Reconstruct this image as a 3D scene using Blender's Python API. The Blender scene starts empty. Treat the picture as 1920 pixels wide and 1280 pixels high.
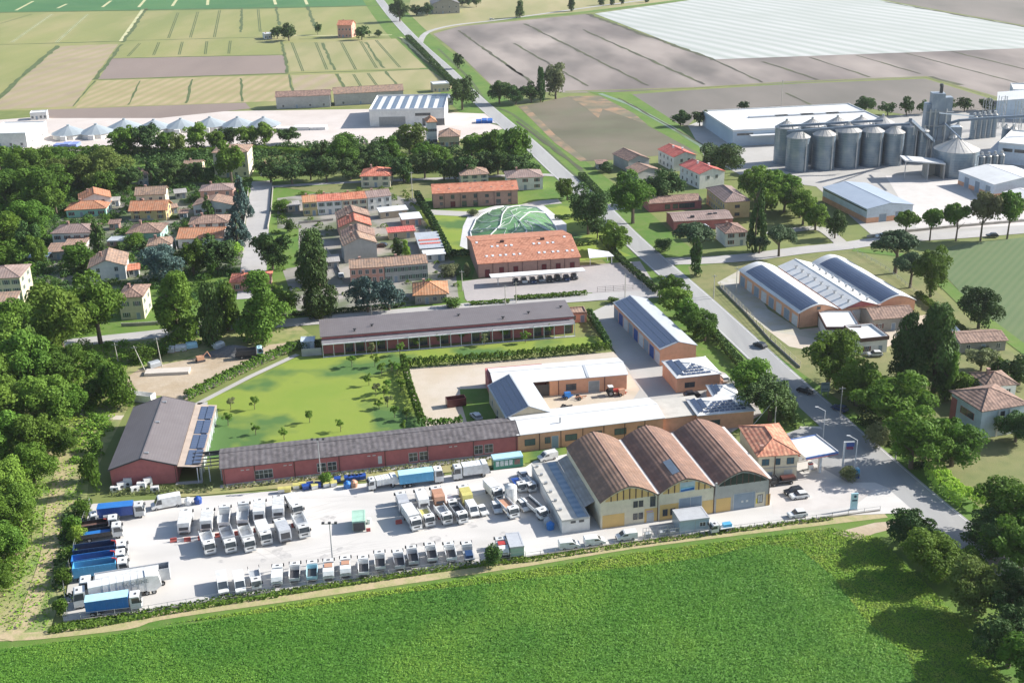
import bpy, bmesh, math, random
import numpy as np
from mathutils import Vector, Matrix
from mathutils.geometry import tessellate_polygon
random.seed(7)
RNG = np.random.default_rng(11)
S = bpy.context.scene
C = S.collection
rad = math.radians
HAZE = 0.000045

# ------------------------------------------------------------------ camera, sky, sun, exposure
FPX, PITCH, ROLL, CAMH = 2250.0, 0.38003527, -0.02312369, 130.0
_f = Vector((0, math.cos(PITCH), -math.sin(PITCH)))
_r0 = Vector((1, 0, 0)); _u0 = _r0.cross(_f)
_r = math.cos(ROLL) * _r0 + math.sin(ROLL) * _u0
_u = -math.sin(ROLL) * _r0 + math.cos(ROLL) * _u0
cam_d = bpy.data.cameras.new("camera"); cam = bpy.data.objects.new("camera", cam_d); C.objects.link(cam)
cam.matrix_world = Matrix((( _r.x, _u.x, -_f.x, 0), (_r.y, _u.y, -_f.y, 0), (_r.z, _u.z, -_f.z, CAMH), (0, 0, 0, 1)))
cam_d.sensor_width = 36; cam_d.lens = FPX / 1920 * 36
cam_d.clip_start = 1; cam_d.clip_end = 12000
S.camera = cam
SUN_AZ, SUN_EL = rad(14), rad(30)       # azimuth counted from +X towards +Y
w = bpy.data.worlds.new("World"); S.world = w; w.use_nodes = True
nt = w.node_tree
sky = nt.nodes.new("ShaderNodeTexSky"); sky.sky_type = 'NISHITA'; sky.sun_disc = False
sky.sun_elevation = SUN_EL; sky.sun_rotation = rad(90) - SUN_AZ
bg = nt.nodes["Background"]; bg.inputs[1].default_value = 0.105
nt.links.new(sky.outputs[0], bg.inputs[0])
sl = bpy.data.lights.new("sun", 'SUN'); sl.energy = 5.0; sl.angle = rad(0.5); sl.color = (1, 0.965, 0.90)
so = bpy.data.objects.new("sun", sl); C.objects.link(so)
so.rotation_euler = Vector((math.cos(SUN_AZ) * math.cos(SUN_EL), math.sin(SUN_AZ) * math.cos(SUN_EL), math.sin(SUN_EL))).to_track_quat('Z', 'Y').to_euler()
S.view_settings.view_transform = 'Standard'; S.view_settings.look = 'None'
S.view_settings.exposure = 0.92; S.view_settings.gamma = 1
S.cycles.max_bounces = 5; S.cycles.diffuse_bounces = 3; S.cycles.transparent_max_bounces = 6; S.cycles.volume_bounces = 0

# ------------------------------------------------------------------ helpers
def G(p, z=0.0):
    """ground point (metres) of a surveyed photo point, at height z"""
    d = _f * FPX + _r * (p[0] - 960) - _u * (p[1] - 640)
    t = (z - CAMH) / d.z
    return Vector((d.x * t, d.y * t, z))
def mpp(p):
    g = G(p); return math.sqrt(g.x ** 2 + g.y ** 2 + CAMH ** 2) / FPX
ORD = ['leftmost', 'second', 'third', 'fourth', 'fifth', 'sixth', 'seventh', 'eighth', 'ninth', 'tenth', 'eleventh', 'twelfth',
       'thirteenth', 'fourteenth', 'fifteenth', 'sixteenth', 'seventeenth', 'eighteenth', 'nineteenth', 'twentieth', 'twenty-first',
       'twenty-second', 'twenty-third', 'twenty-fourth', 'twenty-fifth', 'twenty-sixth', 'twenty-seventh', 'twenty-eighth',
       'twenty-ninth', 'thirtieth', 'thirty-first', 'thirty-second', 'thirty-third', 'thirty-fourth', 'thirty-fifth']

_mats = {}
def M(name, c1, c2=None, sc=0.3, rough=0.85, c3=None, sc3=3.0, amt3=0.4, stripe=None, bump=0.0, bsc=6.0, metal=0.0, rand=0.0,
      transl=0.0, stretch=None, spec=None, lo3=.45, hi3=.7):
    """procedural material: two colours mixed by a broad noise, a third by a fine one, optional stripes, bump, per-object variation"""
    if name in _mats: return _mats[name]
    m = bpy.data.materials.new(name); m.use_nodes = True; n = m.node_tree.nodes; L = m.node_tree.links
    b = n["Principled BSDF"]; b.inputs["Roughness"].default_value = rough; b.inputs["Metallic"].default_value = metal
    b.inputs["Specular IOR Level"].default_value = 0.3 if spec is None else spec
    tc = n.new("ShaderNodeTexCoord"); vec = tc.outputs["Object"]
    if stretch:
        mp = n.new("ShaderNodeMapping"); mp.inputs["Rotation"].default_value = (0, 0, stretch[0]); mp.inputs["Scale"].default_value = stretch[1]
        L.new(vec, mp.inputs[0]); svec = mp.outputs[0]
    else: svec = vec
    c2 = c2 or tuple(x * 0.85 for x in c1)
    def mix(fac, a, bcol, typ='MIX'):
        x = n.new("ShaderNodeMix"); x.data_type = 'RGBA'; x.blend_type = typ
        if hasattr(fac, 'links'): L.new(fac, x.inputs[0])
        else: x.inputs[0].default_value = fac
        for i, v in ((6, a), (7, bcol)):
            if hasattr(v, 'links'): L.new(v, x.inputs[i])
            else: x.inputs[i].default_value = (*v, 1)
        return x.outputs[2]
    def noise(s, det=4, v=None, lo=0.35, hi=0.65):
        t = n.new("ShaderNodeTexNoise"); t.inputs["Scale"].default_value = s; t.inputs["Detail"].default_value = det
        L.new(v or svec, t.inputs["Vector"])
        r = n.new("ShaderNodeMapRange"); r.inputs[1].default_value = lo; r.inputs[2].default_value = hi
        L.new(t.outputs["Fac"], r.inputs[0]); return r.outputs[0]
    col = mix(noise(sc), c1, c2)
    if c3:
        q = n.new("ShaderNodeMath"); q.operation = 'MULTIPLY'; q.inputs[1].default_value = amt3
        L.new(noise(sc3, 3, lo=lo3, hi=hi3), q.inputs[0]); col = mix(q.outputs[0], col, c3)
    hgt = None
    if stripe:                       # (axis angle, period m, colour, strength, sharpness)
        ang, per, scol, stg = stripe[:4]
        mp = n.new("ShaderNodeMapping"); mp.inputs["Rotation"].default_value = (0, stripe[5] if len(stripe) > 5 else 0, ang); L.new(vec, mp.inputs[0])
        wv = n.new("ShaderNodeTexWave"); wv.wave_type = 'BANDS'; wv.bands_direction = 'X'
        wv.inputs["Scale"].default_value = 0.314159 / per; wv.inputs["Distortion"].default_value = stripe[4] if len(stripe) > 4 else 0
        wv.inputs["Detail"].default_value = 2; wv.inputs["Detail Scale"].default_value = 0.4
        L.new(mp.outputs[0], wv.inputs["Vector"])
        q = n.new("ShaderNodeMath"); q.operation = 'MULTIPLY'; q.inputs[1].default_value = stg; L.new(wv.outputs["Fac"], q.inputs[0])
        col = mix(q.outputs[0], col, scol); hgt = wv.outputs["Fac"]
    if rand:
        oi = n.new("ShaderNodeObjectInfo"); hs = n.new("ShaderNodeHueSaturation")
        r1 = n.new("ShaderNodeMapRange"); r1.inputs[3].default_value = 1 - rand; r1.inputs[4].default_value = 1 + rand
        L.new(oi.outputs["Random"], r1.inputs[0]); L.new(r1.outputs[0], hs.inputs["Value"])
        r2 = n.new("ShaderNodeMapRange"); r2.inputs[3].default_value = 0.5 - rand * .06; r2.inputs[4].default_value = 0.5 + rand * .06
        ml = n.new("ShaderNodeMath"); ml.operation = 'FRACT'; m2 = n.new("ShaderNodeMath"); m2.operation = 'MULTIPLY'; m2.inputs[1].default_value = 7.31
        L.new(oi.outputs["Random"], m2.inputs[0]); L.new(m2.outputs[0], ml.inputs[0]); L.new(ml.outputs[0], r2.inputs[0]); L.new(r2.outputs[0], hs.inputs["Hue"])
        L.new(col, hs.inputs["Color"]); col = hs.outputs[0]
    L.new(col, b.inputs["Base Color"])
    if bump:
        bp = n.new("ShaderNodeBump"); bp.inputs["Strength"].default_value = bump; bp.inputs["Distance"].default_value = 0.15
        t = n.new("ShaderNodeTexNoise"); t.inputs["Scale"].default_value = bsc; t.inputs["Detail"].default_value = 3; L.new(svec, t.inputs["Vector"])
        if hgt is not None:
            ad = n.new("ShaderNodeMath"); ad.operation = 'ADD'; L.new(t.outputs["Fac"], ad.inputs[0]); L.new(hgt, ad.inputs[1]); L.new(ad.outputs[0], bp.inputs["Height"])
        else: L.new(t.outputs["Fac"], bp.inputs["Height"])
        L.new(bp.outputs[0], b.inputs["Normal"])
    if transl:
        tr = n.new("ShaderNodeBsdfTranslucent"); L.new(col, tr.inputs[0]); ms = n.new("ShaderNodeMixShader"); ms.inputs[0].default_value = transl
        L.new(b.outputs[0], ms.inputs[1]); L.new(tr.outputs[0], ms.inputs[2]); L.new(ms.outputs[0], n["Material Output"].inputs[0])
    _mats[name] = m; return m

class MB:
    def __init__(s): s.v = []; s.f = []; s.mi = []
    def add(s, vs, fs, mi=0):
        k = len(s.v); s.v += [tuple(v) for v in vs]; s.f += [tuple(i + k for i in f) for f in fs]; s.mi += [mi] * len(fs); return s
    def box(s, x0, x1, y0, y1, z0, z1, mi=0):
        return s.add([(x0, y0, z0), (x1, y0, z0), (x1, y1, z0), (x0, y1, z0), (x0, y0, z1), (x1, y0, z1), (x1, y1, z1), (x0, y1, z1)],
                     [(0, 3, 2, 1), (4, 5, 6, 7), (0, 1, 5, 4), (1, 2, 6, 5), (2, 3, 7, 6), (3, 0, 4, 7)], mi)
    def prism(s, prof, a, b, axis='y', mi=0):
        """convex profile (list of 2-D points: other axis, z) swept along axis from a to b"""
        n = len(prof)
        P = (lambda p, t: (p[0], t, p[1])) if axis == 'y' else (lambda p, t: (t, p[0], p[1]))
        s.add([P(p, a) for p in prof] + [P(p, b) for p in prof],
              [tuple(range(n - 1, -1, -1)), tuple(range(n, 2 * n))] + [(i, (i + 1) % n, n + (i + 1) % n, n + i) for i in range(n)], mi); return s
    def cyl(s, x, y, z0, z1, r0, r1=None, n=10, mi=0, axis='z'):
        r1 = r0 if r1 is None else r1
        vs = []
        for z, r in ((z0, r0), (z1, r1)):
            for i in range(n):
                a = 2 * math.pi * i / n; c, d = r * math.cos(a), r * math.sin(a)
                vs.append((x + c, y + d, z) if axis == 'z' else ((x + c, z, y + d) if axis == 'y' else (z, x + c, y + d)))
        return s.add(vs, [tuple(range(n - 1, -1, -1)), tuple(range(n, 2 * n))] + [(i, (i + 1) % n, n + (i + 1) % n, n + i) for i in range(n)], mi)
    def tube(s, p, q, r, r1=None, n=6, mi=0):
        p, q = Vector(p), Vector(q); d = (q - p).normalized(); a = d.orthogonal().normalized(); b = d.cross(a); r1 = r if r1 is None else r1
        vs = [p + (a * math.cos(t) + b * math.sin(t)) * r for t in [2 * math.pi * i / n for i in range(n)]]
        vs += [q + (a * math.cos(t) + b * math.sin(t)) * r1 for t in [2 * math.pi * i / n for i in range(n)]]
        return s.add(vs, [tuple(range(n - 1, -1, -1)), tuple(range(n, 2 * n))] + [(i, (i + 1) % n, n + (i + 1) % n, n + i) for i in range(n)], mi)
    def mesh(s, name, mat, smooth=False):
        me = bpy.data.meshes.new(name); me.from_pydata(s.v, [], s.f)
        for m in (mat if isinstance(mat, (list, tuple)) else [mat]): me.materials.append(m)
        if any(s.mi): me.polygons.foreach_set("material_index", s.mi)
        bm = bmesh.new(); bm.from_mesh(me); bmesh.ops.recalc_face_normals(bm, faces=bm.faces); bm.to_mesh(me); bm.free()
        if smooth: me.polygons.foreach_set("use_smooth", [True] * len(me.polygons))
        me.update(); return me
    def build(s, name, mat, parent=None, loc=None, rot=None, smooth=False):
        return link(name, s.mesh(name, mat, smooth), parent, loc, rot)
def link(name, me, parent=None, loc=None, rot=None):
    o = bpy.data.objects.new(name, me); C.objects.link(o)
    if parent: o.parent = parent
    if loc is not None: o.location = loc
    if rot is not None: o.rotation_euler = (0, 0, rot)
    return o
def tag(o, label, cat, group=None, kind=None):
    if label: o['label'] = label
    if cat: o['category'] = cat
    if group: o['group'] = group
    if kind: o['kind'] = kind
    return o
def thing(name, label, cat, loc=(0, 0, 0), rot=0, group=None):
    o = bpy.data.objects.new(name, None); C.objects.link(o); o.location = loc; o.rotation_euler = (0, 0, rot); o.empty_display_size = .5
    return tag(o, label, cat, group)
_ch = {}
def copy_tree(o, parent=None):
    c = o.copy(); C.objects.link(c); c.parent = parent
    for ch in list(o.children): copy_tree(ch, c)
    return c
def struct(name, mb, mat, **k):
    o = mb.build(name, mat, **k); o['kind'] = 'structure'; return o

# ------------------------------------------------------------------ ground and fields
def patch(name, px, z, mat, kind='structure'):
    pts = [G(p) for p in px]; vs = [(p.x, p.y, z) for p in pts]
    tri = tessellate_polygon([[Vector(v) for v in vs]])
    me = bpy.data.meshes.new(name); me.from_pydata(vs, [], [tuple(t) for t in tri]); me.materials.append(mat)
    bm = bmesh.new(); bm.from_mesh(me)
    for f in bm.faces:
        if f.normal.z < 0: f.normal_flip()
    bm.to_mesh(me); bm.free()
    o = link(name, me); o['kind'] = kind; return o
def strip_mb(px, width, z, mb=None, world=False):
    mb = mb or MB()
    P = [Vector(p) for p in px] if world else [G(p) for p in px]
    n = len(P); L = []
    for i in range(n):
        d = (P[min(i + 1, n - 1)] - P[max(i - 1, 0)]); d.z = 0; d.normalize(); s = Vector((-d.y, d.x, 0))
        wd = width[i] if isinstance(width, (list, tuple)) else width
        L += [(P[i] + s * wd / 2), (P[i] - s * wd / 2)]
    mb.add([(p.x, p.y, z) for p in L], [(2 * i + 1, 2 * i + 3, 2 * i + 2, 2 * i) for i in range(n - 1)]); return mb
def wob(a, b, wd, z, mb):
    A, B = G(a), G(b); L = (B - A).length; n = max(3, int(L / 9)); d = (B - A).normalized(); sd = Vector((-d.y, d.x, 0)); pts = [A.lerp(B, i / n) + sd * random.uniform(-.28, .28) * wd for i in range(n + 1)]
    strip_mb(pts, [wd * random.uniform(.55, 1.25) for _ in pts], z, mb, True)
def smooth_px(px, k=4):
    out = []
    for i in range(len(px) - 1):
        p0, p1, p2, p3 = px[max(i - 1, 0)], px[i], px[i + 1], px[min(i + 2, len(px) - 1)]
        for j in range(k):
            t = j / k
            out.append(tuple(0.5 * (2 * p1[a] + (p2[a] - p0[a]) * t + (2 * p0[a] - 5 * p1[a] + 4 * p2[a] - p3[a]) * t * t + (3 * p1[a] - p0[a] - 3 * p2[a] + p3[a]) * t ** 3) for a in (0, 1)))
    return out + [px[-1]]
GR = -rad(90) + rad(10.66)   # depth direction of the building grid

m_ground = M("meadow", (.13, .17, .045), (.20, .21, .07), .02, c3=(.09, .13, .035), sc3=.15, bump=.3)
ground = MB().add([(-4000, -600, 0), (4000, -600, 0), (4000, 6000, 0), (-4000, 6000, 0)], [(0, 1, 2, 3)]).build("ground", m_ground); ground['kind'] = 'structure'

m_green_far = M("far_crop", (.045, .135, .045), (.06, .16, .05), .01, c3=(.09, .18, .06), sc3=.03)
m_wheat = M("wheat", (.25, .25, .09), (.175, .20, .065), .012, c3=(.30, .265, .12), sc3=.03, amt3=.8, stretch=(.15, (1, .25, 1)))
m_wheat2 = M("pale_wheat", (.33, .285, .15), (.24, .23, .10), .02, c3=(.20, .22, .08), sc3=.04, amt3=.5, stretch=(-.35, (1, .25, 1)))
m_plot = M("dry_plot", (.35, .27, .185), (.28, .22, .15), .02, stripe=(rad(12), 13, (.28, .255, .12), .7, 1.5), c3=(.38, .30, .2), sc3=.06)
m_plot2 = M("bare_plot", (.25, .195, .165), (.19, .15, .13), .012, c3=(.24, .19, .16), sc3=.05, stretch=(.1, (1, .3, 1)))
m_tan = M("tan_plot", (.37, .285, .17), (.30, .24, .13), .03, stripe=(rad(8), 8, (.25, .24, .10), .75, 1.2), c3=(.42, .33, .21), sc3=.04)
m_plough = M("ploughed_soil", (.135, .112, .103), (.34, .29, .255), .012, c3=(.10, .088, .08), sc3=.022, amt3=.9, stretch=(.5, (1, .35, 1)), bump=.2)
m_plough2 = M("dark_ploughed_soil", (.13, .118, .10), (.22, .19, .165), .010, c3=(.10, .095, .078), sc3=.03, stretch=(.4, (1, .4, 1)))
m_soil3 = M("reddish_soil", (.105, .10, .062), (.165, .14, .10), .02, c3=(.13, .145, .08), sc3=.05)
m_orange = M("orange_weeds", (.33, .20, .12), (.17, .155, .10), .05, c3=(.15, .135, .09), sc3=.12, amt3=1, lo3=.42, hi3=.6)
m_film = M("crop_film", (.40, .405, .385), (.47, .47, .45), .005, rough=.8, stripe=(rad(-24.0), 15, (.31, .335, .30), .95, 3.0), c3=(.33, .35, .315), sc3=.008, amt3=.7, spec=.6)
m_grass = M("verge_grass", (.075, .16, .02), (.12, .19, .03), .05, c3=(.16, .18, .065), sc3=.4, bump=.4)
m_grass2 = M("dry_grass", (.155, .175, .06), (.21, .20, .085), .06, c3=(.09, .13, .04), sc3=.3, bump=.4)
m_lawn = M("lawn", (.18, .25, .035), (.23, .27, .045), .05, c3=(.055, .13, .035), sc3=.05, amt3=.9, lo3=.50, hi3=.60, bump=.3)
m_rgreen = M("young_crop", (.10, .145, .06), (.085, .135, .052), .02, stripe=(.62, 2.4, (.14, .17, .08), .45, .6), c3=(.12, .165, .065), sc3=.1)
m_ditch = M("ditch_growth", (.07, .10, .035), (.10, .13, .05), .1)
m_line = M("field_track", (.50, .47, .28), (.40, .40, .20), .05)
m_asph = M("asphalt", (.29, .287, .282), (.345, .34, .33), .05, c3=(.235, .233, .235), sc3=.4, stretch=(rad(-35), (1, .1, 1)), bump=.1)
m_asph2 = M("old_asphalt", (.42, .40, .385), (.36, .345, .33), .05, c3=(.31, .30, .29), sc3=.3)
m_conc = M("yard_concrete", (.60, .575, .545), (.49, .465, .435), .04, c3=(.38, .36, .335), sc3=.10, amt3=.6, stretch=(rad(-10), (.35, 1, 1)), bump=.05)
m_conc2 = M("pale_paving", (.42, .40, .375), (.36, .345, .32), .06, c3=(.36, .34, .31), sc3=.3)
m_dirt = M("bare_dirt", (.42, .34, .25), (.36, .28, .19), .08, c3=(.50, .43, .34), sc3=.3, bump=.5, bsc=1)
m_gravel = M("gravel_yard", (.50, .44, .37), (.46, .38, .29), .06, c3=(.40, .34, .24), sc3=.25, bump=.3, bsc=2)
m_brick_pave = M("brick_paving", (.37, .335, .32), (.32, .295, .285), .1, c3=(.42, .375, .35), sc3=1.0)
m_trk = M("dirt_track", (.42, .33, .20), (.34, .30, .15), .1, c3=(.24, .27, .09), sc3=.5, amt3=.8, bump=.4, bsc=2)
m_white = M("white_marking", (.75, .75, .73), (.6, .6, .58), 1)

patch("green_field", [(-300, -60), (722, -60), (716, 11), (470, 17), (0, 24), (-300, 29)], .05, m_green_far)
patch("wheat_field", [(-300, 29), (0, 25), (470, 18), (712, 12), (760, 50), (880, 175), (800, 195), (515, 206), (0, 208), (-300, 212)], .04, m_wheat)
patch("dry_field", [(112, 87), (222, 83), (136, 200), (0, 206), (-60, 208), (-60, 250), (0, 184)], .08, m_plot)
patch("bare_field", [(211, 110), (532, 104), (540, 137), (184, 149)], .08, m_plot2)
patch("dry_field", [(182, 152), (540, 141), (550, 183), (520, 190), (142, 203)], .08, m_tan)
patch("dry_field", [(546, 142), (627, 139), (643, 168), (553, 178)], .08, m_plot)
patch("pale_field", [(634, 139), (803, 130), (858, 167), (648, 172)], .08, m_wheat2)
patch("pale_field", [(532, 82), (742, 73), (800, 128), (545, 134)], .08, m_wheat2)
patch("grass_bank", [(60, 207), (460, 193), (470, 204), (300, 222), (60, 222)], .09, m_plot2)
dm = MB()
for a, b, wd in [((276, 16), (231, 80), 3.5), ((453, 16), (452, 61), 2.6), ((518, 13), (523, 48), 3), ((577, 13), (592, 53), 3), ((0, 84), (231, 78), 2.4),
                 ((236, 77), (500, 70), 1.8), ((560, 74), (745, 70), 2), ((0, 24), (715, 11), 4), ((210, 110), (532, 103), 2.2), ((183, 150), (540, 138), 2.4),
                 ((540, 138), (803, 130), 2.2), ((108, 86), (-40, 217), 4), ((228, 84), (178, 150), 3), ((528, 77), (540, 137), 2.2), ((605, 81), (627, 132), 2.2),
                 ((686, 80), (719, 128), 2.2), ((263, 152), (241, 197), 1.2), ((360, 149), (349, 194), 1.6), ((452, 147), (454, 191), 1.8), ((541, 140), (550, 178), 1.6),
                 ((632, 139), (648, 170), 2.0), ((723, 134), (748, 165), 2.0), ((745, 70), (862, 170), 2.2), ((178, 152), (136, 200), 1.2)]:
    wob(a, b, wd, .12, dm)
struct("drainage_ditches", dm, m_ditch)
tm = MB()
for a, b in [((98, 27), (22, 80)), ((165, 27), (106, 80)), ((334, 24), (316, 72)), ((371, 23), (357, 71)), ((412, 20), (402, 70)), ((484, 18), (488, 60)),
             ((262, 82), (240, 106)), ((298, 80), (288, 104)), ((342, 79), (336, 103)), ((388, 78), (385, 102)), ((432, 77), (429, 101)), ((547, 80), (568, 134)),
             ((592, 80), (613, 131)), ((640, 80), (667, 131)), ((676, 78), (706, 128)), ((705, 76), (750, 127)), ((663, 140), (680, 168)), ((690, 138), (711, 167)), ((60, 27), (0, 45))]:
    for s in (-1, 1):
        strip_mb([(a[0] + s * 1.6, a[1]), (b[0] + s * 1.6, b[1])], .7, .11, tm)
struct("tractor_tracks", tm, m_ditch)
tm = MB()
for a, b in [((98, 27), (22, 80)), ((268, 18), (226, 78)), ((165, 27), (106, 80)), ((497, 68), (735, 66)), ((750, 70), (866, 170)), ((62, 3), (30, 20)), ((125, 8), (108, 16)), ((208, 2), (192, 14)), ((272, 0), (260, 14)), ((331, 0), (323, 12)), ((390, 0), (389, 10)), ((514, 0), (517, 9)), ((572, 0), (576, 9))]:
    strip_mb([a, b], 3.0, .10, tm)
struct("farm_path", tm, m_line)
# right hand fields
patch("ploughed_field", [(812, 64), (862, 50), (1098, 27), (1335, 112), (1990, 88), (1990, 205), (1875, 187), (1735, 145), (1500, 155), (1130, 174), (1060, 174), (930, 168), (872, 112)], .05, m_plough)
patch("covered_field", [(1115, 26), (1300, 0), (1360, -16), (1600, -14), (1645, 0), (1920, 50), (2060, 74), (2060, 86), (1338, 112)], .09, m_film)
patch("grey_field", [(1655, 0), (1620, -40), (2300, -40), (2300, 112), (2060, 74), (1925, 49)], .05, m_plough2)
patch("dry_grassland", [(770, 0), (760, -40), (1330, -40), (1350, -14), (1290, 0), (1100, 22), (930, 36), (800, 62), (762, 30)], .05, m_wheat2)
patch("dark_field", [(1150, 180), (1300, 169), (1500, 157), (1735, 148), (1872, 190), (1862, 206), (1700, 216), (1610, 200), (1310, 214), (1290, 236), (1243, 232)], .06, m_plough2)
patch("fallow_field", [(975, 200), (1062, 182), (1122, 180), (1318, 286), (1235, 292), (1150, 300), (1092, 303)], .06, m_soil3)
patch("weedy_edge", [(972, 200), (985, 197), (1010, 222), (1040, 252), (1085, 288), (1100, 300), (1088, 303), (1040, 268)], .09, m_orange)
patch("weedy_edge", [(1065, 181), (1125, 180), (1190, 214), (1215, 235), (1180, 222), (1130, 205), (1122, 222), (1095, 200)], .09, m_orange)
dm = MB()
for a, b, wd in [((984, 45), (1215, 161), 2.4), ((1093, 56), (1321, 159), 2.4), ((964, 82), (1103, 162), 2.0), ((950, 122), (1000, 156), 1.8), ((1101, 27), (1340, 113), 4.5), ((1340, 113), (1430, 155), 2.0),
                 ((860, 58), (980, 143), 2.2), ((1430, 116), (1534, 150), 2.2), ((1518, 108), (1632, 145), 1.8), ((1606, 104), (1725, 139), 1.6), ((1699, 100), (1920, 159), 1.6),
                 ((1784, 97), (1930, 132), 2.2), ((1473, 175), (1530, 201), 1.6), ((1660, 4), (2060, 76), 4), ((1742, 144), (1800, 160), 4), ((968, 228), (1090, 318), 1.8), ((1160, 184), (1325, 276), 1.6)]:
    wob(a, b, wd, .13, dm)
struct("drainage_ditches", dm, M('dark_ditch', (.065, .06, .045), (.09, .10, .045), .05))
patch("green_strip", [(1100, 172), (1180, 174), (1350, 282), (1330, 298), (1215, 236), (1130, 182)], .07, m_grass)
cm = MB(); strip_mb([(1125, 176), (1180, 196), (1260, 240), (1345, 292)], 3.0, .10, cm); struct("canal", cm, M("canal_water", (.17, .22, .12), (.14, .19, .10), .1, rough=.3))
gm = MB(); strip_mb([(1060, 172), (1130, 170), (1300, 165), (1500, 153), (1735, 144), (1875, 185), (1940, 200)], 3.0, .10, gm); struct("grass_strip", gm, m_grass2)
gm = MB(); strip_mb([(935, 38), (1100, 23), (1300, -2)], 9.0, .10, gm); struct("grass_strip", gm, m_grass)

# verges along the main road
ROAD = [(690, -30), (710, -2), (742, 38), (786, 84), (838, 131), (885, 178), (935, 222), (990, 268), (1052, 326), (1124, 388), (1172, 437), (1226, 487), (1282, 536), (1328, 577), (1392, 636), (1455, 695), (1513, 747), (1572, 800), (1632, 853), (1692, 906), (1765, 968), (1830, 1020), (1920, 1086), (2040, 1180)]
gm = MB(); strip_mb(smooth_px(ROAD), 34, .055, gm); struct("road_verge", gm, m_grass)
gm = MB(); strip_mb(smooth_px(ROAD), 8.6, .172, gm); struct("road", gm, m_asph)
for s in (-1, 1):
    P = [G(p) for p in smooth_px(ROAD)]; Q = []
    for i, p in enumerate(P):
        d = P[min(i + 1, len(P) - 1)] - P[max(i - 1, 0)]; d.normalize(); Q.append(p + Vector((-d.y, d.x, 0)) * s * 3.75)
    cut = [k for k, p in enumerate(smooth_px(ROAD)) if s > 0 or not (1455 < p[0] < 1780)]
    for seg in ([q for q in cut if q < 66], [q for q in cut if q >= 66]):
        if len(seg) > 1: gm = MB(); strip_mb([Q[k] for k in seg], .13, .178, gm, True); struct("road_edge_line", gm, m_white)
def road(px, wd, mat=m_asph2, z=.14, name="road"):
    gm = MB(); strip_mb(smooth_px(px), wd, z, gm); return struct(name, gm, mat)
# ditch beside the road
gm = MB()
strip_mb(smooth_px([(905, 228), (950, 240), (1010, 272), (1062, 318), (1095, 340)]), 2.2, .12, gm)
P = [(822, 92), (880, 148), (915, 195), (960, 214), (1030, 268), (1095, 325)]
strip_mb(smooth_px(P), 2.0, .12, gm); struct("roadside_ditch", gm, m_ditch)
road([(786, 84), (800, 62), (850, 48), (935, 38), (1100, 15), (1250, -5)], 5, z=.13, name="side_road")
road([(-60, 672), (60, 652), (280, 628), (425, 612), (549, 605), (746, 587), (980, 567), (1119, 557), (1250, 551), (1300, 552)], 7.0, name="village_road")
road([(1232, 492), (1265, 490), (1330, 488), (1410, 482), (1500, 470), (1580, 462), (1650, 452), (1720, 446), (1800, 441), (1990, 426)], 8.0, name="side_road")
road([(492, 340), (487, 370), (481, 440), (475, 510), (470, 560)], 9.0, name="village_street")
road([(485, 352), (600, 345), (700, 340), (860, 334), (1010, 328), (1060, 333)], 4, z=.13, name="village_lane")
road([(1050, 378), (1010, 382), (960, 394), (905, 402), (800, 398)], 7, m_conc2, .13, "park_path")
road([(1165, 384), (1150, 389), (1118, 388)], 9, m_asph2, .13, "side_road")
road([(1580, 462), (1570, 450), (1540, 430), (1500, 430), (1440, 440)], 5, m_conc2, .145, "driveway")
# plots between buildings
patch("village_gardens", [(80, 350), (470, 330), (640, 350), (1010, 340), (1060, 380), (900, 480), (860, 590), (540, 606), (200, 640), (-60, 660), (-60, 480)], .045, m_grass)
patch("courtyard", [(180, 345), (320, 340), (455, 345), (460, 500), (300, 520), (260, 560), (60, 530), (60, 460)], .06, M("court_gravel", (.24, .22, .19), (.08, .115, .04), .09, c3=(.055, .09, .03), sc3=.1, amt3=1))
patch("courtyard", [(520, 372), (770, 340), (800, 400), (850, 470), (860, 560), (660, 590), (560, 590), (520, 480)], .065, M("court_paving", (.32, .29, .26), (.24, .225, .20), .05, c3=(.09, .12, .045), sc3=.08, amt3=1))
patch("park_lawn", [(770, 380), (805, 396), (905, 392), (870, 450), (880, 480), (845, 490), (815, 440)], .07, m_lawn)
patch("park_lawn", [(1015, 388), (1100, 380), (1160, 470), (1185, 480), (1060, 492), (1035, 440)], .07, m_lawn)
patch("plaza", [(880, 400), (930, 386), (1020, 386), (1062, 420), (1064, 470), (900, 478), (862, 462), (868, 425)], .10, M("plaza_paving", (.55, .54, .52), (.48, .47, .46), .1))
patch("park_lawn", [(1072, 432), (1118, 430), (1158, 484), (1100, 488)], .11, m_lawn)
patch("car_park", [(866, 528), (1090, 498), (1200, 490), (1232, 540), (1226, 549), (880, 570), (872, 560)], .10, m_brick_pave)
patch("car_park_verge", [(760, 590), (860, 560), (880, 566), (1110, 549), (1115, 556), (880, 576), (860, 580)], .12, m_grass)
patch("silo_yard", [(1290, 236), (1310, 228), (1700, 216), (1990, 196), (1990, 420), (1700, 446), (1640, 446), (1530, 350), (1395, 332), (1320, 292)], .08, m_conc2)
patch("light_yard", [(1660, 330), (1800, 330), (1830, 372), (1990, 380), (1990, 420), (1720, 432), (1700, 395)], .11, M("light_paving", (.56, .52, .49), (.50, .47, .44), .05, c3=(.44, .41, .38), sc3=.3))
patch("young_crop_field", [(1745, 472), (1800, 458), (1990, 438), (1990, 700), (1920, 648), (1830, 580), (1775, 520)], .07, m_rgreen)
gm = MB(); strip_mb([(1990, 702), (1920, 655), (1820, 580), (1760, 522), (1700, 480), (1600, 468)], 4.5, .10, gm); struct("grass_bank", gm, m_grass)
patch("barn_meadow", [(1290, 500), (1430, 488), (1600, 470), (1700, 500), (1850, 625), (1990, 730), (1990, 1000), (1850, 960), (1560, 740), (1420, 640), (1300, 540)], .065, m_grass2)
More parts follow.
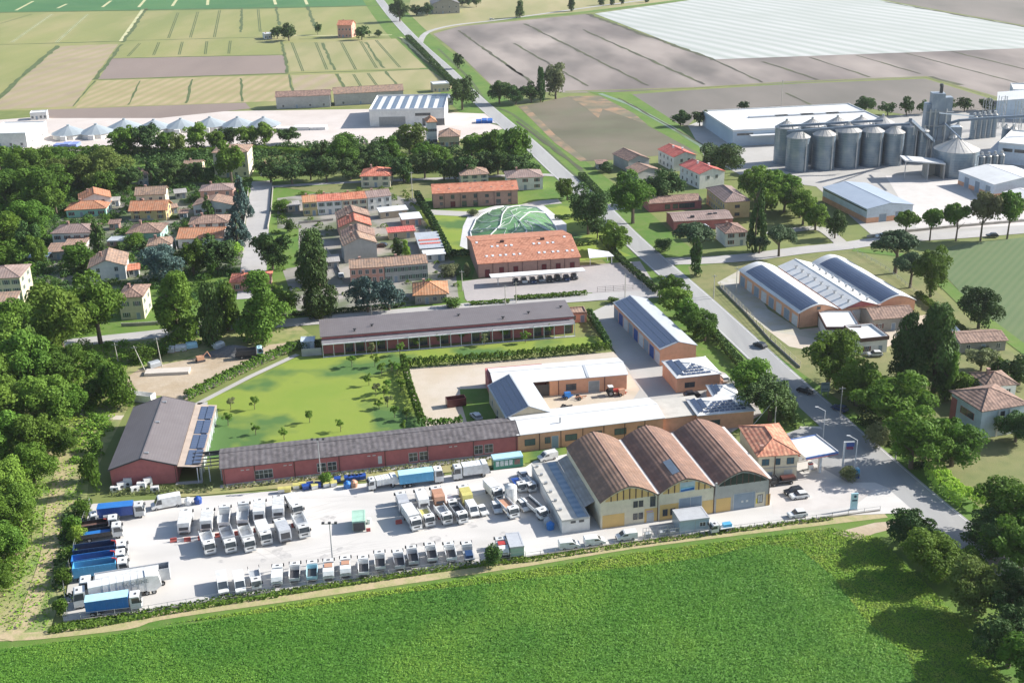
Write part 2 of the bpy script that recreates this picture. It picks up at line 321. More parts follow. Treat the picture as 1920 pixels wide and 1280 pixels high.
patch("gravel_drive", [(1345, 530), (1390, 505), (1400, 520), (1440, 580), (1500, 618), (1560, 622), (1550, 640), (1440, 620), (1370, 560)], .09, M("drive", (.44, .42, .38), (.40, .36, .28), .1, c3=(.3, .3, .15), sc3=.3))
patch("barn_forecourt", [(1440, 620), (1500, 618), (1740, 590), (1760, 612), (1640, 660), (1560, 665), (1480, 650)], .085, m_gravel)
patch("industrial_yard", [(0, 225), (130, 215), (480, 208), (690, 205), (920, 214), (960, 238), (860, 262), (680, 270), (300, 282), (0, 285), (-60, 285), (-60, 225)], .08, M("pink_paving", (.56, .50, .46), (.50, .44, .40), .03, c3=(.44, .38, .34), sc3=.1))
patch("meadow", [(-60, 280), (200, 280), (480, 275), (490, 345), (300, 340), (80, 400), (-60, 420)], .05, m_grass)
patch("meadow", [(530, 352), (690, 345), (760, 340), (815, 343), (812, 372), (755, 372), (730, 360), (600, 362)], .085, m_grass2)
patch("meadow", [(495, 430), (560, 428), (560, 500), (500, 510)], .08, m_grass)
# yard and complex
patch("lorry_yard", [(172, 945), (300, 937), (560, 918), (760, 900), (985, 876), (1012, 858), (1062, 852), (1110, 880), (1440, 870), (1475, 870), (1500, 800), (1580, 800), (1640, 853), (1780, 965), (1700, 962), (1560, 968), (1440, 985), (1180, 1016), (985, 1044), (700, 1082), (420, 1122), (280, 1146), (118, 1164), (130, 1080)], .16, m_conc)
patch("forecourt_asphalt", [(1510, 800), (1600, 815), (1700, 900), (1690, 925), (1640, 905), (1590, 905), (1545, 880), (1500, 850), (1470, 815)], .165, m_asph)
patch("forecourt", [(1436, 885), (1495, 892), (1560, 905), (1640, 920), (1600, 950), (1450, 965)], .168, M("worn_concrete", (.46, .42, .39), (.54, .51, .48), .06, c3=(.40, .36, .33), sc3=.3))
patch("green_verge", [(-40, 1190), (90, 1185), (118, 1164), (280, 1146), (420, 1122), (700, 1082), (985, 1044), (1180, 1016), (1440, 985), (1640, 955), (1720, 968), (1780, 1050), (1900, 1200), (2100, 1400), (-200, 1400)], .06, m_grass)
patch("dirt_patch", [(1560, 1000), (1640, 980), (1700, 975), (1680, 990), (1640, 1000), (1610, 1012)], .10, m_dirt)
road([(-60, 1200), (0, 1195), (80, 1191), (240, 1173), (300, 1156), (520, 1124), (760, 1089), (985, 1056), (1180, 1024), (1400, 996), (1660, 965)], 2.4, m_trk, .11, "dirt_track")
patch("grassy_clearing", [(60, 860), (105, 840), (170, 870), (160, 960), (130, 1080), (90, 1190), (-60, 1195), (-60, 1060), (60, 1020)], .07, M("clearing", (.30, .28, .12), (.16, .24, .06), .06, c3=(.40, .33, .19), sc3=.2, amt3=.9, bump=.4))
patch("scrub_ground", [(130, 640), (300, 630), (560, 610), (600, 640), (560, 652), (345, 752), (250, 745), (170, 900), (100, 850), (130, 760)], .06, M("scrub", (.22, .25, .08), (.32, .28, .14), .07, c3=(.13, .18, .05), sc3=.3, amt3=.9, bump=.5))
patch("building_site", [(236, 742), (226, 715), (262, 692), (400, 665), (480, 650), (560, 640), (552, 655), (345, 752), (300, 742)], .09, m_dirt)
road([(120, 762), (150, 772), (190, 782), (230, 783)], 2.6, M("path_gravel", (.50, .45, .38), (.44, .38, .3), .2), .10, "gravel_path")
patch("garden_lawn", [(366, 862), (376, 757), (560, 668), (600, 672), (1120, 630), (1142, 648), (760, 686), (800, 806), (960, 800), (960, 830)], .08, m_lawn)
gm = MB(); strip_mb([(366, 760), (470, 706), (558, 665)], 1.8, .14, gm); strip_mb([(366, 858), (374, 800), (380, 755)], 2.6, .14, gm); struct("garden_path", gm, m_conc2)
patch("gravel_yard", [(755, 692), (1150, 660), (1180, 680), (1300, 760), (1280, 810), (960, 820), (860, 800), (800, 800), (770, 740)], .10, m_gravel)
patch("concrete_yard", [(1100, 590), (1150, 566), (1290, 672), (1360, 700), (1420, 760), (1440, 800), (1250, 830), (1180, 760), (1200, 730), (1150, 655)], .12, m_conc2)
patch("shaded_lawn", [(862, 730), (925, 728), (960, 790), (878, 800), (866, 760)], .13, m_grass)
patch("lawn_strip", [(970, 850), (1062, 838), (1062, 852), (1012, 862), (975, 872)], .17, m_lawn)
patch("lawn_strip", [(1370, 812), (1500, 795), (1530, 790), (1500, 752), (1430, 700), (1400, 690), (1440, 770)], .14, m_grass)
# grass/weed strip by the long red building
patch("weed_strip", [(330, 918), (420, 912), (980, 856), (985, 872), (700, 900), (300, 936)], .165, M("weeds", (.26, .26, .10), (.36, .30, .16), .2, c3=(.14, .2, .05), sc3=.8))
gm = MB(); strip_mb([(413, 913), (700, 882), (978, 852)], 1.6, .18, gm); struct("pavement", gm, m_conc2)

# ------------------------------------------------------------------ building kit
def wallm(name, c, c3=None, **k): return M(name, c, tuple(x * .86 for x in c), .25, c3=c3 or tuple(x * .62 for x in c), sc3=.8, amt3=.35, bump=.1, **k)
W_RED = wallm("red_plaster", (.47, .155, .15)); W_ORANGE = wallm("orange_plaster", (.72, .38, .235)); W_CREAM = wallm("cream_plaster", (.68, .61, .46))
W_WHITE = wallm("white_plaster", (.72, .70, .66)); W_YELLOW = wallm("yellow_plaster", (.58, .46, .23)); W_BRICK = M("brickwork", (.40, .235, .19), (.34, .20, .16), .8, c3=(.46, .29, .23), sc3=3, amt3=.6, bump=.1)
W_GREY = wallm("grey_render", (.42, .41, .39)); W_TURQ = wallm("turquoise_plaster", (.36, .60, .50)); W_PINK = wallm("pink_plaster", (.62, .33, .26)); W_BLUEW = wallm("pale_blue_metal", (.60, .66, .72))
W_PALEY = wallm("pale_yellow_plaster", (.60, .54, .38)); W_TAN = wallm("tan_plaster", (.52, .44, .32)); W_STONE = wallm("rough_stone", (.36, .33, .28))
def roofm(name, c, c3, ang=0, per=.9): return M(name, c, tuple(x * .62 for x in c), .35, c3=c3, sc3=.9, amt3=.85, lo3=.42, hi3=.62, rand=.10, stripe=(ang, per, tuple(x * .6 for x in c), .35), bump=.3)
R_RED = roofm("red_tiles", (.52, .17, .10), (.60, .26, .17)); R_ORANGE = roofm("orange_tiles", (.52, .235, .12), (.40, .24, .15)); R_BROWN = roofm("brown_tiles", (.235, .155, .125), (.34, .22, .17))
R_TAN = roofm("weathered_tiles", (.30, .215, .17), (.40, .25, .17)); R_PINK = roofm("pale_tiles", (.33, .245, .22), (.26, .18, .155)); R_BRIGHT = roofm("bright_red_tiles", (.58, .13, .10), (.52, .19, .15))
R_WARE = roofm("warehouse_tiles", (.30, .18, .13), (.185, .12, .095), 0, .8); R_DARK = roofm("dark_metal_roof", (.135, .12, .125), (.17, .155, .16), rad(0), 1.35)
R_DARKP = M("dark_smooth_roof", (.15, .13, .13), (.17, .15, .15), .2, rough=.5, stripe=(0, .6, (.12, .105, .11), .4), c3=(.19, .17, .17), sc3=.5)
R_WHITE = M("white_sheet_roof", (.66, .66, .65), (.58, .58, .57), .12, rough=.5, stripe=(0, 1.1, (.56, .56, .56), .35), c3=(.50, .48, .45), sc3=.5, amt3=.35)
R_GREY = M("grey_sheet_roof", (.42, .44, .47), (.37, .40, .43), .15, rough=.5, stripe=(0, 1.0, (.34, .36, .39), .4), c3=(.3, .3, .31), sc3=.8, amt3=.5)
R_OLDG = M("old_fibre_roof", (.40, .38, .36), (.30, .28, .26), .3, stripe=(0, .8, (.26, .24, .23), .5), c3=(.22, .2, .18), sc3=.8)
SOLAR = M("solar_glass", (.045, .065, .12), (.055, .08, .14), .3, rough=.22, stripe=(rad(90), 1.0, (.12, .14, .19), .5), spec=.8)
FRAME = M("pale_frame", (.58, .58, .56), None, 1); DFRAME = M("dark_frame", (.10, .09, .09), None, 1); GLASS = M("window_glass", (.035, .045, .055), (.06, .07, .08), .5, rough=.15, spec=.9)
METAL = M("galvanised_metal", (.45, .46, .47), (.36, .37, .38), .6, rough=.45, metal=.5); DARKM = M("dark_metal", (.06, .06, .065), None, 1, rough=.5)
SHUT_G = M("green_shutter", (.12, .18, .14), None, 1); SHUT_B = M("brown_shutter", (.16, .07, .05), None, 1); SHUT_D = M("dark_red_door", (.16, .03, .035), None, 1); DOORG = M("grey_blue_door", (.26, .31, .37), (.22, .27, .32), .5)
OCHRE = M("ochre_panel", (.66, .44, .17), (.60, .40, .16), .4); GUT = M("gutter_brown", (.12, .07, .06), None, 1); STEEL = M("white_steel", (.70, .70, .70), None, 1, rough=.4)

def arch(t): return 1 - abs(1 - 2 * t) ** 1.55
_wc = {}
BL_ALL = []
class Bld:
    def __init__(s, name, label, cat, A, B, Cc=None, D=None, h=4, z=None, group=None, ridge=None):
        """A, B: front corners; Cc: rear left corner, all surveyed at height z; D: depth when Cc unseen; ridge=(px, z): a point of the ridge"""
        z = h if z is None else z
        a, b = G(A, z), G(B, z); d = b - a; s.W = d.length; yaw = math.atan2(d.y, d.x)
        if Cc is not None:
            e = G(Cc, z) - a; yv = math.atan2(e.y, e.x) - rad(90)
            if D is None: D = e.length
            wA, wC = s.W, e.length
            yaw = (yaw * wA + yv * wC) / (wA + wC); s.W = abs(d.x * math.cos(yaw) + d.y * math.sin(yaw))
            D = abs(-e.x * math.sin(yaw) + e.y * math.cos(yaw)) if e.length > 1 else D
        if ridge is not None:
            e = G(ridge[0], ridge[1]) - a; D = 2 * abs(-e.x * math.sin(yaw) + e.y * math.cos(yaw))
        BL_ALL.append(s); s.D = D; s.h = h; s.root = thing(name, label, cat, (a.x, a.y, 0), yaw, group); s.yaw = yaw
    def walls(s, mat, kind='flat', r=0, name='wall', x0=0, x1=None, y0=0, y1=None, h=None, z0=0):
        W, D, h = (s.W if x1 is None else x1), (s.D if y1 is None else y1), (s.h if h is None else h)
        m = MB()
        if kind == 'gable_u': m.prism([(y0, z0), (D, z0), (D, h), ((y0 + D) / 2, h + r - .12), (y0, h)], x0, W, 'x')
        elif kind == 'gable_v': m.prism([(x0, z0), (W, z0), (W, h), ((x0 + W) / 2, h + r - .12), (x0, h)], y0, D, 'y')
        elif kind == 'arch_v':
            n = 12; m.prism([(x0, z0), (W, z0)] + [(W - (W - x0) * i / n, h + (r - .12) * arch(i / n)) for i in range(n + 1)], y0, D, 'y')
        elif kind == 'mono': m.prism([(y0, z0), (D, z0), (D, h + r - .12), (y0, h - .05)], x0, W, 'x')
        elif kind == 'mono_x': m.prism([(x0, z0), (W, z0), (W, h + r - .12), (x0, h - .05)], y0, D, 'y')
        else: m.box(x0, W, y0, D, z0, h)
        return m.build(name, mat, s.root)
    def roof(s, mat, kind, r=1.5, o=.5, t=.18, name='roof', x0=0, x1=None, y0=0, y1=None, h=None, inset=None, trim=False):
        W, D, h = (s.W if x1 is None else x1), (s.D if y1 is None else y1), (s.h if h is None else h)
        m = MB()
        if kind in ('gable_u', 'gable_v'):
            ax = 'x' if kind == 'gable_u' else 'y'; a, b, c, d = (y0, D, x0, W) if ax == 'x' else (x0, W, y0, D)
            mid = (a + b) / 2; k = r / (mid - a) * o
            m.prism([(a - o, h - k), (mid, h + r), (mid, h + r + t), (a - o, h - k + t)], c - o, d + o, ax)
            m.prism([(mid, h + r), (b + o, h - k), (b + o, h - k + t), (mid, h + r + t)], c - o, d + o, ax)
            if ax == 'x': m.box(c - o, d + o, mid - .18, mid + .18, h + r + t * .6, h + r + t + .06, 0)
            else: m.box(mid - .18, mid + .18, c - o, d + o, h + r + t * .6, h + r + t + .06, 0)
            if trim:
                for e0, e1 in ((c - o - .12, c - o), (d + o, d + o + .12)):
                    v_ = MB(); v_.prism([(a - o, h - k - .1), (mid, h + r - .1), (mid, h + r + t + .05), (a - o, h - k + t + .05)], e0, e1, ax); v_.prism([(mid, h + r - .1), (b + o, h - k - .1), (b + o, h - k + t + .05), (mid, h + r + t + .05)], e0, e1, ax)
                    v_.build('verge', DARKM, s.root)
        elif kind == 'arch_v':
            n = 14; P = [(x0 - o + (W - x0 + 2 * o) * i / n, h + r * arch(i / n)) for i in range(n + 1)]
            for i in range(n):
                m.prism([P[i], P[i + 1], (P[i + 1][0], P[i + 1][1] + t), (P[i][0], P[i][1] + t)], y0 - o, D + o, 'y')
        elif kind == 'hip':
            ins = inset if inset is not None else min(W - x0, D - y0) / 2
            X0, X1, Y0, Y1 = x0 - o, W + o, y0 - o, D + o; e = h - .02
            if W - x0 >= D - y0: R0, R1 = (x0 + ins, (y0 + D) / 2, h + r), (W - ins, (y0 + D) / 2, h + r)
            else: R0, R1 = ((x0 + W) / 2, y0 + ins, h + r), ((x0 + W) / 2, D - ins, h + r)
            v = [(X0, Y0, e), (X1, Y0, e), (X1, Y1, e), (X0, Y1, e), (X0, Y0, e + t), (X1, Y0, e + t), (X1, Y1, e + t), (X0, Y1, e + t), R0, R1]
            f = [(0, 3, 2, 1), (0, 1, 5, 4), (1, 2, 6, 5), (2, 3, 7, 6), (3, 0, 4, 7)]
            f += [(4, 5, 9, 8), (5, 6, 9), (6, 7, 8, 9), (7, 4, 8)] if W - x0 >= D - y0 else [(4, 5, 8), (5, 6, 9, 8), (6, 7, 9), (7, 4, 8, 9)]
            m.add(v, f)
            for c in ((X0, Y0), (X0, Y1), (X1, Y0), (X1, Y1)):      # hip tiles
                R = R0 if (abs(c[0] - R0[0]) + abs(c[1] - R0[1])) <= (abs(c[0] - R1[0]) + abs(c[1] - R1[1])) else R1
                m.tube((c[0], c[1], e + t), (R[0], R[1], R[2]), .13, n=4)
            m.tube(R0, R1, .14, n=4)
        elif kind == 'mono': m.prism([(y0 - o, h), (D + o, h + r), (D + o, h + r + t), (y0 - o, h + t)], x0 - o, W + o, 'x')
        elif kind == 'mono_x': m.prism([(x0 - o, h), (W + o, h + r), (W + o, h + r + t), (x0 - o, h + t)], y0 - o, D + o, 'y')
        else:
            m.box(x0, W, y0, D, h - .3, h + .002); q = .25; pt = r
            for bx in ((x0 - .05, W + .05, y0 - .05, y0 + q), (x0 - .05, W + .05, D - q, D + .05), (x0 - .05, x0 + q, y0 + q, D - q), (W - q, W + .05, y0 + q, D - q)):
                m.box(bx[0], bx[1], bx[2], bx[3], h - .35, h + pt)
        return m.build(name, mat, s.root)
    def loc(s, face, u, z):
        return {'F': ((u, 0, z), 0), 'R': ((s.W, u, z), rad(90)), 'L': ((0, s.D - u, z), rad(-90)), 'K': ((s.W - u, s.D, z), rad(180))}[face]
    def win(s, face, u, z, w=1.1, h=1.4, fm=None, pm=None, name='window', shut=None, bars=1, off=0):
        fm, pm = fm or FRAME, pm or GLASS
        k = (round(w, 2), round(h, 2), fm.name, pm.name, bars)
        if k not in _wc:
            t = .09
            m = MB().box(-w / 2, w / 2, -.09, .05, -t, 0).box(-w / 2, w / 2, -.07, .05, h, h + t).box(-w / 2 - t, -w / 2, -.07, .05, -t, h + t).box(w / 2, w / 2 + t, -.07, .05, -t, h + t)
            if bars: m.box(-.04, .04, -.06, .05, 0, h)
            if bars > 1: m.box(-w / 2, -.04, -.055, .05, h * .55, h * .55 + .08).box(.04, w / 2, -.055, .05, h * .55, h * .55 + .08)
            _wc[k] = (m.mesh('frame', fm), MB().box(-w / 2, w / 2, -.025, .05, 0, h).mesh('pane', pm))
        L, r = s.loc(face, u, z); L = Vector(L)
        if off: L += Vector((math.sin(r) * off, -math.cos(r) * off, 0))
        o = link(name, _wc[k][0], s.root, L, r)
        link('pane' if name == 'window' else 'panel', _wc[k][1], o)
        if shut:
            k2 = (w, h, shut.name)
            if k2 not in _wc: _wc[k2] = MB().box(-w * .225, w * .225, -.06, .03, 0, h).mesh('shutter', shut)
            for sg in (-1, 1): link('shutter', _wc[k2], o, (sg * (w * .725 + .1), 0, 0))
        return o
    def wins(s, face, us, z, **k):
        L = {'F': s.W, 'R': s.D, 'L': s.D, 'K': s.W}[face]
        for u in us: s.win(face, u * L, z, **k)
    def door(s, face, u, w=1.1, h=2.1, mat=None, name='door'): return s.win(face, u * {'F': s.W, 'R': s.D, 'L': s.D, 'K': s.W}[face], .1, w, h, pm=mat or DOORG, bars=0, name=name)
    def chimney(s, x, y, z0, z1, parent=None, mat=None):
        return MB().box(x - .35, x + .35, y - .35, y + .35, z0, z1).box(x - .45, x + .45, y - .45, y + .45, z1, z1 + .15).build('chimney', mat or W_BRICK, parent)
    def pipes(s, us, mat=None, face='F'):
        for u in us:
            (p, r) = s.loc(face, u * s.W if face == 'F' else u * s.D, 0)
            MB().cyl(0, -.08, .05, s.h - .1, .09, n=6).build('downpipe', mat or GUT, s.root, p, r)
    def band(s, x0, x1, z0, z1, mat, y=-.04, name='panel'): return MB().box(x0, x1, y, .05, z0, z1).build(name, mat, s.root)

def house(label, A, B, C_=None, D=9, h=6, z=None, wall=None, roof=None, kind='hip', r=1.7, fl=2, nF=3, nR=2, side='R', cat='house', name='house', shut=None, chim=True, group=None, ridge=None, o=.5, inset=None):
    b = Bld(name, label, cat, A, B, C_, D if C_ is None else None, h, z, group, ridge)
    if shut is None and cat in ('house',) and h < 9: shut = [SHUT_G, SHUT_B, None, SHUT_B][len(label) % 4]
    wk = kind if kind in ('gable_u', 'gable_v', 'mono', 'arch_v') else 'flat'
    b.walls(wall or W_CREAM, wk, r); rf = b.roof(roof or R_BROWN, kind, r, o, inset=inset)
    for k in range(fl):
        zz = .9 + k * (h - .2) / fl
        us = [(i + .5) / nF for i in range(nF)]
        if k == 0 and nF > 1: b.door('F', us[1]); us = us[:1] + us[2:]
        b.wins('F', us, zz, shut=shut)
        if nR: b.wins(side, [(i + .5) / nR for i in range(nR)], zz, shut=shut)
    if chim: b.chimney(b.W * .3, b.D * .55, h + r * .5, h + r + .7, rf)
    return b

# ------------------------------------------------------------------ the red brick complex
b = Bld('hall', 'red gabled hall with dark grey roof and solar panel strip along its right side', 'hall', (211, 913.6), (325, 905), None, 1, 4.6, 0)
e1 = G((341.4, 758), 4.6) - b.root.location; e1.z = 0; b.D = (e1.x * -math.sin(b.yaw) + e1.y * math.cos(b.yaw)); BH = b
b.W = 14.6
b.walls(W_RED, 'gable_v', 2.3); rf = b.roof(R_DARKP, 'gable_v', 2.3, .35, trim=True)
for yy in (.06, .55, .9): MB().box(b.W * .5 + .3, b.W * .5 + 1.3, b.D * yy, b.D * yy + .5, 6.85, 7.15).build('roof_hatch', METAL, rf)
m = MB().prism([(b.W + .35, 4.1), (b.W + 5.6, 3.5), (b.W + 5.6, 3.65), (b.W + .35, 4.25)], -.2, b.D + .3, 'y'); lt = m.build('lean_to_roof', M("lean_tan", (.42, .34, .28), None, .5), b.root)
for k in range(4):
    y0 = .6 + k * (b.D - 1) / 4; m = MB()
    for c in (0, 1):
        m.prism([(b.W + 2.0 + c * 1.7, 4.13), (b.W + 3.6 + c * 1.7, 3.95), (b.W + 3.6 + c * 1.7, 4.0), (b.W + 2.0 + c * 1.7, 4.18)], y0, y0 + b.D / 4 - .9, 'y')
    m.build('solar_panel', SOLAR, lt)
for k in range(9): MB().box(b.W + 5.35, b.W + 5.5, .2 + k * (b.D - .4) / 8, .35 + k * (b.D - .4) / 8, 0, 3.5).build('post', STEEL, b.root)
MB().box(b.W + 5.1, b.W + 5.2, 0, b.D, .05, 3.4).build('glass_wall', M("pale_glass", (.5, .55, .55), None, 1, rough=.2), b.root)
MB().box(b.W - .4, b.W + 5.6, -1.2, 0, .02, .2).build('step', m_conc2, b.root)
b.pipes([.985])

b = Bld('hall', 'very long low red building with dark ribbed roof facing the lorry yard', 'hall', (420, 911), (971, 848), None, 9.5, 4.6, 0); BL = b
b.walls(W_RED, 'gable_u', 1.3); b.roof(R_DARK, 'gable_u', 1.3, .45, trim=True)
b.pipes([.005, .105, .235, .385, .54, .685, .845, .995])
for u in (.118, .148, .325, .360, .635, .672, .862, .898): b.win('F', u * b.W, .9, 1.9, 2.1, bars=2)
for u in (.06, .2, .48, .76): b.band(u * b.W, u * b.W + .7, 3.4, 3.6, FRAME, -.05, 'vent'); b.band(u * b.W + 1.2, u * b.W + 1.9, 3.4, 3.6, FRAME, -.05, 'vent')
b.band(.515 * b.W, .515 * b.W + .9, 1.2, 3.2, FRAME, -.05, 'meter_box')
b.band(0, b.W, .05, .45, M("plinth", (.5, .47, .44), None, 1), -.035, 'plinth')
# pergola between them
p = thing('pergola', 'open steel pergola linking the red hall and the long red building', 'pergola', (*G((372, 905)).xy, 0), b.yaw)
for x in (0, 2.6, 5.2):
    for y in (0, 7): MB().box(x, x + .2, y, y + .2, 0, 4).build('post', STEEL, p)
m = MB()
for y in (-.2, 1.6, 3.4, 5.2, 7): m.box(-1.0, 6, y, y + .25, 4, 4.2)
m.build('beam', DARKM, p); MB().box(-1, 6, 7.3, 7.4, 2.9, 4.0).build('panel', M('smoked_glass', (.12, .14, .14), None, 1, rough=.2), p)

b = Bld('pavilion', 'long red pavilion with white colonnade across the far side of the lawn', 'pavilion', (606, 670), (1078, 630), None, 15, 4.3, 0)
x1, y0 = b.W, 2.6
b.walls(W_RED, 'flat', 0, 'wall', y0=y0, h=5.2); b.roof(R_DARKP, 'mono', .5, .4, y0=y0, h=5.25)
MB().prism([(.2, 3.7), (y0 - .05, 4.3), (y0 - .05, 4.45), (.2, 3.85)], -.1, x1 + .1, 'x').build('lean_to_roof', M('lean_grey', (.20, .19, .20), None, .5), b.root)
n = 24; 
for k in range(n + 1): MB().box(k * (x1 - .16) / n, k * (x1 - .16) / n + .16, 0, .16, 0, 3.7 if k % 4 else 4.7).build('column', STEEL, b.root)
MB().box(-.05, x1 + .05, -.05, .19, 3.7, 3.95).box(-.05, x1 + .05, -.3, .3, .01, .12).build('beam', STEEL, b.root)
for k in range(n):
    if k % 6 in (2, 3, 5): b.win('F', (k + .5) * x1 / n, .2, x1 / n * .7, 2.8, fm=DFRAME, bars=1, off=-y0)
for k, u in enumerate((.13, .2, .55, .72, .83, .97)): MB().cyl(0, 0, 0, .8, .25, n=8).box(-.5, .5, -.2, .2, .8, 1).build('vent', DARKM, b.root, (u * x1, y0 + 2 + (k % 3) * 2.5, 5.3))
MB().box(-6, -.3, 2, 2.3, 0, 2.2).build('boundary_wall', W_GREY, b.root)
gh = house('small orange and white gatehouse at the right end of the colonnaded pavilion', (1068, 588), (1100, 586), D=5, h=3, wall=W_ORANGE, roof=R_TAN, kind='flat', r=.3, fl=1, nF=2, nR=1, name='gatehouse', cat='gatehouse', chim=False)

# orange farm buildings
b = Bld('barn', 'orange low wing with white roof behind the tractor in the inner courtyard', 'barn', (1044.8, 741), (1175, 730), None, 11, 4.4, 0)
xw = -(G((1044.8, 741)) - G((920, 748))).length
b.walls(W_ORANGE, 'gable_u', 1.1, x0=-2); b.walls(W_RED, 'mono', .6, name='rear_wall', x0=xw, x1=-2.1, y0=4, y1=11, h=4.2)
rf = b.roof(R_WHITE, 'gable_u', 1.1, .35, x0=xw + 1); MB().prism([(-.3, 4.45), (5.5, 5.55), (5.5, 5.75), (-.3, 4.65)], b.W * .42, b.W * .42 + .7, 'x').build('roof_ridge', R_GREY, rf)
b.win('F', b.W * .2, 1.2, 2.6, 1.7, fm=DFRAME); b.win('F', b.W * .43 + 1.8, .2, 2.8, 3.0, pm=M('roller', (.3, .32, .32), None, 1), bars=0, name='door'); b.win('F', -4.5, .1, 4.5, 3.2, fm=DFRAME, pm=DARKM, bars=0, name='doorway', off=-.0)
b.pipes([.02, .68])
b = Bld('barn', 'gabled barn covered in solar panels beside the dark shaded lawn', 'barn', (950, 786), (1031, 773), (922.6, 725), None, 5.0, 4.6); BP = b
b.walls(W_TAN, 'gable_v', 2.4); rf = b.roof(R_GREY, 'gable_v', 2.4, .3)
mid = b.W / 2
for c in range(4):
    a0, a1 = -.1 + c * (mid + .0) / 4 + .15, -.1 + (c + 1) * mid / 4
    m = MB().prism([(a0, 5.0 + 2.4 * a0 / mid + .22), (a1, 5.0 + 2.4 * a1 / mid + .22), (a1, 5.0 + 2.4 * a1 / mid + .28), (a0, 5.0 + 2.4 * a0 / mid + .28)], 0, b.D - .2, 'y'); m.build('solar_panel', SOLAR, rf)
b.wins('L', [.2, .5, .8], 1.2)
b = Bld('workshop', 'long orange workshop with white roof between red building and tiled warehouses', 'workshop', (971.7, 848), (1243, 815), None, 11.5, 4.6, 0)
b.walls(W_ORANGE, 'gable_u', 1.0); rf = b.roof(R_WHITE, 'gable_u', 1.0, .35)
MB().box(b.W * .3, b.W * .3 + .3, 2.5, 2.8, 4.9, 6.6).cyl(b.W * .3 - 1.5, 0, 0, 0, .01).box(b.W * .3 - 2.6, b.W * .3, 2.45, 2.85, 5.0, 5.2).build('chimney', METAL, rf)
for u, ww in ((.08, 2.4), (.2, 1.2), (.36, 2.8), (.53, 2.8), (.70, 2.8), (.86, 2.8)): b.win('F', u * b.W, 1.6, ww, 1.5, fm=DFRAME, pm=M('green_glass', (.10, .14, .13), None, 1, rough=.3))
b.door('F', .25, 1.5, 3.1, DOORG); b.pipes([.145, .29, .44, .585, .73, .87])
x0 = b.W; MB().box(x0 + .1, x0 + 12, 1, 11.5, 0, 3.8).build('annex_wall', W_ORANGE, b.root); MB().box(x0 + .0, x0 + 12.3, .8, 11.7, 3.82, 4.0).build('annex_roof', M('concrete_roof', (.5, .47, .42), None, .4), b.root)

b = Bld('barn', 'long orange barn with blue solar roof beside the main road', 'barn', (1237.4, 686.4), (1303, 677), None, 50, 5.0, 0)
e = G((1156.6, 567), 5.0) - b.root.location; yv = math.atan2(e.y, e.x) - rad(90); b.root.rotation_euler.z = (b.yaw + 2 * yv) / 3; b.D = math.hypot(e.x, e.y); 
b.walls(W_ORANGE, 'gable_v', 1.6); rf = b.roof(R_GREY, 'gable_v', 1.6, .3)
mid = b.W / 2
for c in range(3):
    a0, a1 = .2 + c * mid / 3.1, (c + 1) * mid / 3.1
    MB().prism([(a0, 5.0 + 1.6 * a0 / mid + .21), (a1, 5.0 + 1.6 * a1 / mid + .21), (a1, 5.0 + 1.6 * a1 / mid + .27), (a0, 5.0 + 1.6 * a0 / mid + .27)], .4, b.D - .4, 'y').build('solar_panel', SOLAR, rf)
for k in range(9): b.win('L', (k + .5) / 9 * b.D, .1, 3.6, 3.6, pm=[DOORG, M('blue_door', (.05, .1, .3), None, 1), M('white_door', (.6, .6, .6), None, 1)][k % 3], bars=0, name='door')
def pvroof(b, rf, n, zf, x0=None):
    for k in range(n): pass
def flatbarn(label, A, B, C_, h, pvl, tri, **k):
    b = Bld('annex', label, 'outbuilding', A, B, C_, None, h, h); b.walls(W_ORANGE, 'flat'); rf = b.roof(R_WHITE, 'hip', 1.3, .3)
    mx = min(b.W, b.D) / 2
    for c in range(pvl):                                    # panels on the left slope
        t0, t1 = .12 + c * .28, .36 + c * .28; x0, x1 = t0 * mx, t1 * mx; zf = lambda x: h + .2 + 1.3 * x / mx
        q = mx * t0 * .9
        MB().prism([(x0, zf(x0) + .05), (x1, zf(x1) + .05), (x1, zf(x1) + .12), (x0, zf(x0) + .12)], q + .3, b.D - q - .3, 'y').build('solar_panel', SOLAR, rf)
    for rrow in range(tri):                                 # short rows on the front slope
        y0 = .5 + rrow * mx / (tri + .6); y1 = y0 + mx / (tri + .6) * .6; zf = lambda y: h + .2 + 1.3 * y / mx; m = MB()
        x = y0 + 1.2
        while x < b.W - y0 - 1.8:
            m.prism([(y0, zf(y0) + .1), (y1, zf(y1) + .1), (y1, zf(y1) + .16), (y0, zf(y0) + .16)], x, x + 1.1, 'x'); x += 1.35
        if m.v: m.build('solar_panel', SOLAR, rf)
    b.win('F', b.W * .3, 1.4, 2.6, 1.3, fm=DFRAME); return b
flatbarn('square orange outbuilding with solar panels at the end of the long roadside barn', (1269.3, 709), (1351, 701), (1241, 678), 4.3, 2, 4)
flatbarn('orange outbuilding with stepped rows of solar panels behind the tiled warehouses', (1309, 779), (1414, 770), (1287, 750), 4.3, 2, 4)
flatbarn('smallest orange outbuilding with solar panels, tucked between the two others', (1338, 745), (1385, 741), (1329, 723), 4.0, 2, 0)

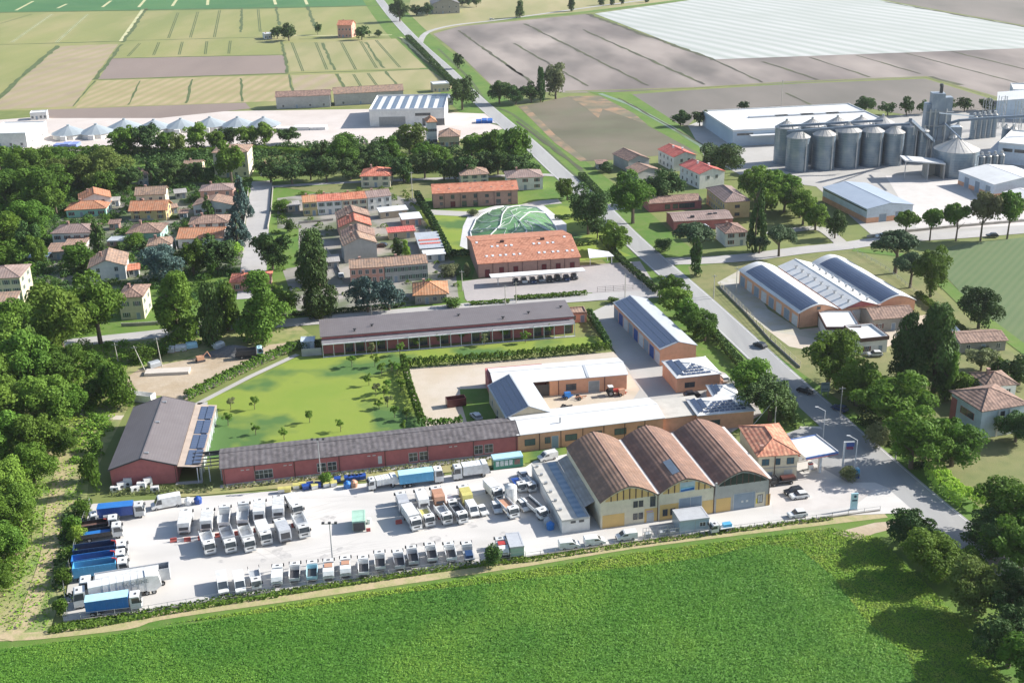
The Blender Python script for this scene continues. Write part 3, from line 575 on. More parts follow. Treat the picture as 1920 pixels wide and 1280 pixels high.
# three tiled warehouses
WP = [(1126, 992), (1232, 977), (1333, 962), (1441, 948)]
names = ['left tiled warehouse of three, with cream front and dark brown arched roof', 'middle tiled warehouse of three, with blue sign under its arched roof', 'right tiled warehouse of three, with dark glazed gable and grey doors']
a, d0 = G(WP[0]), G(WP[3]) - G(WP[0]); yw = math.atan2(d0.y, d0.x); Ltot = d0.length
back = G((1062.6, 840.5), 6.2) - a; back.z = 0
yv = math.atan2(back.y, back.x) - rad(90); yaw = (yw + yv) / 2; DW = back.length
for i in range(3):
    b = Bld('warehouse', names[i], 'warehouse', WP[0], WP[3], None, DW, 6.2, 0)
    u = Vector((math.cos(yaw), math.sin(yaw), 0)); wd = Ltot / 3
    b.root.location = a + u * (wd * i); b.root.rotation_euler.z = yaw; b.W = wd - .03; b.h = 6.2; b.D = DW
    wm = [W_CREAM, W_CREAM, wallm("stained_render", (.42, .41, .38))][i]
    b.walls(wm, 'arch_v', 3.0, y0=0); rf = b.roof(R_WARE, 'arch_v', 3.1, .18)
    MB().box(b.W / 2 - .2, b.W / 2 + .2, -.2, b.D + .2, 9.35, 9.55).build('ridge', M('pale_ridge', (.34, .21, .165), None, 1), rf)
    MB().box(b.W - .35, b.W + .35, -.1, b.D + .1, 6.5, 6.72).build('gutter', M('pale_gutter', (.62, .58, .54), None, 1), rf)
    # gable infill panels with dark mullions
    gm_ = OCHRE if i < 2 else M('dark_glazing', (.04, .055, .05), None, 1, rough=.3)
    N = 8
    for k in range(N):
        x0, x1 = b.W * (.07 + .86 * k / N), b.W * (.07 + .86 * (k + 1) / N)
        f = lambda x: 6.2 + 2.8 * arch(x / b.W) - .15
        MB().prism([(x0 + .14, 6.35), (x1 - .14, 6.35), (x1 - .14, max(f(x1), 6.5)), (x0 + .14, max(f(x0), 6.5))], -.06, .05, 'y').build('gable_panel', gm_, b.root)
        MB().box(x1 - .09, x1 + .09, -.1, .04, 6.3, max(f(x1), 6.5)).build('mullion', GUT, b.root)
    MB().box(b.W - .12, b.W - .0, -.16, -.02, .05, 6.3).build('downpipe', GUT, b.root)
    if i == 0:
        b.band(.4, 5.2, .1, 3.2, OCHRE, name='closed_gate'); b.band(9.6, 12.6, .1, 3.4, OCHRE, -.03, 'panel')
        for z in (1.3, 4.2):
            for u_ in (7.6, 8.8): b.win('F', u_, z, .8, 1.3, fm=DFRAME)
        b.win('F', 11.4, 3.9, 1.0, 2.2, fm=DFRAME); b.win('F', 10.9, .1, 1.4, 2.2, pm=M('pale_door', (.5, .5, .48), None, 1), bars=0, name='door', off=.04)
        b.band(10, 11.5, 2.6, 2.9, M('small_sign', (.5, .35, .45), None, 1), -.08, 'sign')
    if i == 1:
        b.band(.4, 4.6, .1, 3.8, OCHRE, name='panel'); b.win('F', 1.6, 1.2, .9, 1.4, fm=DFRAME, off=.05); b.win('F', 3.3, 1.2, .9, 1.4, fm=DFRAME, off=.05)
        g = b.win('F', 7.2, .1, 5.0, 4.6, pm=DOORG, bars=1, name='gate'); 
        MB().box(-.6, -.2, -.04, -.02, 1.2, 1.6).box(.9, 1.3, -.04, -.02, 1.2, 1.6).build('notice', FRAME, g)
        b.band(9.9, 12.4, .1, 3.4, OCHRE, name='panel')
        s_ = b.band(4.7, 8.1, 6.2, 8.6, FRAME, -.14, 'billboard')
        s_.name = 'billboard'
        bb = MB(); bb.box(4.85, 7.95, -.17, -.14, 7.5, 8.45, 0); bb.box(4.85, 7.95, -.17, -.14, 7.0, 7.5, 1)
        bb.add([(4.85, -.175, 6.4), (7.95, -.175, 6.55), (7.95, -.175, 7.15), (6.6, -.175, 7.0), (4.85, -.175, 6.85)], [(0, 1, 2, 3, 4)], 2)
        bb.add([(4.85, -.172, 6.8), (7.95, -.172, 6.9), (7.95, -.172, 7.3), (4.85, -.172, 7.2)], [(0, 1, 2, 3)], 3)
        bb.build('poster', [M('sign_grey', (.42, .52, .55), None, 1), M('sign_teal', (.25, .42, .45), None, 1), M('sign_blue', (.03, .13, .36), None, 1), M('sign_sky', (.25, .50, .72), None, 1)], s_)
        MB().prism([(b.W * .33, 6.4 + 3.1 * arch(.33)), (b.W * .46, 6.4 + 3.1 * arch(.46)), (b.W * .46, 6.5 + 3.1 * arch(.46)), (b.W * .33, 6.5 + 3.1 * arch(.33))], 3, 9, 'y').build('skylight', M('roof_panel_grey', (.16, .2, .25), None, .5, rough=.3), rf)
    if i == 2:
        b.band(.5, 3.8, .1, 3.4, OCHRE, name='panel'); g = b.win('F', 6.9, .1, 4.8, 3.9, pm=DOORG, bars=0, name='gate')
        MB().box(-.7, -.2, -.04, -.02, 1.6, 2.1).box(.4, .9, -.04, -.02, 1.6, 2.1).build('notice', FRAME, g)
        b.band(9.5, 11.6, .1, 3.6, W_CREAM, -.05, 'panel'); b.win('F', 10.5, 1.2, 1.0, 1.8, fm=DFRAME, off=.05, pm=M('pale_door', (.5, .5, .48))); b.band(11.9, 12.9, .1, 2.9, OCHRE, -.045, 'panel'); b.band(9.6, 10.0, 1.0, 2.2, M('yellow_notice', (.7, .6, .08), None, 1), -.08, 'notice')
        MB().box(.1, .5, -.3, .0, 4.4, 7.4).build('chimney', W_GREY, b.root)
    WB = b
# flat shed beside them
b = Bld('shed', 'low white flat-roofed shed with blue-grey glazed roof strip beside the tiled warehouses', 'shed', (1054, 1001), (1107, 996), None, DW * 1.0, 3.2, 0)
b.root.rotation_euler.z = yaw; b.yaw = yaw
b.walls(W_WHITE); rf = b.roof(M('pale_concrete_roof', (.50, .48, .44), (.44, .42, .38), .3, stripe=(rad(90), 3, (.36, .35, .33), .5)), 'flat', .12)
MB().box(b.W * .58, b.W * .9, .4, b.D - .3, 3.22, 3.3).build('skylight', M('blue_rooflight', (.12, .19, .26), (.20, .27, .34), .6, rough=.4, stripe=(rad(90), 2.2, (.3, .36, .42), .6)), rf)
b.win('F', b.W * .4, 2.4, .9, .35, fm=DFRAME, bars=0); b.win('F', b.W * .7, 2.4, .9, .35, fm=DFRAME, bars=0)
for k in range(6): MB().box(.5, 1.1, 4 + k * 4.0, 4.5 + k * 4.0, 3.3, 3.7).build('vent', METAL, rf)
MB().prism([(b.W + .1, 3.3), (b.W + 2.2, 4.3), (b.W + 2.2, 4.4), (b.W + .1, 3.4)], 4, b.D, 'y').prism([(b.W + 2.2, 4.3), (b.W + 4.6, 4.6), (b.W + 4.6, 4.7), (b.W + 2.2, 4.4)], 4, b.D, 'y').build('link_roof', R_OLDG, b.root)
# office house by the fuel station
b = Bld('office', 'two-storey cream office with orange hipped roof next to the fuel canopy', 'office', (1420, 903), (1491, 896), (1378, 826), None, 6.4, 0)
b.D = min(b.D, 15); b.walls(W_CREAM); rf = b.roof(roofm("orange_red_tiles", (.50, .20, .13), (.60, .32, .2)), 'hip', 2.0, .5)
for u in (.18, .5, .82): b.win('F', u * b.W, 4.1, 1.5 if u != .5 else .9, 1.4, fm=DFRAME, pm=M('blue_pane', (.05, .12, .16), None, 1, rough=.2))
b.win('F', .78 * b.W, .9, 1.7, 1.6, pm=M('pale_shutter', (.5, .5, .47), None, 1), bars=0); b.door('F', .3, 1.2, 2.2); b.band(0, b.W, 3.2, 3.45, W_GREY, -.06, 'string_course'); b.pipes([.42]); b.wins('R', [.3, .7], 4.1); b.chimney(1.0, 1.5, 6.8, 8.2, rf)
# fuel canopy
fa = G((1511.6, 858), 5.2); fb = G((1571, 847), 5.2); fc = G((1482.7, 824.5), 5.2)
yy = math.atan2((fb - fa).y, (fb - fa).x); t = thing('fuel_canopy', 'white flat fuel station canopy with blue fascia on a white post', 'canopy', (fa.x, fa.y, 0), yy)
FW, FD = (fb - fa).length, (fc - fa).length
MB().box(0, FW, 0, FD, 4.9, 5.15).build('roof', R_WHITE, t)
m = MB().box(-.1, FW + .1, -.15, 0, 4.75, 5.35).box(-.1, FW + .1, FD, FD + .15, 4.75, 5.35).build('fascia', M('fascia_blue', (.12, .22, .50), None, 1), t)
MB().box(-.2, -.05, -.1, FD + .1, 4.75, 5.4).box(FW + .05, FW + .2, -.1, FD + .1, 4.75, 5.4).build('fascia', STEEL, t)
MB().box(-.05, FW, -.2, -.15, 4.7, 4.85).build('trim', M('red_trim', (.5, .12, .1), None, 1), t)
for x, y in ((FW * .55, 1.2), (FW * .55, FD - 1.5)): MB().box(x - .3, x + .3, y - .3, y + .3, .15, 4.9).build('post', STEEL, t)
for k, y in enumerate((3.0, 7.5)):
    q = thing('fuel_pump', ['white and red fuel pump on the nearer island under the canopy', 'white and red fuel pump on the farther island under the canopy'][k], 'fuel pump', t.matrix_basis @ Vector((FW * .4, min(y, FD - 1), .16)), yy, 'fuel pumps')
    MB().box(-1.8, 1.8, -.6, .6, 0, .15).build('island', m_conc2, q); MB().box(-.5, .5, -.3, .3, .15, 1.9).build('body', STEEL, q); MB().box(-.52, .52, -.32, .32, 1.4, 1.75).build('display', M('pump_red', (.5, .05, .04), None, 1), q); MB().tube((.52, 0, 1.2), (.9, 0, .5), .05).tube((.9, 0, .5), (.55, 0, .3), .05).build('hose', DARKM, q)

# ------------------------------------------------------------------ park house, barn and glass shell
b = Bld('restored_barn', 'brick barn with red-orange tiled roof, roof windows and white parking canopy before it', 'barn', (897, 495), (1087, 482), None, 1, 5.0, 5.0, ridge=((886, 453), 8.0))
b.walls(W_BRICK, 'gable_u', 3.0); rf = b.roof(roofm("new_red_tiles", (.50, .20, .13), (.56, .25, .17), 0, .5), 'gable_u', 3.0, .4)
b.pipes([.14, .29, .43, .58, .71, .85]); 
for u in (.085, .225, .365, .645, .785, .925): b.win('F', u * b.W, .2 if u < .1 else 1.4, 1.5, 2.6 if u < .1 else 1.9, fm=DFRAME, pm=SHUT_D, bars=0)
sl_ = 3.0 / (b.D / 2)
for us, t_ in (((.10, .16, .235, .29, .37, .43, .62, .675, .76, .81, .90, .955), .25), ((.18, .235, .32, .375, .60, .655, .74, .795), .66), ((.04, .93), .88)):
    for u in us:
        y = t_ * b.D / 2; MB().prism([(y, 5 + sl_ * y + .24), (y + 1.1, 5 + sl_ * (y + 1.1) + .24), (y + 1.1, 5 + sl_ * (y + 1.1) + .32), (y, 5 + sl_ * y + .32)], u * b.W - .4, u * b.W + .4, 'x').build('roof_window', M('rooflight', (.62, .66, .7), None, 1, rough=.2), rf)
for u in (.27, .68): MB().box(u * b.W, u * b.W + 1.4, b.D * .42, b.D * .42 + .6, 7.4, 8.5).build('chimney', GUT, rf)
b = Bld('restored_barn', 'brick barn with plain red tiled roof and two window rows behind the glass shell', 'barn', (813, 391), (971, 383), None, 1, 6.2, 0, ridge=((808, 343), 8.2))
b.D = min(b.D, 12); b.walls(W_BRICK, 'gable_u', 2.2); rf = b.roof(roofm("new_red_tiles"if 0 else "red_orange_tiles", (.54, .19, .12), (.58, .26, .17), 0, .5), 'gable_u', 2.2, .4)
b.pipes([.13, .32, .52, .72, .92])
for k in range(7):
    u = (k + .7) / 7.4; b.win('F', u * b.W, 3.7, 1.3, 1.5 if k % 2 else 1.1, fm=DFRAME)
    b.win('F', u * b.W, .3 if k in (1, 2, 3, 5) else 1.2, 1.8 if k in (1, 2, 3, 5) else 1.1, 2.2 if k in (1, 2, 3, 5) else 1.1, fm=DFRAME, pm=SHUT_D if k == 1 else GLASS)
for k in range(8): MB().box((k + .5) / 8 * b.W, (k + .5) / 8 * b.W + .7, 2.2, 3.0, 7.15, 7.35).build('roof_window', METAL, rf)
# parking canopy
ca, cb = G((921, 521), 3.4), G((1098, 508), 3.4); yy = math.atan2((cb - ca).y, (cb - ca).x); t = thing('parking_canopy', 'long white parking canopy on forked white posts before the brick barn', 'canopy', (ca.x, ca.y, 0), yy); L_ = (cb - ca).length
MB().prism([(0, 3.3), (4.8, 3.0), (4.8, 3.15), (0, 3.5)], 0, L_, 'x').build('roof', M('membrane', (.72, .71, .69), None, .3), t)
for k in range(6):
    x = L_ * (.08 + .168 * k); MB().tube((x, 2.0, 0), (x, 2.2, 1.7), .16).tube((x, 2.2, 1.7), (x - .8, .6, 3.25), .1).tube((x, 2.2, 1.7), (x + .8, 3.8, 3.0), .1).build('post', STEEL, t)
PKC = t, L_
t = thing('shade_sail', 'white folded shade sail at the right end of the brick barn', 'canopy', (*G((1105, 500)).xy, 0), yy)
MB().add([(0, 0, 3), (9, 1, 2.7), (8, 5, 3.2), (1, 7, 4.2), (0, 0, 3.15), (9, 1, 2.85), (8, 5, 3.35), (1, 7, 4.35)], [(0, 1, 2, 3), (4, 5, 6, 7), (0, 1, 5, 4), (1, 2, 6, 5), (2, 3, 7, 6), (3, 0, 4, 7)]).build('roof', STEEL, t)
for x, y in ((.5, .8), (8.2, 1.3), (7.5, 4.6)): MB().tube((x, y, 0), (x, y, 2.8), .12).build('post', STEEL, t)
# faceted glass shell over greenery
t = thing('glass_shell', 'large faceted green glass shell roof with white steel ribs in the park', 'glass pavilion', (*G((965, 432)).xy, 0), 0)
base = [(884, 448), (888, 424), (904, 404), (944, 389), (1006, 391), (1034, 416), (1046, 446), (1005, 462), (935, 466)]
o0 = t.location; SHELL = M('green_glass_shell', (.075, .19, .06), (.14, .28, .10), .09, rough=.45, stripe=(.5, 1.2, (.07, .15, .06), .35), spec=.5, c3=(.24, .36, .25), sc3=.25, amt3=.6)
B0 = [G(p) - o0 for p in base]; nB = len(B0); B1 = []
for i in range(nB):
    for k in range(2): q = B0[i].lerp(B0[(i + 1) % nB], k / 2); B1.append(Vector((q.x, q.y, 0)) * (1 + .05 * k))
cc_ = G((964, 424)) - o0; cc_.z = 0; T_ = [0.001, .3, .55, .8, 1.0]
def dome(i, t_, lift=0): q = cc_.lerp(B1[i % len(B1)], t_); return Vector((q.x, q.y, .3 + 3.8 * (1 - t_ ** 1.8) + lift))
m = MB(); n2 = len(B1)
for a in range(4):
    for i in range(n2): m.add([dome(i, T_[a]), dome(i + 1, T_[a]), dome(i + 1, T_[a + 1]), dome(i, T_[a + 1])], [(0, 1, 2, 3)])
m.build('glazing', SHELL, t); m = MB()
for i in range(n2):
    for a in range(4):
        if a or i % 2 == 0: m.tube(dome(i, T_[a], .12), dome(i + (1 if (i + a) % 2 else 0), T_[a + 1], .12), .08, n=4)
for i in range(n2): m.tube(dome(i, 1, .12), dome(i + 1, 1, .12), .28, n=5)
m.build('rib', STEEL, t)
for path in ([(17, 1), (17, .45), (3, .3), (6, .6), (7, 1)], [(9, 1), (9, .5), (14, .25), (14, .6), (15, 1)], [(1, 1), (0, .7), (16, .5)], [(12, 1), (12, .6), (13, .3)]):
    m = MB()
    for a, b_ in zip(path, path[1:]):
        P0, P1 = dome(*a, .3), dome(*b_, .3); md = (P0 + P1) / 2; md.z += .2; m.tube(P0, md, .2, n=5).tube(md, P1, .2, n=5)
    m.build('main_rib', STEEL, t)

# ------------------------------------------------------------------ village houses (left)
house('bungalow with bright orange hipped roof and turquoise front wall', (126, 409), (200, 405), D=11, h=3.2, z=0, wall=W_TURQ, roof=R_ORANGE, r=2.2, fl=1, nF=4, shut=SHUT_D)
house('white house with orange roof half hidden behind the turquoise bungalow', (150, 378), (207, 372), D=11, h=5.5, z=5, wall=W_WHITE, roof=R_ORANGE, kind='gable_v', r=2.2, nF=2)
house('tan-roofed villa upper storey behind the yellow villa with orange roof', (254, 366), (309, 363), D=9, h=7.0, z=7, wall=W_CREAM, roof=R_TAN, kind='gable_u', r=2.0)
house('yellow villa with stepped orange roof in the village centre', (244, 394), (310, 392), D=9, h=4.6, z=4.6, wall=W_YELLOW, roof=R_ORANGE, kind='gable_u', r=2.4, nF=3, o=.8)
house('pink-roofed house next to the dark cedar by the village street', (375, 359), (436, 356), D=10, h=5.5, z=5.5, wall=W_PINK, roof=R_PINK, kind='hip', r=1.8)
house('white bungalow with brown gabled roof behind a small spruce', (362, 386), (437, 384), D=10, h=4.0, z=4, wall=W_WHITE, roof=R_TAN, kind='gable_v', r=1.9, nF=4, fl=1)
house('house with red-brown hipped roof behind the orange-roofed white house', (355, 421), (427, 417), D=10, h=4.5, z=4.5, wall=W_WHITE, roof=R_BROWN, r=2.0)
house('white house with orange gabled roof and one dark gable window', (333, 447), (416, 445), D=11, h=3.8, z=3.8, wall=W_WHITE, roof=R_ORANGE, kind='gable_u', r=2.3, fl=1, nF=3)
house('two-storey house with long brown hipped roof at the left of the village', (97, 438), (172, 436), D=11, h=6.3, z=6.3, wall=W_WHITE, roof=R_PINK, r=2.0, nF=4)
house('small tan-roofed extension below the long brown hipped roof', (121, 460), (158, 459), D=7, h=3.6, z=3.6, wall=W_GREY, roof=R_TAN, kind='mono', r=1, fl=1, nF=2, chim=False)
house('low brown-roofed shed beside the blue carport', (88, 473), (128, 471), D=8, h=3.0, z=3, wall=W_GREY, roof=R_TAN, kind='mono', r=.8, fl=1, nF=3, chim=False, name='shed', cat='shed')
house('pale bungalow with brown pyramid roof in the middle of the village gardens', (238, 438), (300, 436), D=12, h=3.4, z=3.4, wall=W_TURQ, roof=R_BROWN, r=2.3, fl=1)
house('flat grey garage beside the trimmed dark hedge', (200, 452), (236, 451), D=6, h=2.6, z=2.6, wall=W_BRICK, roof=R_GREY, kind='flat', r=.1, fl=1, nF=2, nR=0, chim=False, name='garage', cat='garage')
house('small white house with orange-brown roof below the pyramid-roofed bungalow', (277, 461), (320, 458), D=9, h=3.4, z=3.4, wall=W_WHITE, roof=R_TAN, r=1.7, fl=1, nF=2)
house('white house with tan gabled roof above the big left-hand trees', (170, 530), (238, 524), D=14, h=5.2, z=0, wall=W_WHITE, roof=R_TAN, kind='gable_v', r=2.3, nF=2, nR=4)
house('yellow three-storey block with hipped pink roof at the left edge', (-25, 572), (45, 568), D=13, h=8.8, z=0, wall=W_PALEY, roof=R_PINK, r=2.2, fl=3, nF=4)
house('lower grey and tan house in front of the yellow block at the left edge', (-20, 607), (32, 604), D=7, h=6.2, z=0, wall=W_GREY, roof=R_TAN, kind='mono', r=1.4, fl=2, nF=4, chim=False)
house('tall yellow house with brown roof and sunlit side wall beside the village road', (228, 600), (272, 598), D=11, h=7.4, z=0, wall=W_PALEY, roof=R_BROWN, r=1.6, nF=2, shut=SHUT_G)
house('low red-roofed house mostly hidden behind the birch trees', (432, 530), (505, 526), D=9, h=3.2, z=3.2, wall=W_PINK, roof=R_RED, kind='hip', r=1.6, fl=1)
house('little house with brown roof among dark trees north of the village', (258, 329), (277, 327), D=8, h=5, z=5, wall=W_GREY, roof=R_TAN, kind='hip', r=1.5, nF=2)
house('orange-roofed cottage peeping out of the northern tree belt', (344, 312), (376, 311), D=9, h=3.5, z=3.5, wall=W_CREAM, roof=R_TAN, kind='gable_u', r=1.6, fl=1)
house('tall cream town house with low hipped roof above the village street', (404, 334), (468, 332), D=14, h=11.5, z=0, wall=W_CREAM, roof=R_TAN, r=2.2, fl=3, nF=4, nR=4)
house('annex with brown roof right of the tall cream town house', (487, 316), (520, 314), D=8, h=3.5, z=3.5, wall=W_WHITE, roof=R_PINK, kind='hip', r=1.3, fl=1, nF=2)
# terraces in the middle
T1 = house('left end of the long terrace, yellow with bright orange roof', (570, 406), (596, 404), D=9, h=5.6, z=0, wall=W_YELLOW, roof=R_ORANGE, kind='gable_u', r=1.7, nF=2, nR=0, o=.15, name='terraced_house', group='long terrace in the village')
house('second house of the long terrace, white with red-orange roof', (597, 404), (642, 401), D=9, h=5.6, z=0, wall=W_WHITE, roof=R_RED, kind='gable_u', r=1.7, nF=3, nR=0, o=.15, name='terraced_house', group='long terrace in the village', shut=SHUT_G)
house('third house of the long terrace, pale with red tiled roof', (643, 401), (690, 397), D=9, h=5.6, z=0, wall=W_CREAM, roof=R_RED, kind='gable_u', r=1.7, nF=3, nR=0, o=.15, name='terraced_house', group='long terrace in the village')
house('right end of the long terrace, white with browner roof', (691, 397), (735, 392), D=9, h=5.6, z=0, wall=W_WHITE, roof=R_PINK, kind='gable_u', r=1.7, nF=3, nR=3, o=.15, name='terraced_house', group='long terrace in the village')
house('cream house with double hipped red roof behind the terrace right end', (678, 352), (732, 351), D=13, h=5.0, z=0, wall=W_CREAM, roof=R_RED, kind='hip', r=2.6, nF=3)
house('house with grey-brown hipped roof behind the restored brick barn', (865, 349), (916, 346), D=11, h=4.6, z=0, wall=W_CREAM, roof=R_TAN, r=2.2)
house('white house with pinkish red hipped roof beside the main road', (952, 358), (1018, 355), D=12, h=5.4, z=0, wall=W_WHITE, roof=R_PINK, r=2.2)
for i, (A, B, wl, rf_) in enumerate([((634, 412), (693, 407), W_PINK, R_BROWN), ((637, 428), (695, 424), W_TAN, R_RED), ((642, 448), (702, 444), W_PINK, R_BROWN), ((647, 494), (708, 488), W_GREY, R_TAN)]):
    house(['farthest', 'second farthest', 'second nearest', 'nearest'][i] + ' house of the stepped row with gables facing the village road', A, B, D=9, h=6.6, z=6.2 if i < 3 else 0, wall=wl, roof=rf_, kind='gable_v', r=2.3, nF=0 if i == 3 else 2, nR=2, o=.4, name='row_house', group='stepped row of gabled houses')
house('left half of the lower terrace, pink with weathered brown roof', (658, 535), (722, 531), D=8.5, h=5.8, z=0, wall=W_PINK, roof=R_TAN, kind='gable_u', r=1.7, nF=5, o=.2, name='terraced_house', group='lower terrace', nR=0)
house('right half of the lower terrace, grey-white with weathered brown roof', (723, 531), (803, 524), D=8.5, h=5.8, z=0, wall=W_GREY, roof=R_TAN, kind='gable_u', r=1.7, nF=6, o=.2, name='terraced_house', group='lower terrace', shut=SHUT_G)
house('small house with vivid orange pyramid roof beside the village road', (779, 571), (838, 568), D=11, h=3.2, z=0, wall=W_STONE, roof=R_ORANGE, r=2.4, fl=1, nF=4, nR=3, o=.8)
for lab, A, B, D_, hh, wl, rf_ in [('white-roofed open shed behind the stepped row', (714, 411), (764, 406), 5, 2.8, W_TAN, R_WHITE), ('white-roofed double garage beside the tall park hedge', (756, 425), (790, 422), 7, 2.8, W_PINK, R_WHITE),
                                   ('garage row with dull red flat roof by the small courtyard', (730, 450), (778, 446), 5, 2.8, W_TAN, R_BRIGHT), ('long grey-roofed garage row with red stripes along the park hedge', (790, 480), (830, 477), 18, 2.7, W_GREY, R_GREY),
                                   ('low white canopy at the end of the grey garage row', (797, 492), (834, 489), 4, 2.6, W_WHITE, R_WHITE)]:
    b = house(lab, A, B, D=D_, h=hh, z=0, wall=wl, roof=rf_, kind='mono', r=.4, fl=1, nF=2, nR=1, chim=False, name='garage', cat='garage')
    if 'stripes' in lab:
        for k in (4, 8): MB().prism([(k, 2.7 + .4 * k / 18 + .25), (k + 1.6, 2.7 + .4 * (k + 1.6) / 18 + .25), (k + 1.6, 2.7 + .4 * (k + 1.6) / 18 + .3), (k, 2.7 + .4 * k / 18 + .3)], .1, b.W - .1, 'x').build('awning', R_BRIGHT, b.root)
for lab, A, B, D_, wl, rf_ in [('small white shed behind the turquoise bungalow', (210, 388), (224, 387), 4, W_WHITE, R_OLDG), ('grey roofed shed between yellow villa and pink house', (330, 374), (350, 372), 5, W_GREY, R_OLDG), ('low tan shed right of the yellow villa', (318, 402), (334, 400), 4, W_TAN, R_TAN), ('white garden house left of the small spruce', (338, 412), (352, 411), 4, W_WHITE, R_BROWN),
        ('brick shed in the garden left of the pyramid-roofed bungalow', (206, 432), (224, 431), 4, W_BRICK, R_BROWN), ('white lean-to beside the tan gabled house', (242, 520), (262, 518), 5, W_WHITE, R_RED), ('grey shed left of the lower terrace', (612, 505), (636, 503), 6, W_GREY, R_OLDG), ('small shed behind the long terrace', (540, 398), (562, 396), 5, W_TAN, R_OLDG), ('dark shed beside the corner farmhouse', (1120, 318), (1140, 317), 5, W_GREY, R_BROWN)]:
    house(lab, A, B, D=D_, h=2.5, z=0, wall=wl, roof=rf_, kind='mono', r=.5, fl=1, nF=2, nR=1, chim=False, name='shed', cat='shed')
# glass carport at left
t = thing('carport', 'blue glazed carport on posts at the left edge of the village', 'carport', (*G((56, 498)).xy, 0), .1)
for x in (0, 6.5):
    for y in (0, 8): MB().cyl(x, y, 0, 3, .1).build('post', METAL, t)
MB().box(-.3, 6.8, -.3, 8.3, 3, 3.12).build('roof', M('blue_sheet', (.16, .24, .33), (.1, .16, .24), .5, rough=.3, stripe=(0, 1.6, (.45, .5, .55), .7)), t)

# ------------------------------------------------------------------ right bank of the road
b = Bld('school', 'low red building with weathered tiled roof behind the tall roadside tree', 'school', (1217, 398), (1315, 391), None, 1, 3.4, 0, ridge=((1205, 371), 4.6)); b.D = min(b.D, 15); b.walls(W_RED, 'gable_u', 1.2); b.roof(R_BROWN, 'gable_u', 1.2, .3); b.wins('F', [.35, .5, .62, .72, .82], .8, w=2, h=1.8, fm=DFRAME)
b = Bld('school', 'low dark red building with pale vented tiled roof in front of the yellow building', 'school', (1264, 433), (1373, 427), None, 1, 3.6, 0, ridge=((1247, 402), 4.8)); b.D = min(b.D, 15); b.walls(W_RED, 'gable_u', 1.2); rf = b.roof(R_PINK, 'gable_u', 1.2, .3)
for u, v_ in ((.3, .3), (.62, .6), (.72, .65)): MB().box(u * b.W, u * b.W + 1.4, v_ * b.D / 2, v_ * b.D / 2 + .7, 4.0, 5.0).build('vent', DARKM, rf)
b = Bld('school', 'yellow two-storey building with long hipped roof facing the white house', 'school', (1358, 410), (1406, 408), (1315, 354), None, 6.4, 0)
e = G((1315, 354), 6.4) - b.root.location; yv = math.atan2(e.y, e.x) - rad(90); b.root.rotation_euler.z = (b.yaw + yv) / 2 if abs(b.yaw - yv) < .6 else b.yaw; b.D = min(math.hypot(e.x, e.y), 42)
b.walls(W_YELLOW); b.roof(R_PINK, 'hip', 2.4, .4)
for z in (.9, 4.0): b.win('F', b.W * .5, z, 1.8, 1.1, fm=DFRAME); b.wins('L', [(i + .5) / 8 for i in range(8)], z, w=1.0)
b = house('pale single-storey-over-basement house with brown pyramid roof by the side road', (1360, 463), (1400, 460), D=11, h=5.0, z=0, wall=W_WHITE, roof=R_BROWN, r=1.8, nF=2, nR=0, fl=2, shut=SHUT_B)
house('plain grey render cube beside the dark red school', (1309, 452), (1331, 450), D=5, h=4.6, z=0, wall=W_GREY, roof=R_WHITE, kind='flat', r=.2, fl=1, nF=0, nR=0, chim=False, name='plant_room', cat='outbuilding')
for i, (A, B, C_) in enumerate([((1263, 322), (1302, 317), (1238, 306)), ((1311, 355), (1352, 347), (1284, 336))]):
    b = Bld('farmhouse', ['farther of two white houses with bright red roofs near the dark field', 'nearer of two white houses with bright red roofs'][i], 'house', A, B, C_, None, 6.6, 0, 'white houses with bright red roofs')
    b.walls(W_WHITE, 'gable_v', 1.9); rf = b.roof(R_BRIGHT, 'gable_v', 1.9, .4); b.chimney(b.W * .4, b.D * .6, 7, 9.2, rf, W_WHITE); b.chimney(b.W * .6, b.D * .3, 7, 9.2, rf, W_WHITE)
    b.wins('F', [.35, .68], 4.0); b.wins('L', [.15, .38, .62, .85], 4.0); b.wins('L', [.15, .38, .62, .85], .9)
b = Bld('farmhouse', 'brown-roofed gabled farmhouse at the corner of the dark field', 'house', (1178, 323), (1216, 318), (1152, 309), None, 5.2, 0); b.walls(W_GREY, 'gable_v', 2); b.roof(R_BROWN, 'gable_v', 2, .5); b.wins('F', [.5], 3)
b = Bld('farmhouse', 'lower brown farmhouse joined behind the leafy roadside tree', 'house', (1196, 342), (1238, 336), None, 10, 4.2, 0); b.walls(W_GREY, 'gable_v', 1.6); b.roof(R_TAN, 'gable_v', 1.6, .5); b.wins('F', [.5], 1)
# three long barns
b = Bld('barn', 'left of three long barns, orange with arched blue solar roof', 'barn', (1497, 615), (1567, 606), None, 50, 4.6, 0, 'three parallel barns'); e = G((1390, 507), 4.6) - b.root.location
yv = math.atan2(e.y, e.x) - rad(90); Lb = math.hypot(e.x, e.y); BY = (b.yaw * .4 + yv * .6)
def longbarn(b, kind, r, W_):
    b.root.rotation_euler.z = BY; b.D = Lb; b.W = W_
    b.walls(W_ORANGE, kind, r); return b.roof(R_WHITE, kind, r, .35)
rf = longbarn(b, 'arch_v', 2.2, b.W)
def pvarch(b, rf, r, i0, i1):
    n = 14; o = .35; P = [(-o + (b.W + 2 * o) * i / n, b.h + r * arch(i / n) + .2) for i in range(n + 1)]
    for i in range(i0, i1): MB().prism([(P[i][0], P[i][1] + .02), (P[i + 1][0] - .08, P[i + 1][1] + .02), (P[i + 1][0] - .08, P[i + 1][1] + .09), (P[i][0], P[i][1] + .09)], .3, b.D - 3.5, 'y').build('solar_panel', SOLAR, rf)
pvarch(b, rf, 2.2, 1, 7)
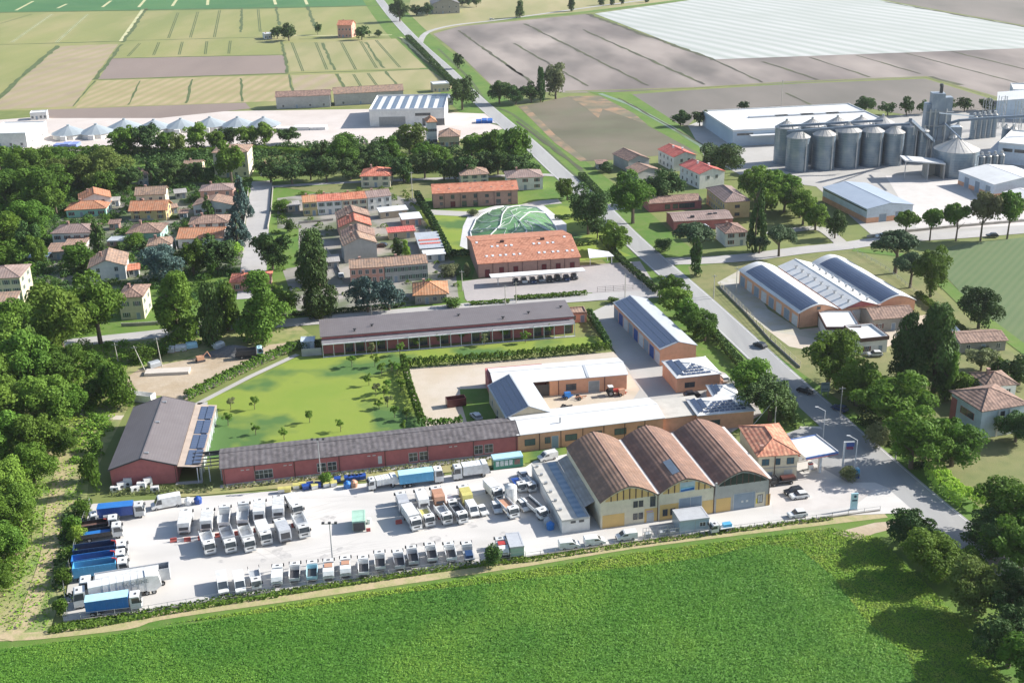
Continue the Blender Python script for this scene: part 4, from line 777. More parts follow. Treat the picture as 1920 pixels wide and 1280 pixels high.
for k in range(8): b.win('L', (k + .5) / 8 * b.D, .1, 3.4, 3.2, pm=[DOORG, M('white_door', (.6, .6, .6))][k % 2], bars=0, name='door')
b.pipes([.0, .5]); b.win('F', b.W * .5, 5.2, 1, .8, fm=DFRAME)
b = Bld('barn', 'middle of three long barns, white roof dotted with dark vents and a red gable', 'barn', (1577, 606), (1642, 597), None, Lb, 4.6, 0, 'three parallel barns'); rf = longbarn(b, 'gable_v', 1.9, b.W)
for k in range(9):
    for s in (.25, .78): 
        x = b.W * s; z = 4.6 + 1.9 * (1 - abs(x - b.W / 2) / (b.W / 2)); y = 2 + k * (b.D - 6) / 8.5
        MB().cyl(x, y, z + .2, z + 1.0, .35, n=8).box(x - .5, x + .5, y - .5, y + .5, z + 1.0, z + 1.2).build('vent', METAL, rf)
MB().prism([(.3, 4.7), (b.W - .3, 4.7), (b.W / 2, 6.3)], -.08, .02, 'y').build('gable_panel', W_RED, b.root); b.win('F', b.W * .5, .1, 5, 3.6, pm=STEEL, bars=1, name='gate'); b.win('F', b.W * .17, 1.2, 2, 2.4, bars=2); b.win('F', b.W * .84, 1.2, 2, 2.4, bars=2)
b = Bld('barn', 'right of three long barns, orange gable under arched solar roof', 'barn', (1646, 598), (1713, 590), None, Lb, 4.6, 0, 'three parallel barns'); rf = longbarn(b, 'arch_v', 2.2, b.W); pvarch(b, rf, 2.2, 1, 8); b.win('F', b.W * .75, 1.2, .8, 1.4, fm=DFRAME)
b = house('modern white flat-roofed house with dark parapet in front of the barns', (1548, 640), (1610, 640), D=13, h=4.2, z=0, wall=W_WHITE, roof=R_WHITE, kind='flat', r=.25, fl=1, nF=3, nR=2, chim=False)
for x0_, x1_, y0_, y1_ in ((-.3, b.W + .3, -.3, -.06), (-.3, b.W + .3, b.D + .06, b.D + .3), (-.3, -.06, -.06, b.D + .06), (b.W + .06, b.W + .3, -.06, b.D + .06)): MB().box(x0_, x1_, y0_, y1_, 3.7, 4.6).build('fascia', GUT, b.root)
b = house('lower grey-white block joined to the modern flat-roofed house', (1612, 665), (1662, 660), D=10, h=4.4, z=0, wall=W_WHITE, roof=R_WHITE, kind='flat', r=.5, fl=1, nF=2, nR=1, chim=False)
for x0_, x1_, y0_, y1_ in ((-.3, b.W + .3, -.3, -.06), (-.3, b.W + .3, b.D + .06, b.D + .3), (-.3, -.06, -.06, b.D + .06), (b.W + .06, b.W + .3, -.06, b.D + .06)): MB().box(x0_, x1_, y0_, y1_, 3.9, 5.0).build('fascia', GUT, b.root)
house('old dark brown-roofed farmhouse between flat-roofed house and barns', (1636, 622), (1712, 616), D=9, h=4.0, z=0, wall=W_STONE, roof=R_BROWN, kind='gable_u', r=1.6, fl=1, nF=3)
house('low outbuilding with dull brown roof in the meadow right of the poplars', (1800, 662), (1884, 657), D=8, h=3.2, z=0, wall=W_STONE, roof=R_BROWN, kind='gable_u', r=1.1, fl=1, nF=3, nR=1, chim=False, name='outbuilding', cat='outbuilding')
house('small white-roofed hut behind the big dark poplars', (1778, 637), (1796, 636), D=4, h=2.4, z=0, wall=W_WHITE, roof=R_WHITE, kind='mono', r=.4, fl=1, nF=1, nR=0, chim=False, name='hut', cat='hut')
b = Bld('villa', 'pale blue two-storey villa with large brown hipped roof at the right edge', 'villa', (1835, 823), (1914, 808), None, 20, 7.4, 0)
e = G((1788, 734), 7.4) - b.root.location; yv = math.atan2(e.y, e.x) - rad(90); b.root.rotation_euler.z = (b.yaw + yv) / 2; b.D = min(math.hypot(e.x, e.y), 18)
b.walls(wallm("pale_blue_render", (.60, .67, .72))); rf = b.roof(R_BROWN, 'hip', 2.6, .6); b.win('F', b.W * .48, 5.2, 1.0, 1.2, fm=DFRAME); b.win('F', b.W * .46, 1.4, 1.2, 1.3, fm=DFRAME); b.win('L', b.D * .55, 3.8, 5, 1.6, fm=W_RED); b.win('L', b.D * .1, .2, 2, 6, fm=W_RED, pm=W_RED, bars=0, name='panel')
MB().box(b.W * .36, b.W * .4, -.3, -.05, 0, 6.8).box(b.W * .62, b.W * .65, -.3, -.05, 0, 6.8).build('pilaster', W_WHITE, b.root)
house('white rear wing of the pale blue villa with its own brown roof', (1850, 724), (1906, 720), D=8, h=6.6, z=6.6, wall=W_WHITE, roof=R_BROWN, r=2.0, nF=2)
# orange warehouses by the silo yard
b = Bld('warehouse', 'orange and pale grey warehouse with blue-grey roof beside the light yard', 'warehouse', (1624, 419), (1711, 411), (1529, 353), None, 5.6, 0)
e = G((1529, 353), 5.6) - b.root.location; yv = math.atan2(e.y, e.x) - rad(90); b.root.rotation_euler.z = (b.yaw + yv) / 2; b.D = math.hypot(e.x, e.y)
YW = (b.yaw + yv) / 2
b.walls(W_BLUEW, 'gable_v', 1.5, z0=2.1); b.walls(W_ORANGE, 'flat', h=2.08, name='base_wall'); b.roof(M('bluegrey_sheet', (.36, .41, .48), (.32, .37, .44), .2, rough=.5, stripe=(0, 1, (.28, .33, .4), .4)), 'gable_v', 1.5, .3); b.win('F', b.W * .35, .1, 3, 3, pm=DOORG, bars=0, name='gate'); b.win('F', b.W * .7, .1, 3, 3.4, pm=DOORG, bars=0, name='gate')
MB().box(-.08, .02, .5, b.D - .5, 4.6, 5.1).build('strip_window', GLASS, b.root)
b = Bld('warehouse', 'white-roofed warehouse with orange base at the far right of the yard', 'warehouse', (1861, 372), (1990, 358), (1811, 345), None, 5.6, 0); b.root.rotation_euler.z = YW; b.D = 24; b.W = 26
b.walls(W_BLUEW, 'gable_v', 1.8, z0=1.8); b.walls(W_ORANGE, 'flat', h=1.78, name='base_wall'); b.roof(R_WHITE, 'gable_v', 1.8, .3); [b.win('L', k * b.D, .1, 3, 4.2, pm=DOORG, bars=0, name='gate') for k in (.25, .55, .85)]
b = Bld('warehouse', 'small white-roofed orange store at the right edge below the bigger one', 'warehouse', (1921, 395), (1990, 388), (1884, 372), None, 3.8, 0); b.root.rotation_euler.z = YW; b.D = 14; b.W = 14; b.walls(W_ORANGE, 'gable_v', 1); b.roof(R_WHITE, 'gable_v', 1, .3); [b.win('L', k * b.D, .1, 1.4, 2.6, pm=DOORG, bars=0, name='door') for k in (.2, .5, .8)]
b = Bld('warehouse', 'big flat white-roofed warehouse behind the row of steel silos', 'warehouse', (1373.5, 275), (1672, 262), (1315, 241), None, 7.5, 0)
e = G((1315, 212), 7.5) - G((1373.5, 246), 7.5); yv = math.atan2(e.y, e.x) - rad(90); b.root.rotation_euler.z = (b.yaw * .8 + yv * .2); b.D = (G((1601, 197), 7.5) - G((1672, 233), 7.5)).length; b.walls(M('cladding_blue', (.42, .50, .58), (.36, .44, .52), .1, rough=.5), 'flat'); b.roof(R_WHITE, 'flat', .5); b.win('F', 6, 5.2, 8, 1, fm=METAL); 
for k in range(4): MB().box(b.W * (.22 + .17 * k), b.W * (.3 + .17 * k) + 14, b.D * .55, b.D * .55 + 2, 7.5, 8.1).build('rooflight', R_GREY, b.root)
MB().box(b.W * .1, b.W * .98, -3.5, -.1, 5.2, 5.5).build('awning', R_WHITE, b.root)
for (lab, A, B, D_, hh) in [('white works building with window band right of the silos', (1868, 306), (1990, 318), 30, 9), ('pale blue gabled hall at the far right above the conveyors', (1866, 222), (1990, 228), 26, 9), ('farther pale hall peeking over the first at the upper right edge', (1896, 200), (1990, 203), 20, 9)]:
    b = Bld('works_hall', lab, 'works hall', A, B, None, D_, hh, 0); b.walls(W_BLUEW, 'gable_v' if 'gabled' in lab else 'flat', 2); b.roof(R_WHITE, 'gable_v' if 'gabled' in lab else 'flat', 2 if 'gabled' in lab else .5, .2)
    if 'band' in lab: [b.win('F', 4 + 5 * k, 5.6, 4, 1.3, fm=DFRAME) for k in range(5)]; [b.win('L', 4 + 5 * k, 5.6, 4, 1.3, fm=DFRAME) for k in range(4)]; MB().box(-5, -.1, 2, 28, 3.6, 3.9).build('awning', R_GREY, b.root)

# ------------------------------------------------------------------ silos
SIL = M('silo_steel', (.17, .23, .29), (.13, .18, .235), .12, rough=.36, metal=.45, stripe=(0, 1.1, (.22, .28, .33), .5, 0, rad(90)), c3=(.42, .45, .46), sc3=.25, spec=.6)
SILR = M('silo_roof', (.56, .53, .48), (.48, .46, .43), .4, rough=.45, metal=.2, c3=(.38, .36, .33), sc3=.9)
def silo(label, p, rpx, hpx, group='steel grain silos', cone=.55, name='silo', cap=True, side=0):
    g = G(p); m_ = mpp(p); r = rpx * m_; h = hpx * m_ / .975
    t = thing(name, label, 'silo', (g.x, g.y + r, 0), 0, group); m = MB().cyl(0, 0, 0, h, r, n=32); m.cyl(0, 0, 0, .5, r + .4, n=32)
    for k in range(1, 6): m.cyl(0, 0, h * k / 6 - .06, h * k / 6 + .06, r + .07, n=32)
    m.build('shell', SIL, t, smooth=False)
    ch = r * cone; rf = MB().cyl(0, 0, h, h + ch, r + .25, .5, n=32)
    for k in range(16):
        a = k * math.pi / 8; rf.tube(((r + .2) * math.cos(a), (r + .2) * math.sin(a), h + .05), (.5 * math.cos(a), .5 * math.sin(a), h + ch + .05), .07, n=4)
    rf = rf.build('roof', SILR, t); 
    if cap: MB().cyl(0, 0, h + ch, h + ch + .9, .55, n=10).build('cap', METAL, rf)
    a = rad(-60); x, y = (r + .35) * math.cos(a), (r + .35) * math.sin(a); MB().box(x - .25, x + .25, y - .15, y + .15, .2, h).build('ladder', METAL, t); return t, r, h
for i, (x, y, r_, h_) in enumerate([(1475, 310, 20, 64), (1523, 307, 20, 64), (1570, 304, 20, 64), (1614, 302, 19, 63), (1655, 300, 19, 62)]):
    silo('%s silo of the rear row, mostly behind the front row' % ORD[i], (x, y), r_, h_, 'rear row of silos')
for i, (x, y, r_, h_) in enumerate([(1498, 324, 20.5, 60), (1547, 321, 20.5, 61), (1592, 317, 22.5, 63), (1637, 314, 19.5, 60), (1677, 312, 18, 56), (1705, 306, 15, 62)]):
    silo('%s silo of the front row, grey-blue steel with pale conical roof' % ORD[i], (x, y), r_, h_, 'front row of silos')
silo('slender short silo standing before the front row, white edged', (1661, 303), 7, 34, cone=.6)
silo('broad squat silo with dark wide cone right of the tower', (1803, 336), 38, 44, cone=.5)
for i in range(6): silo('%s of six small silos in a line before the squat silo' % ['leftmost', 'second', 'third', 'fourth', 'fifth', 'rightmost'][i], (1815 + i * 12.3, 323 - i * 1), 4.6, 24, 'six small silos in a line', cone=.9)
for i in range(5): silo('%s of five slim tall bins behind the squat silo' % ['leftmost', 'second', 'third', 'fourth', 'rightmost'][i], (1824 + i * 9.5, 262 - i), 4.8, 38, 'five slim bins', cone=.7)
for lab, p, r_, h_, cn in [('dark slim bin tucked against the left foot of the elevator tower', (1729, 306), 9, 54, .7), ('short steel bin right of the elevator tower foot', (1786, 304), 8, 40, .8), ('tall slim bin behind the squat silo cone', (1793, 288), 7, 44, .8), ('first lone bin near the white works building', (1884, 280), 6, 34, .8), ('second lone bin near the white works building', (1898, 281), 6, 34, .8)]: silo(lab, p, r_, h_, 'scattered bins of the grain works', cone=cn)
# tower
g = G((1752, 300)); t = thing('elevator_tower', 'tall grey steel grain elevator tower with head house, tallest thing in the works', 'tower', (g.x, g.y, 0), -.1)
TW = M('tower_cladding', (.25, .295, .345), (.20, .24, .29), .2, rough=.5, stripe=(0, 2.2, (.22, .26, .31), .5), c3=(.45, .48, .5), sc3=.3)
k = mpp((1752, 300)); 
MB().box(-7, -.2, 0, 7, 0, 26).build('shaft', TW, t); MB().box(.2, 6.5, .5, 7.5, 0, 24).build('shaft', TW, t); MB().box(-4.6, 2, -1, 5.5, 22, 31).build('head_house', TW, t); MB().box(2.2, 6.4, .5, 6, 24, 29).build('head_house', TW, t)
MB().box(-.6, .8, 1, 2.6, 31, 34.3).cyl(.1, 2, 34.3, 35.2, 1.2, .8, n=8).build('elevator_head', DARKM, t)
for z in (9, 16, 22.5): MB().box(-7.6, 7.1, -1.3, -.3, z, z + .25).box(-7.6, 7.1, -1.35, -1.25, z + .9, z + 1.0).build('gangway', METAL, t)
for x in (-5, -2.4, 3.4): MB().cyl(x, -.9, 0, 24, .4, n=8).build('pipe', METAL, t)
MB().box(7.2, 13, 2, 8, 0, 15).build('dryer', TW, t); MB().box(-12, -7.2, 2, 8, 0, 12).build('dryer', TW, t)
t.scale = (.84, .84, .97)
def conveyor(label, pts, wd=1.6, legs=True):
    P = [G(p, z) for p, z in pts]; o0 = Vector((P[0].x, P[0].y, 0)); t = thing('conveyor', label, 'conveyor', o0)
    CB = M('conveyor_steel', (.13, .175, .23), (.11, .14, .19), .5, rough=.5)
    for i in range(len(P) - 1): MB().tube(P[i] - o0, P[i + 1] - o0, wd * .42, n=4).build('gallery', CB, t)
    if legs:
        for i in range(len(P) - 1):
            n = max(1, int((P[i + 1] - P[i]).length / 11))
            for j in range(n):
                q = P[i].lerp(P[i + 1], (j + .5) / n) - o0; MB().tube((q.x, q.y, max(q.z - 5, 0)), q, .2, n=4).tube((q.x + .9, q.y, max(q.z - 5, 0)), (q.x, q.y, q.z), .15, n=4).build('support', METAL, t)
conveyor('upper roof conveyor running along the rear silo row', [((1462, 237), 19), ((1655, 226), 19)])
conveyor('lower roof conveyor running along the front silo row to the tower', [((1476, 247), 19), ((1600, 238), 19.5), ((1705, 233), 20)])
conveyor('steep conveyor falling from the tower to the yard', [((1707, 225), 24), ((1750, 265), 9)], 2.2)
conveyor('long bent conveyor bridge leading from the tower to the right edge', [((1740, 243), 14), ((1798, 226), 18), ((1860, 221), 18), ((1990, 214), 18)], 1.7)
conveyor('thin feed pipe above the six small silos', [((1800, 296), 9), ((1880, 289), 9)], .7, False)
conveyor('thin high pipe bridge between tower and slim bins', [((1760, 212), 27), ((1826, 218), 15), ((1868, 216), 15)], .8, False)
conveyor('short steep pipe from tower down to the squat silo top', [((1772, 232), 20), ((1803, 262), 19)], .8, False)
for i, p in enumerate([(1846, 244), (1874, 240), (1905, 250)]):
    t = thing('lattice_frame', '%s steel lattice frame carrying the long conveyor bridge' % ['leftmost', 'middle', 'rightmost'][i], 'frame', (*G(p).xy, 0), 0, 'lattice frames under the conveyor bridge'); m = MB()
    for x in (-1.5, 1.5):
        for y in (-1.5, 1.5): m.box(x - .12, x + .12, y - .12, y + .12, 0, 16)
    for z in range(0, 16, 4): m.tube((-1.5, -1.5, z), (1.5, -1.5, z + 4), .08, n=4).tube((1.5, -1.5, z), (-1.5, -1.5, z + 4), .08, n=4).tube((-1.5, -1.5, z + 4), (1.5, -1.5, z + 4), .1, n=4).tube((1.5, -1.5, z), (1.5, 1.5, z + 4), .08, n=4)
    m.build('frame', METAL, t)
a, b_ = G((1738, 338)), G((1767, 336)); t = thing('truck_canopy', 'open white canopy with concrete back in the silo yard', 'canopy', (a.x, a.y, 0), -.05); Wc = (b_ - a).length
MB().prism([(-10, 8.2), (Wc, 6.6), (Wc, 7.2), (-10, 8.8)], 0, 9, 'y').build('roof', R_WHITE, t); MB().box(0, .5, .5, 8.5, 0, 6.9).box(Wc - .4, Wc, 0, 9, 0, 6.6).box(.6, Wc - .5, 8.2, 8.6, 0, 6).build('wall', W_GREY, t)
for x in (-9.5,): MB().cyl(x, .5, 0, 8, .2).build('post', METAL, t)

# ------------------------------------------------------------------ works at the far left
b = Bld('works_hall', 'modern white hall with rows of dark solar strips on its flat roof', 'works hall', (694, 238), (833, 241), (679, 214), None, 8.5, 0); b.D = (G((679, 186), 8.5) - G((690, 212.5), 8.5)).length; b.walls(W_WHITE); b.roof(R_WHITE, 'flat', .8)
for k in range(8): MB().box(b.W * (.03 + .125 * k), b.W * (.03 + .125 * k) + 2.4, 3, b.D - 2, 8.6, 8.75).build('solar_panel', SOLAR, b.root)
b.win('F', b.W * .3, .1, b.W * .35, 5, pm=M('inner_shade', (.3, .3, .29), None, 1), bars=0, name='gate'); b.win('F', b.W * .66, 5.4, 4, 1.3, fm=DFRAME); b.win('F', b.W * .76, 5.4, 4, 1.3, fm=DFRAME); b.win('F', b.W * .74, .3, 3, 3.5, fm=DFRAME); b.win('F', b.W * .88, .3, 9, 3.2, fm=DFRAME)
for lab, A, B, D_, hh, wl, rf_, kd, r in [('left of two long grey sheds with rusty roofs at the field edge', (519, 205), (620, 201), 12, 7, W_GREY, R_BROWN, 'gable_u', 2), ('right longer grey shed with red-brown roof behind the modern hall', (628, 199), (757, 192), 12, 7, W_GREY, R_TAN, 'gable_u', 2.5),
        ('white-roofed hut near the main road beyond the modern hall', (813, 174), (843, 172), 9, 5, W_TAN, R_WHITE, 'flat', .3), ('low white-edged shed below the white-roofed hut', (800, 200), (850, 197), 12, 4, W_GREY, R_GREY, 'flat', .3),
        ('big white hall at the left picture edge', (-30, 278), (52, 276), 30, 7, W_WHITE, R_WHITE, 'flat', .4), ('small white cabin with dark windows beside the fields', (58, 226), (89, 224), 7, 4, W_WHITE, R_WHITE, 'flat', .3),
        ('lone pink farmhouse with red roof among the wheat fields', (634, 71), (660, 71), 12, 10, W_PINK, R_RED, 'gable_u', 3), ('flat white shed left of the lone farmhouse trees', (497, 74), (511, 73), 10, 4, W_WHITE, R_WHITE, 'flat', .3),
        ('dark-roofed barn by the far road junction', (812, 27), (862, 25), 30, 9, W_STONE, R_DARKP, 'gable_v', 5), ('white tower house with orange roof in the northern trees', (803, 271), (820, 270), 9, 11, W_WHITE, R_ORANGE, 'hip', 2), ('low house with orange-brown roof beside the white tower house', (824, 276), (862, 275), 12, 5, W_TAN, R_TAN, 'hip', 3)]:
    house(lab, A, B, D=D_, h=hh, z=0, wall=wl, roof=rf_, kind=kd, r=r, fl=1 if hh < 9 else 2, nF=4, nR=2, chim='farmhouse' in lab, name='shed' if 'shed' in lab else ('hall' if 'hall' in lab else 'house'), cat='shed' if 'shed' in lab or 'hut' in lab or 'cabin' in lab else ('hall' if 'hall' in lab else 'house'))
STR = M('storage_roof', (.40, .44, .46), (.32, .36, .38), .08, rough=.35, metal=.2)
for i, (x, y) in enumerate([(124, 262), (176, 260), (229, 250), (285, 251), (336, 249), (391, 246), (443, 246), (492, 246)]):
    g = G((x, y)); t = thing('grain_store', '%s of the eight white pyramid-roofed grain stores' % (ORD[i] if i < 7 else 'rightmost'), 'grain store', (g.x, g.y + 6, 0), 0, 'white grain stores'); 
    MB().cyl(0, 0, 0, 2.4, 8.6, n=12).build('wall', W_WHITE, t); m = MB().cyl(0, 0, 2.4, 6.0, 9.3, 1.0, n=12); m.cyl(0, 0, 6.0, 6.7, .9, n=12)
    m.build('roof', STR, t); MB().box(-1.5, 1.5, -10.6, -9.2, 0, 2.5).build('porch', W_WHITE, t)
for lab, p, w_, c in [('pale concrete slab stack on the pink works yard', (565, 245), 26, (.72, .70, .67)), ('blue skip beside the works at the main road', (908, 232), 9, (.03, .12, .4)), ('blue tarpaulin stack at the left works yard', (122, 277), 12, (.2, .26, .5))]:
    g = G(p); t = thing('stack' if 'stack' in lab else 'skip', lab, 'stack' if 'stack' in lab else 'skip', (g.x, g.y, 0), 0)
    for k in range(3): MB().box(-w_ / 2 + k * w_ / 3 + .1, -w_ / 2 + (k + 1) * w_ / 3 - .1, 0, 5 + k, 0, 1.5 + .3 * (k % 2)).build('slab' if 'slab' in lab else 'panel', M('mat_%s' % lab[:6].replace(' ', '_'), c, None, 1), t)

# ------------------------------------------------------------------ vegetation
def leafm(name, c, c2, tr=.35): c = tuple(x * 1.5 for x in c); c2 = tuple(x * 1.5 for x in c2); return M(name, c, c2, .9, rough=.7, c3=tuple(x * 1.45 for x in c), sc3=2.2, amt3=.5, rand=.22, transl=tr, spec=.2)
LEAF = {'broad': leafm("broad_leaves", (.070, .125, .014), (.045, .088, .012)), 'light': leafm("light_leaves", (.10, .165, .022), (.07, .13, .018)), 'dark': leafm("dark_leaves", (.036, .070, .014), (.026, .052, .014), .15),
        'blue': leafm("blue_needles", (.05, .085, .072), (.038, .065, .058), .1), 'pine': leafm("pine_needles", (.034, .062, .026), (.045, .07, .03), .15), 'bright': leafm("bright_leaves", (.20, .29, .04), (.14, .22, .03)),
        'purple': leafm("purple_leaves", (.10, .06, .05), (.08, .05, .045)), 'olive2': leafm("midgreen_leaves", (.085, .12, .025), (.06, .09, .02)), 'olive': leafm("olive_leaves", (.12, .13, .06), (.10, .12, .05))}
BARK = M("bark", (.11, .085, .06), (.15, .12, .09), 2, bump=.4)
def leaf_cloud(pts, nrm, size, rng, flat=.5):
    """leaf-sized folded quads at pts facing roughly nrm"""
    n = len(pts); d = nrm + rng.normal(0, flat, (n, 3)); d /= np.linalg.norm(d, axis=1)[:, None] + 1e-9
    a = np.cross(d, rng.normal(0, 1, (n, 3))); a /= np.linalg.norm(a, axis=1)[:, None] + 1e-9; b = np.cross(d, a)
    s = size * rng.uniform(.6, 1.35, (n, 1)); k = s * rng.uniform(.5, .9, (n, 1))
    v = np.stack([pts - a * s, pts - b * k + d * s * .15, pts + a * s, pts + b * k - d * s * .25], 1).reshape(-1, 3)
    return v, np.arange(4 * n).reshape(n, 4)
def np_mesh(name, v, f, mat):
    me = bpy.data.meshes.new(name); n = len(f); me.vertices.add(len(v)); me.vertices.foreach_set("co", v.astype(np.float32).ravel())
    me.loops.add(n * 4); me.loops.foreach_set("vertex_index", f.astype(np.int32).ravel()); me.polygons.add(n)
    me.polygons.foreach_set("loop_start", np.arange(0, 4 * n, 4, dtype=np.int32)); me.materials.append(mat); me.update(calc_edges=True); return me
def crown_pts(shape, n, rng):
    """points and outward normals in a unit crown (diameter 1, height 0..1)"""
    if shape == 'round':
        K = 40; c = rng.normal(0, 1, (K, 3)); c /= np.linalg.norm(c, axis=1)[:, None]; c *= rng.uniform(.12, .46, (K, 1)); c[:, 2] = .55 + c[:, 2] * .82; r = rng.uniform(.065, .19, K)
    elif shape == 'tall':
        K = 40; z = rng.uniform(.1, .92, K); w = np.interp(z, [0, .1, .35, .7, 1], [.15, .28, .36, .26, .05]); a = rng.uniform(0, 6.28, K); c = np.stack([w * np.cos(a) * rng.uniform(.3, 1, K), w * np.sin(a) * rng.uniform(.3, 1, K), z], 1); r = rng.uniform(.09, .17, K)
    elif shape == 'cone':
        K = 44; z = rng.uniform(.04, .95, K) ** 1.1; w = .42 * (1 - z) + .02; a = rng.uniform(0, 6.28, K); c = np.stack([w * np.cos(a), w * np.sin(a), z], 1); r = .05 + .10 * (1 - z)
    elif shape == 'umbrella':
        K = 24; a = rng.uniform(0, 6.28, K); q = rng.uniform(0, .36, K); c = np.stack([q * np.cos(a), q * np.sin(a), .78 - q * .45 + rng.uniform(-.05, .05, K)], 1); r = rng.uniform(.10, .16, K)
    elif shape == 'lollipop':
        K = 34; c = rng.normal(0, 1, (K, 3)); c /= np.linalg.norm(c, axis=1)[:, None]; c *= rng.uniform(.12, .38, (K, 1)); c[:, 2] = .68 + c[:, 2] * .62; r = rng.uniform(.09, .15, K)
    elif shape == 'bush':
        K = 16; a = rng.uniform(0, 6.28, K); q = rng.uniform(0, .33, K); c = np.stack([q * np.cos(a), q * np.sin(a), rng.uniform(.25, .68, K)], 1); r = rng.uniform(.16, .28, K)
    else:   # sapling: sparse
        K = 12; a = rng.uniform(0, 6.28, K); q = rng.uniform(0, .33, K); c = np.stack([q * np.cos(a), q * np.sin(a), rng.uniform(.45, .9, K)], 1); r = rng.uniform(.06, .15, K)
    wts = r ** 2 / np.sum(r ** 2); idx = rng.choice(K, n, p=wts); d = rng.normal(0, 1, (n, 3)); d /= np.linalg.norm(d, axis=1)[:, None]; d[:, 2] = np.where(rng.random(n) < .6, np.abs(d[:, 2]), d[:, 2])
    rr = r[idx] * rng.uniform(.72, 1.12, n); p = c[idx] + d * rr[:, None]; p[:, 2] = np.clip(p[:, 2], .0, 1.03); return p, d
def trunk_mesh(shape):
    m = MB(); top = {'round': .5, 'tall': .8, 'cone': .9, 'umbrella': .62, 'lollipop': .6, 'bush': .3, 'sapling': .6}[shape]; r = {'round': .045, 'tall': .05, 'cone': .05, 'umbrella': .04, 'lollipop': .035, 'bush': .05, 'sapling': .03}[shape]
    m.tube((0, 0, -.02), (.01, 0, top * .55), r, r * .75).tube((.01, 0, top * .55), (0, .01, top), r * .75, r * .35)
    for i in range(6):
        a = i * 1.05; z = top * (.5 + .08 * i); m.tube((0, 0, z), (.26 * math.cos(a), .26 * math.sin(a), z + .18), r * .45, r * .12, n=5)
    return m.mesh('trunk', BARK)
TR = {}
def proto(shape, leaf, var, big):
    k = (shape, leaf, var, big)
    if k not in TR:
        rng = np.random.default_rng(hash((shape, leaf, var)) % 10000 if 0 else sum(map(ord, shape + leaf)) * 7 + var * 13)
        n = {0: 1500, 1: 4200, 2: 11000}[big]; n = int(n * {'sapling': .42, 'bush': .8, 'cone': 1.0}.get(shape, 1)); p, d = crown_pts(shape, n, rng)
        sz = {0: .052, 1: .033, 2: .021}[big] * {'sapling': .8}.get(shape, 1)
        v, f = leaf_cloud(p, d, sz, rng); TR[k] = np_mesh('crown', v, f, LEAF[leaf])
        if ('t', shape) not in TR: TR[('t', shape)] = trunk_mesh(shape)
    return TR[k], TR[('t', shape)]
NT = [0]
def tree(box, shape='round', leaf='broad', label='', group=None, name='tree', cat='tree', big=None, hmul=1.0):
    x0, y0, x1, y1 = box; cx = (x0 + x1) / 2; m_ = mpp((cx, y1)); g0 = G((cx, y1)); th = math.atan2(CAMH, math.hypot(g0.x, g0.y)); wd = (x1 - x0) * m_
    h = max((y1 - y0) * m_ - wd * math.sin(th) * .55, wd * .62) / math.cos(th) * hmul; wd *= 1.18
    if shape in ('round', 'umbrella', 'lollipop'): h = max(h, wd * .8)
    g = G((cx, y1 - .22 * wd * math.sin(th) / m_))
    if big is None: big = 2 if (x1 - x0) > 62 else (1 if (x1 - x0) > 30 else 0)
    NT[0] += 1; cr, tk = proto(shape, leaf, NT[0] % (5 if big else 3), big)
    t = thing(name, label, cat, (g.x, g.y, 0), random.uniform(0, 6.28), group); s = random.uniform(.94, 1.06)
    o = link('crown', cr, t); s *= random.uniform(.9, 1.1); o.scale = (wd * s, wd / s, h * random.uniform(.94, 1.05)); o.rotation_euler = (random.uniform(-.07, .07), random.uniform(-.07, .07), 0)
    if shape != 'bush': o = link('trunk', tk, t); o.scale = (max(wd, 2.5) * .9, max(wd, 2.5) * .9, h)
    return t
def ordn(i, n):
    if i == 0: return 'leftmost'
    if i == n - 1: return 'rightmost'
    return ORD[i] if i < len(ORD) else 'far'
def row(boxes, shape, leaf, fmt, group, **k):
    boxes = sorted(boxes, key=lambda b: b[0] + b[2])
    for i, b in enumerate(boxes):
        sh, lf = (b[4], b[5]) if len(b) > 5 else (shape, leaf)
        lf = random.choice(['broad', 'broad', 'light', 'broad', 'dark', 'olive2']) if lf == 'broad' and sh == 'round' else lf
        tree(b[:4], sh, lf, fmt % (ordn(i, len(boxes)) if i in (0, len(boxes) - 1) else ORD[i] + ' from left'), group, **k)
# wood along the left edge
wood = [(70, 530, 175, 690), (20, 610, 118, 745), (-40, 640, 60, 760), (80, 640, 170, 740), (-30, 710, 70, 810), (50, 700, 142, 795), (-50, 780, 50, 880), (35, 765, 128, 865), (95, 790, 150, 860), (-30, 850, 58, 950), (32, 835, 100, 920),
        (-55, 910, 25, 1005), (10, 905, 72, 990), (-35, 975, 38, 1065), (5, 985, 55, 1050), (-50, 1050, 22, 1130), (-20, 560, 60, 660)]
wood += [(-30, 600, 60, 720), (100, 715, 160, 790)]; wood.sort(key=lambda b: b[3])
for i, b in enumerate(wood):
    tree(b, 'round', ['light', 'broad'][i % 3 == 0], '%s tree counted from the top, in the leafy wood along the left edge' % (ORD[i].replace('leftmost', 'first')), 'wood along the left edge', big=2)
tree((138, 505, 240, 655), 'round', 'broad', 'large dark-sided broadleaf tree left of the yellow house by the road'); tree((290, 512, 380, 645), 'tall', 'light', 'tall birch-like tree left of three in front of the village road', 'birches by the village road', big=2)
tree((375, 525, 425, 650), 'tall', 'dark', 'narrow dark tree behind the tall birch by the village road', 'birches by the village road'); tree((402, 528, 455, 625), 'tall', 'broad', 'slim green tree between dark tree and brightest birch', 'birches by the village road')
tree((440, 512, 550, 655), 'tall', 'light', 'brightest and broadest birch beside the building site', 'birches by the village road', big=2)
tree((335, 440, 392, 522), 'round', 'broad', 'rounded green tree left of pair at the village street end'); tree((378, 438, 440, 518), 'round', 'dark', 'dark round tree right of pair at the village street end'); tree((278, 450, 345, 535), 'round', 'blue', 'bluish dark cedar below the small white house')
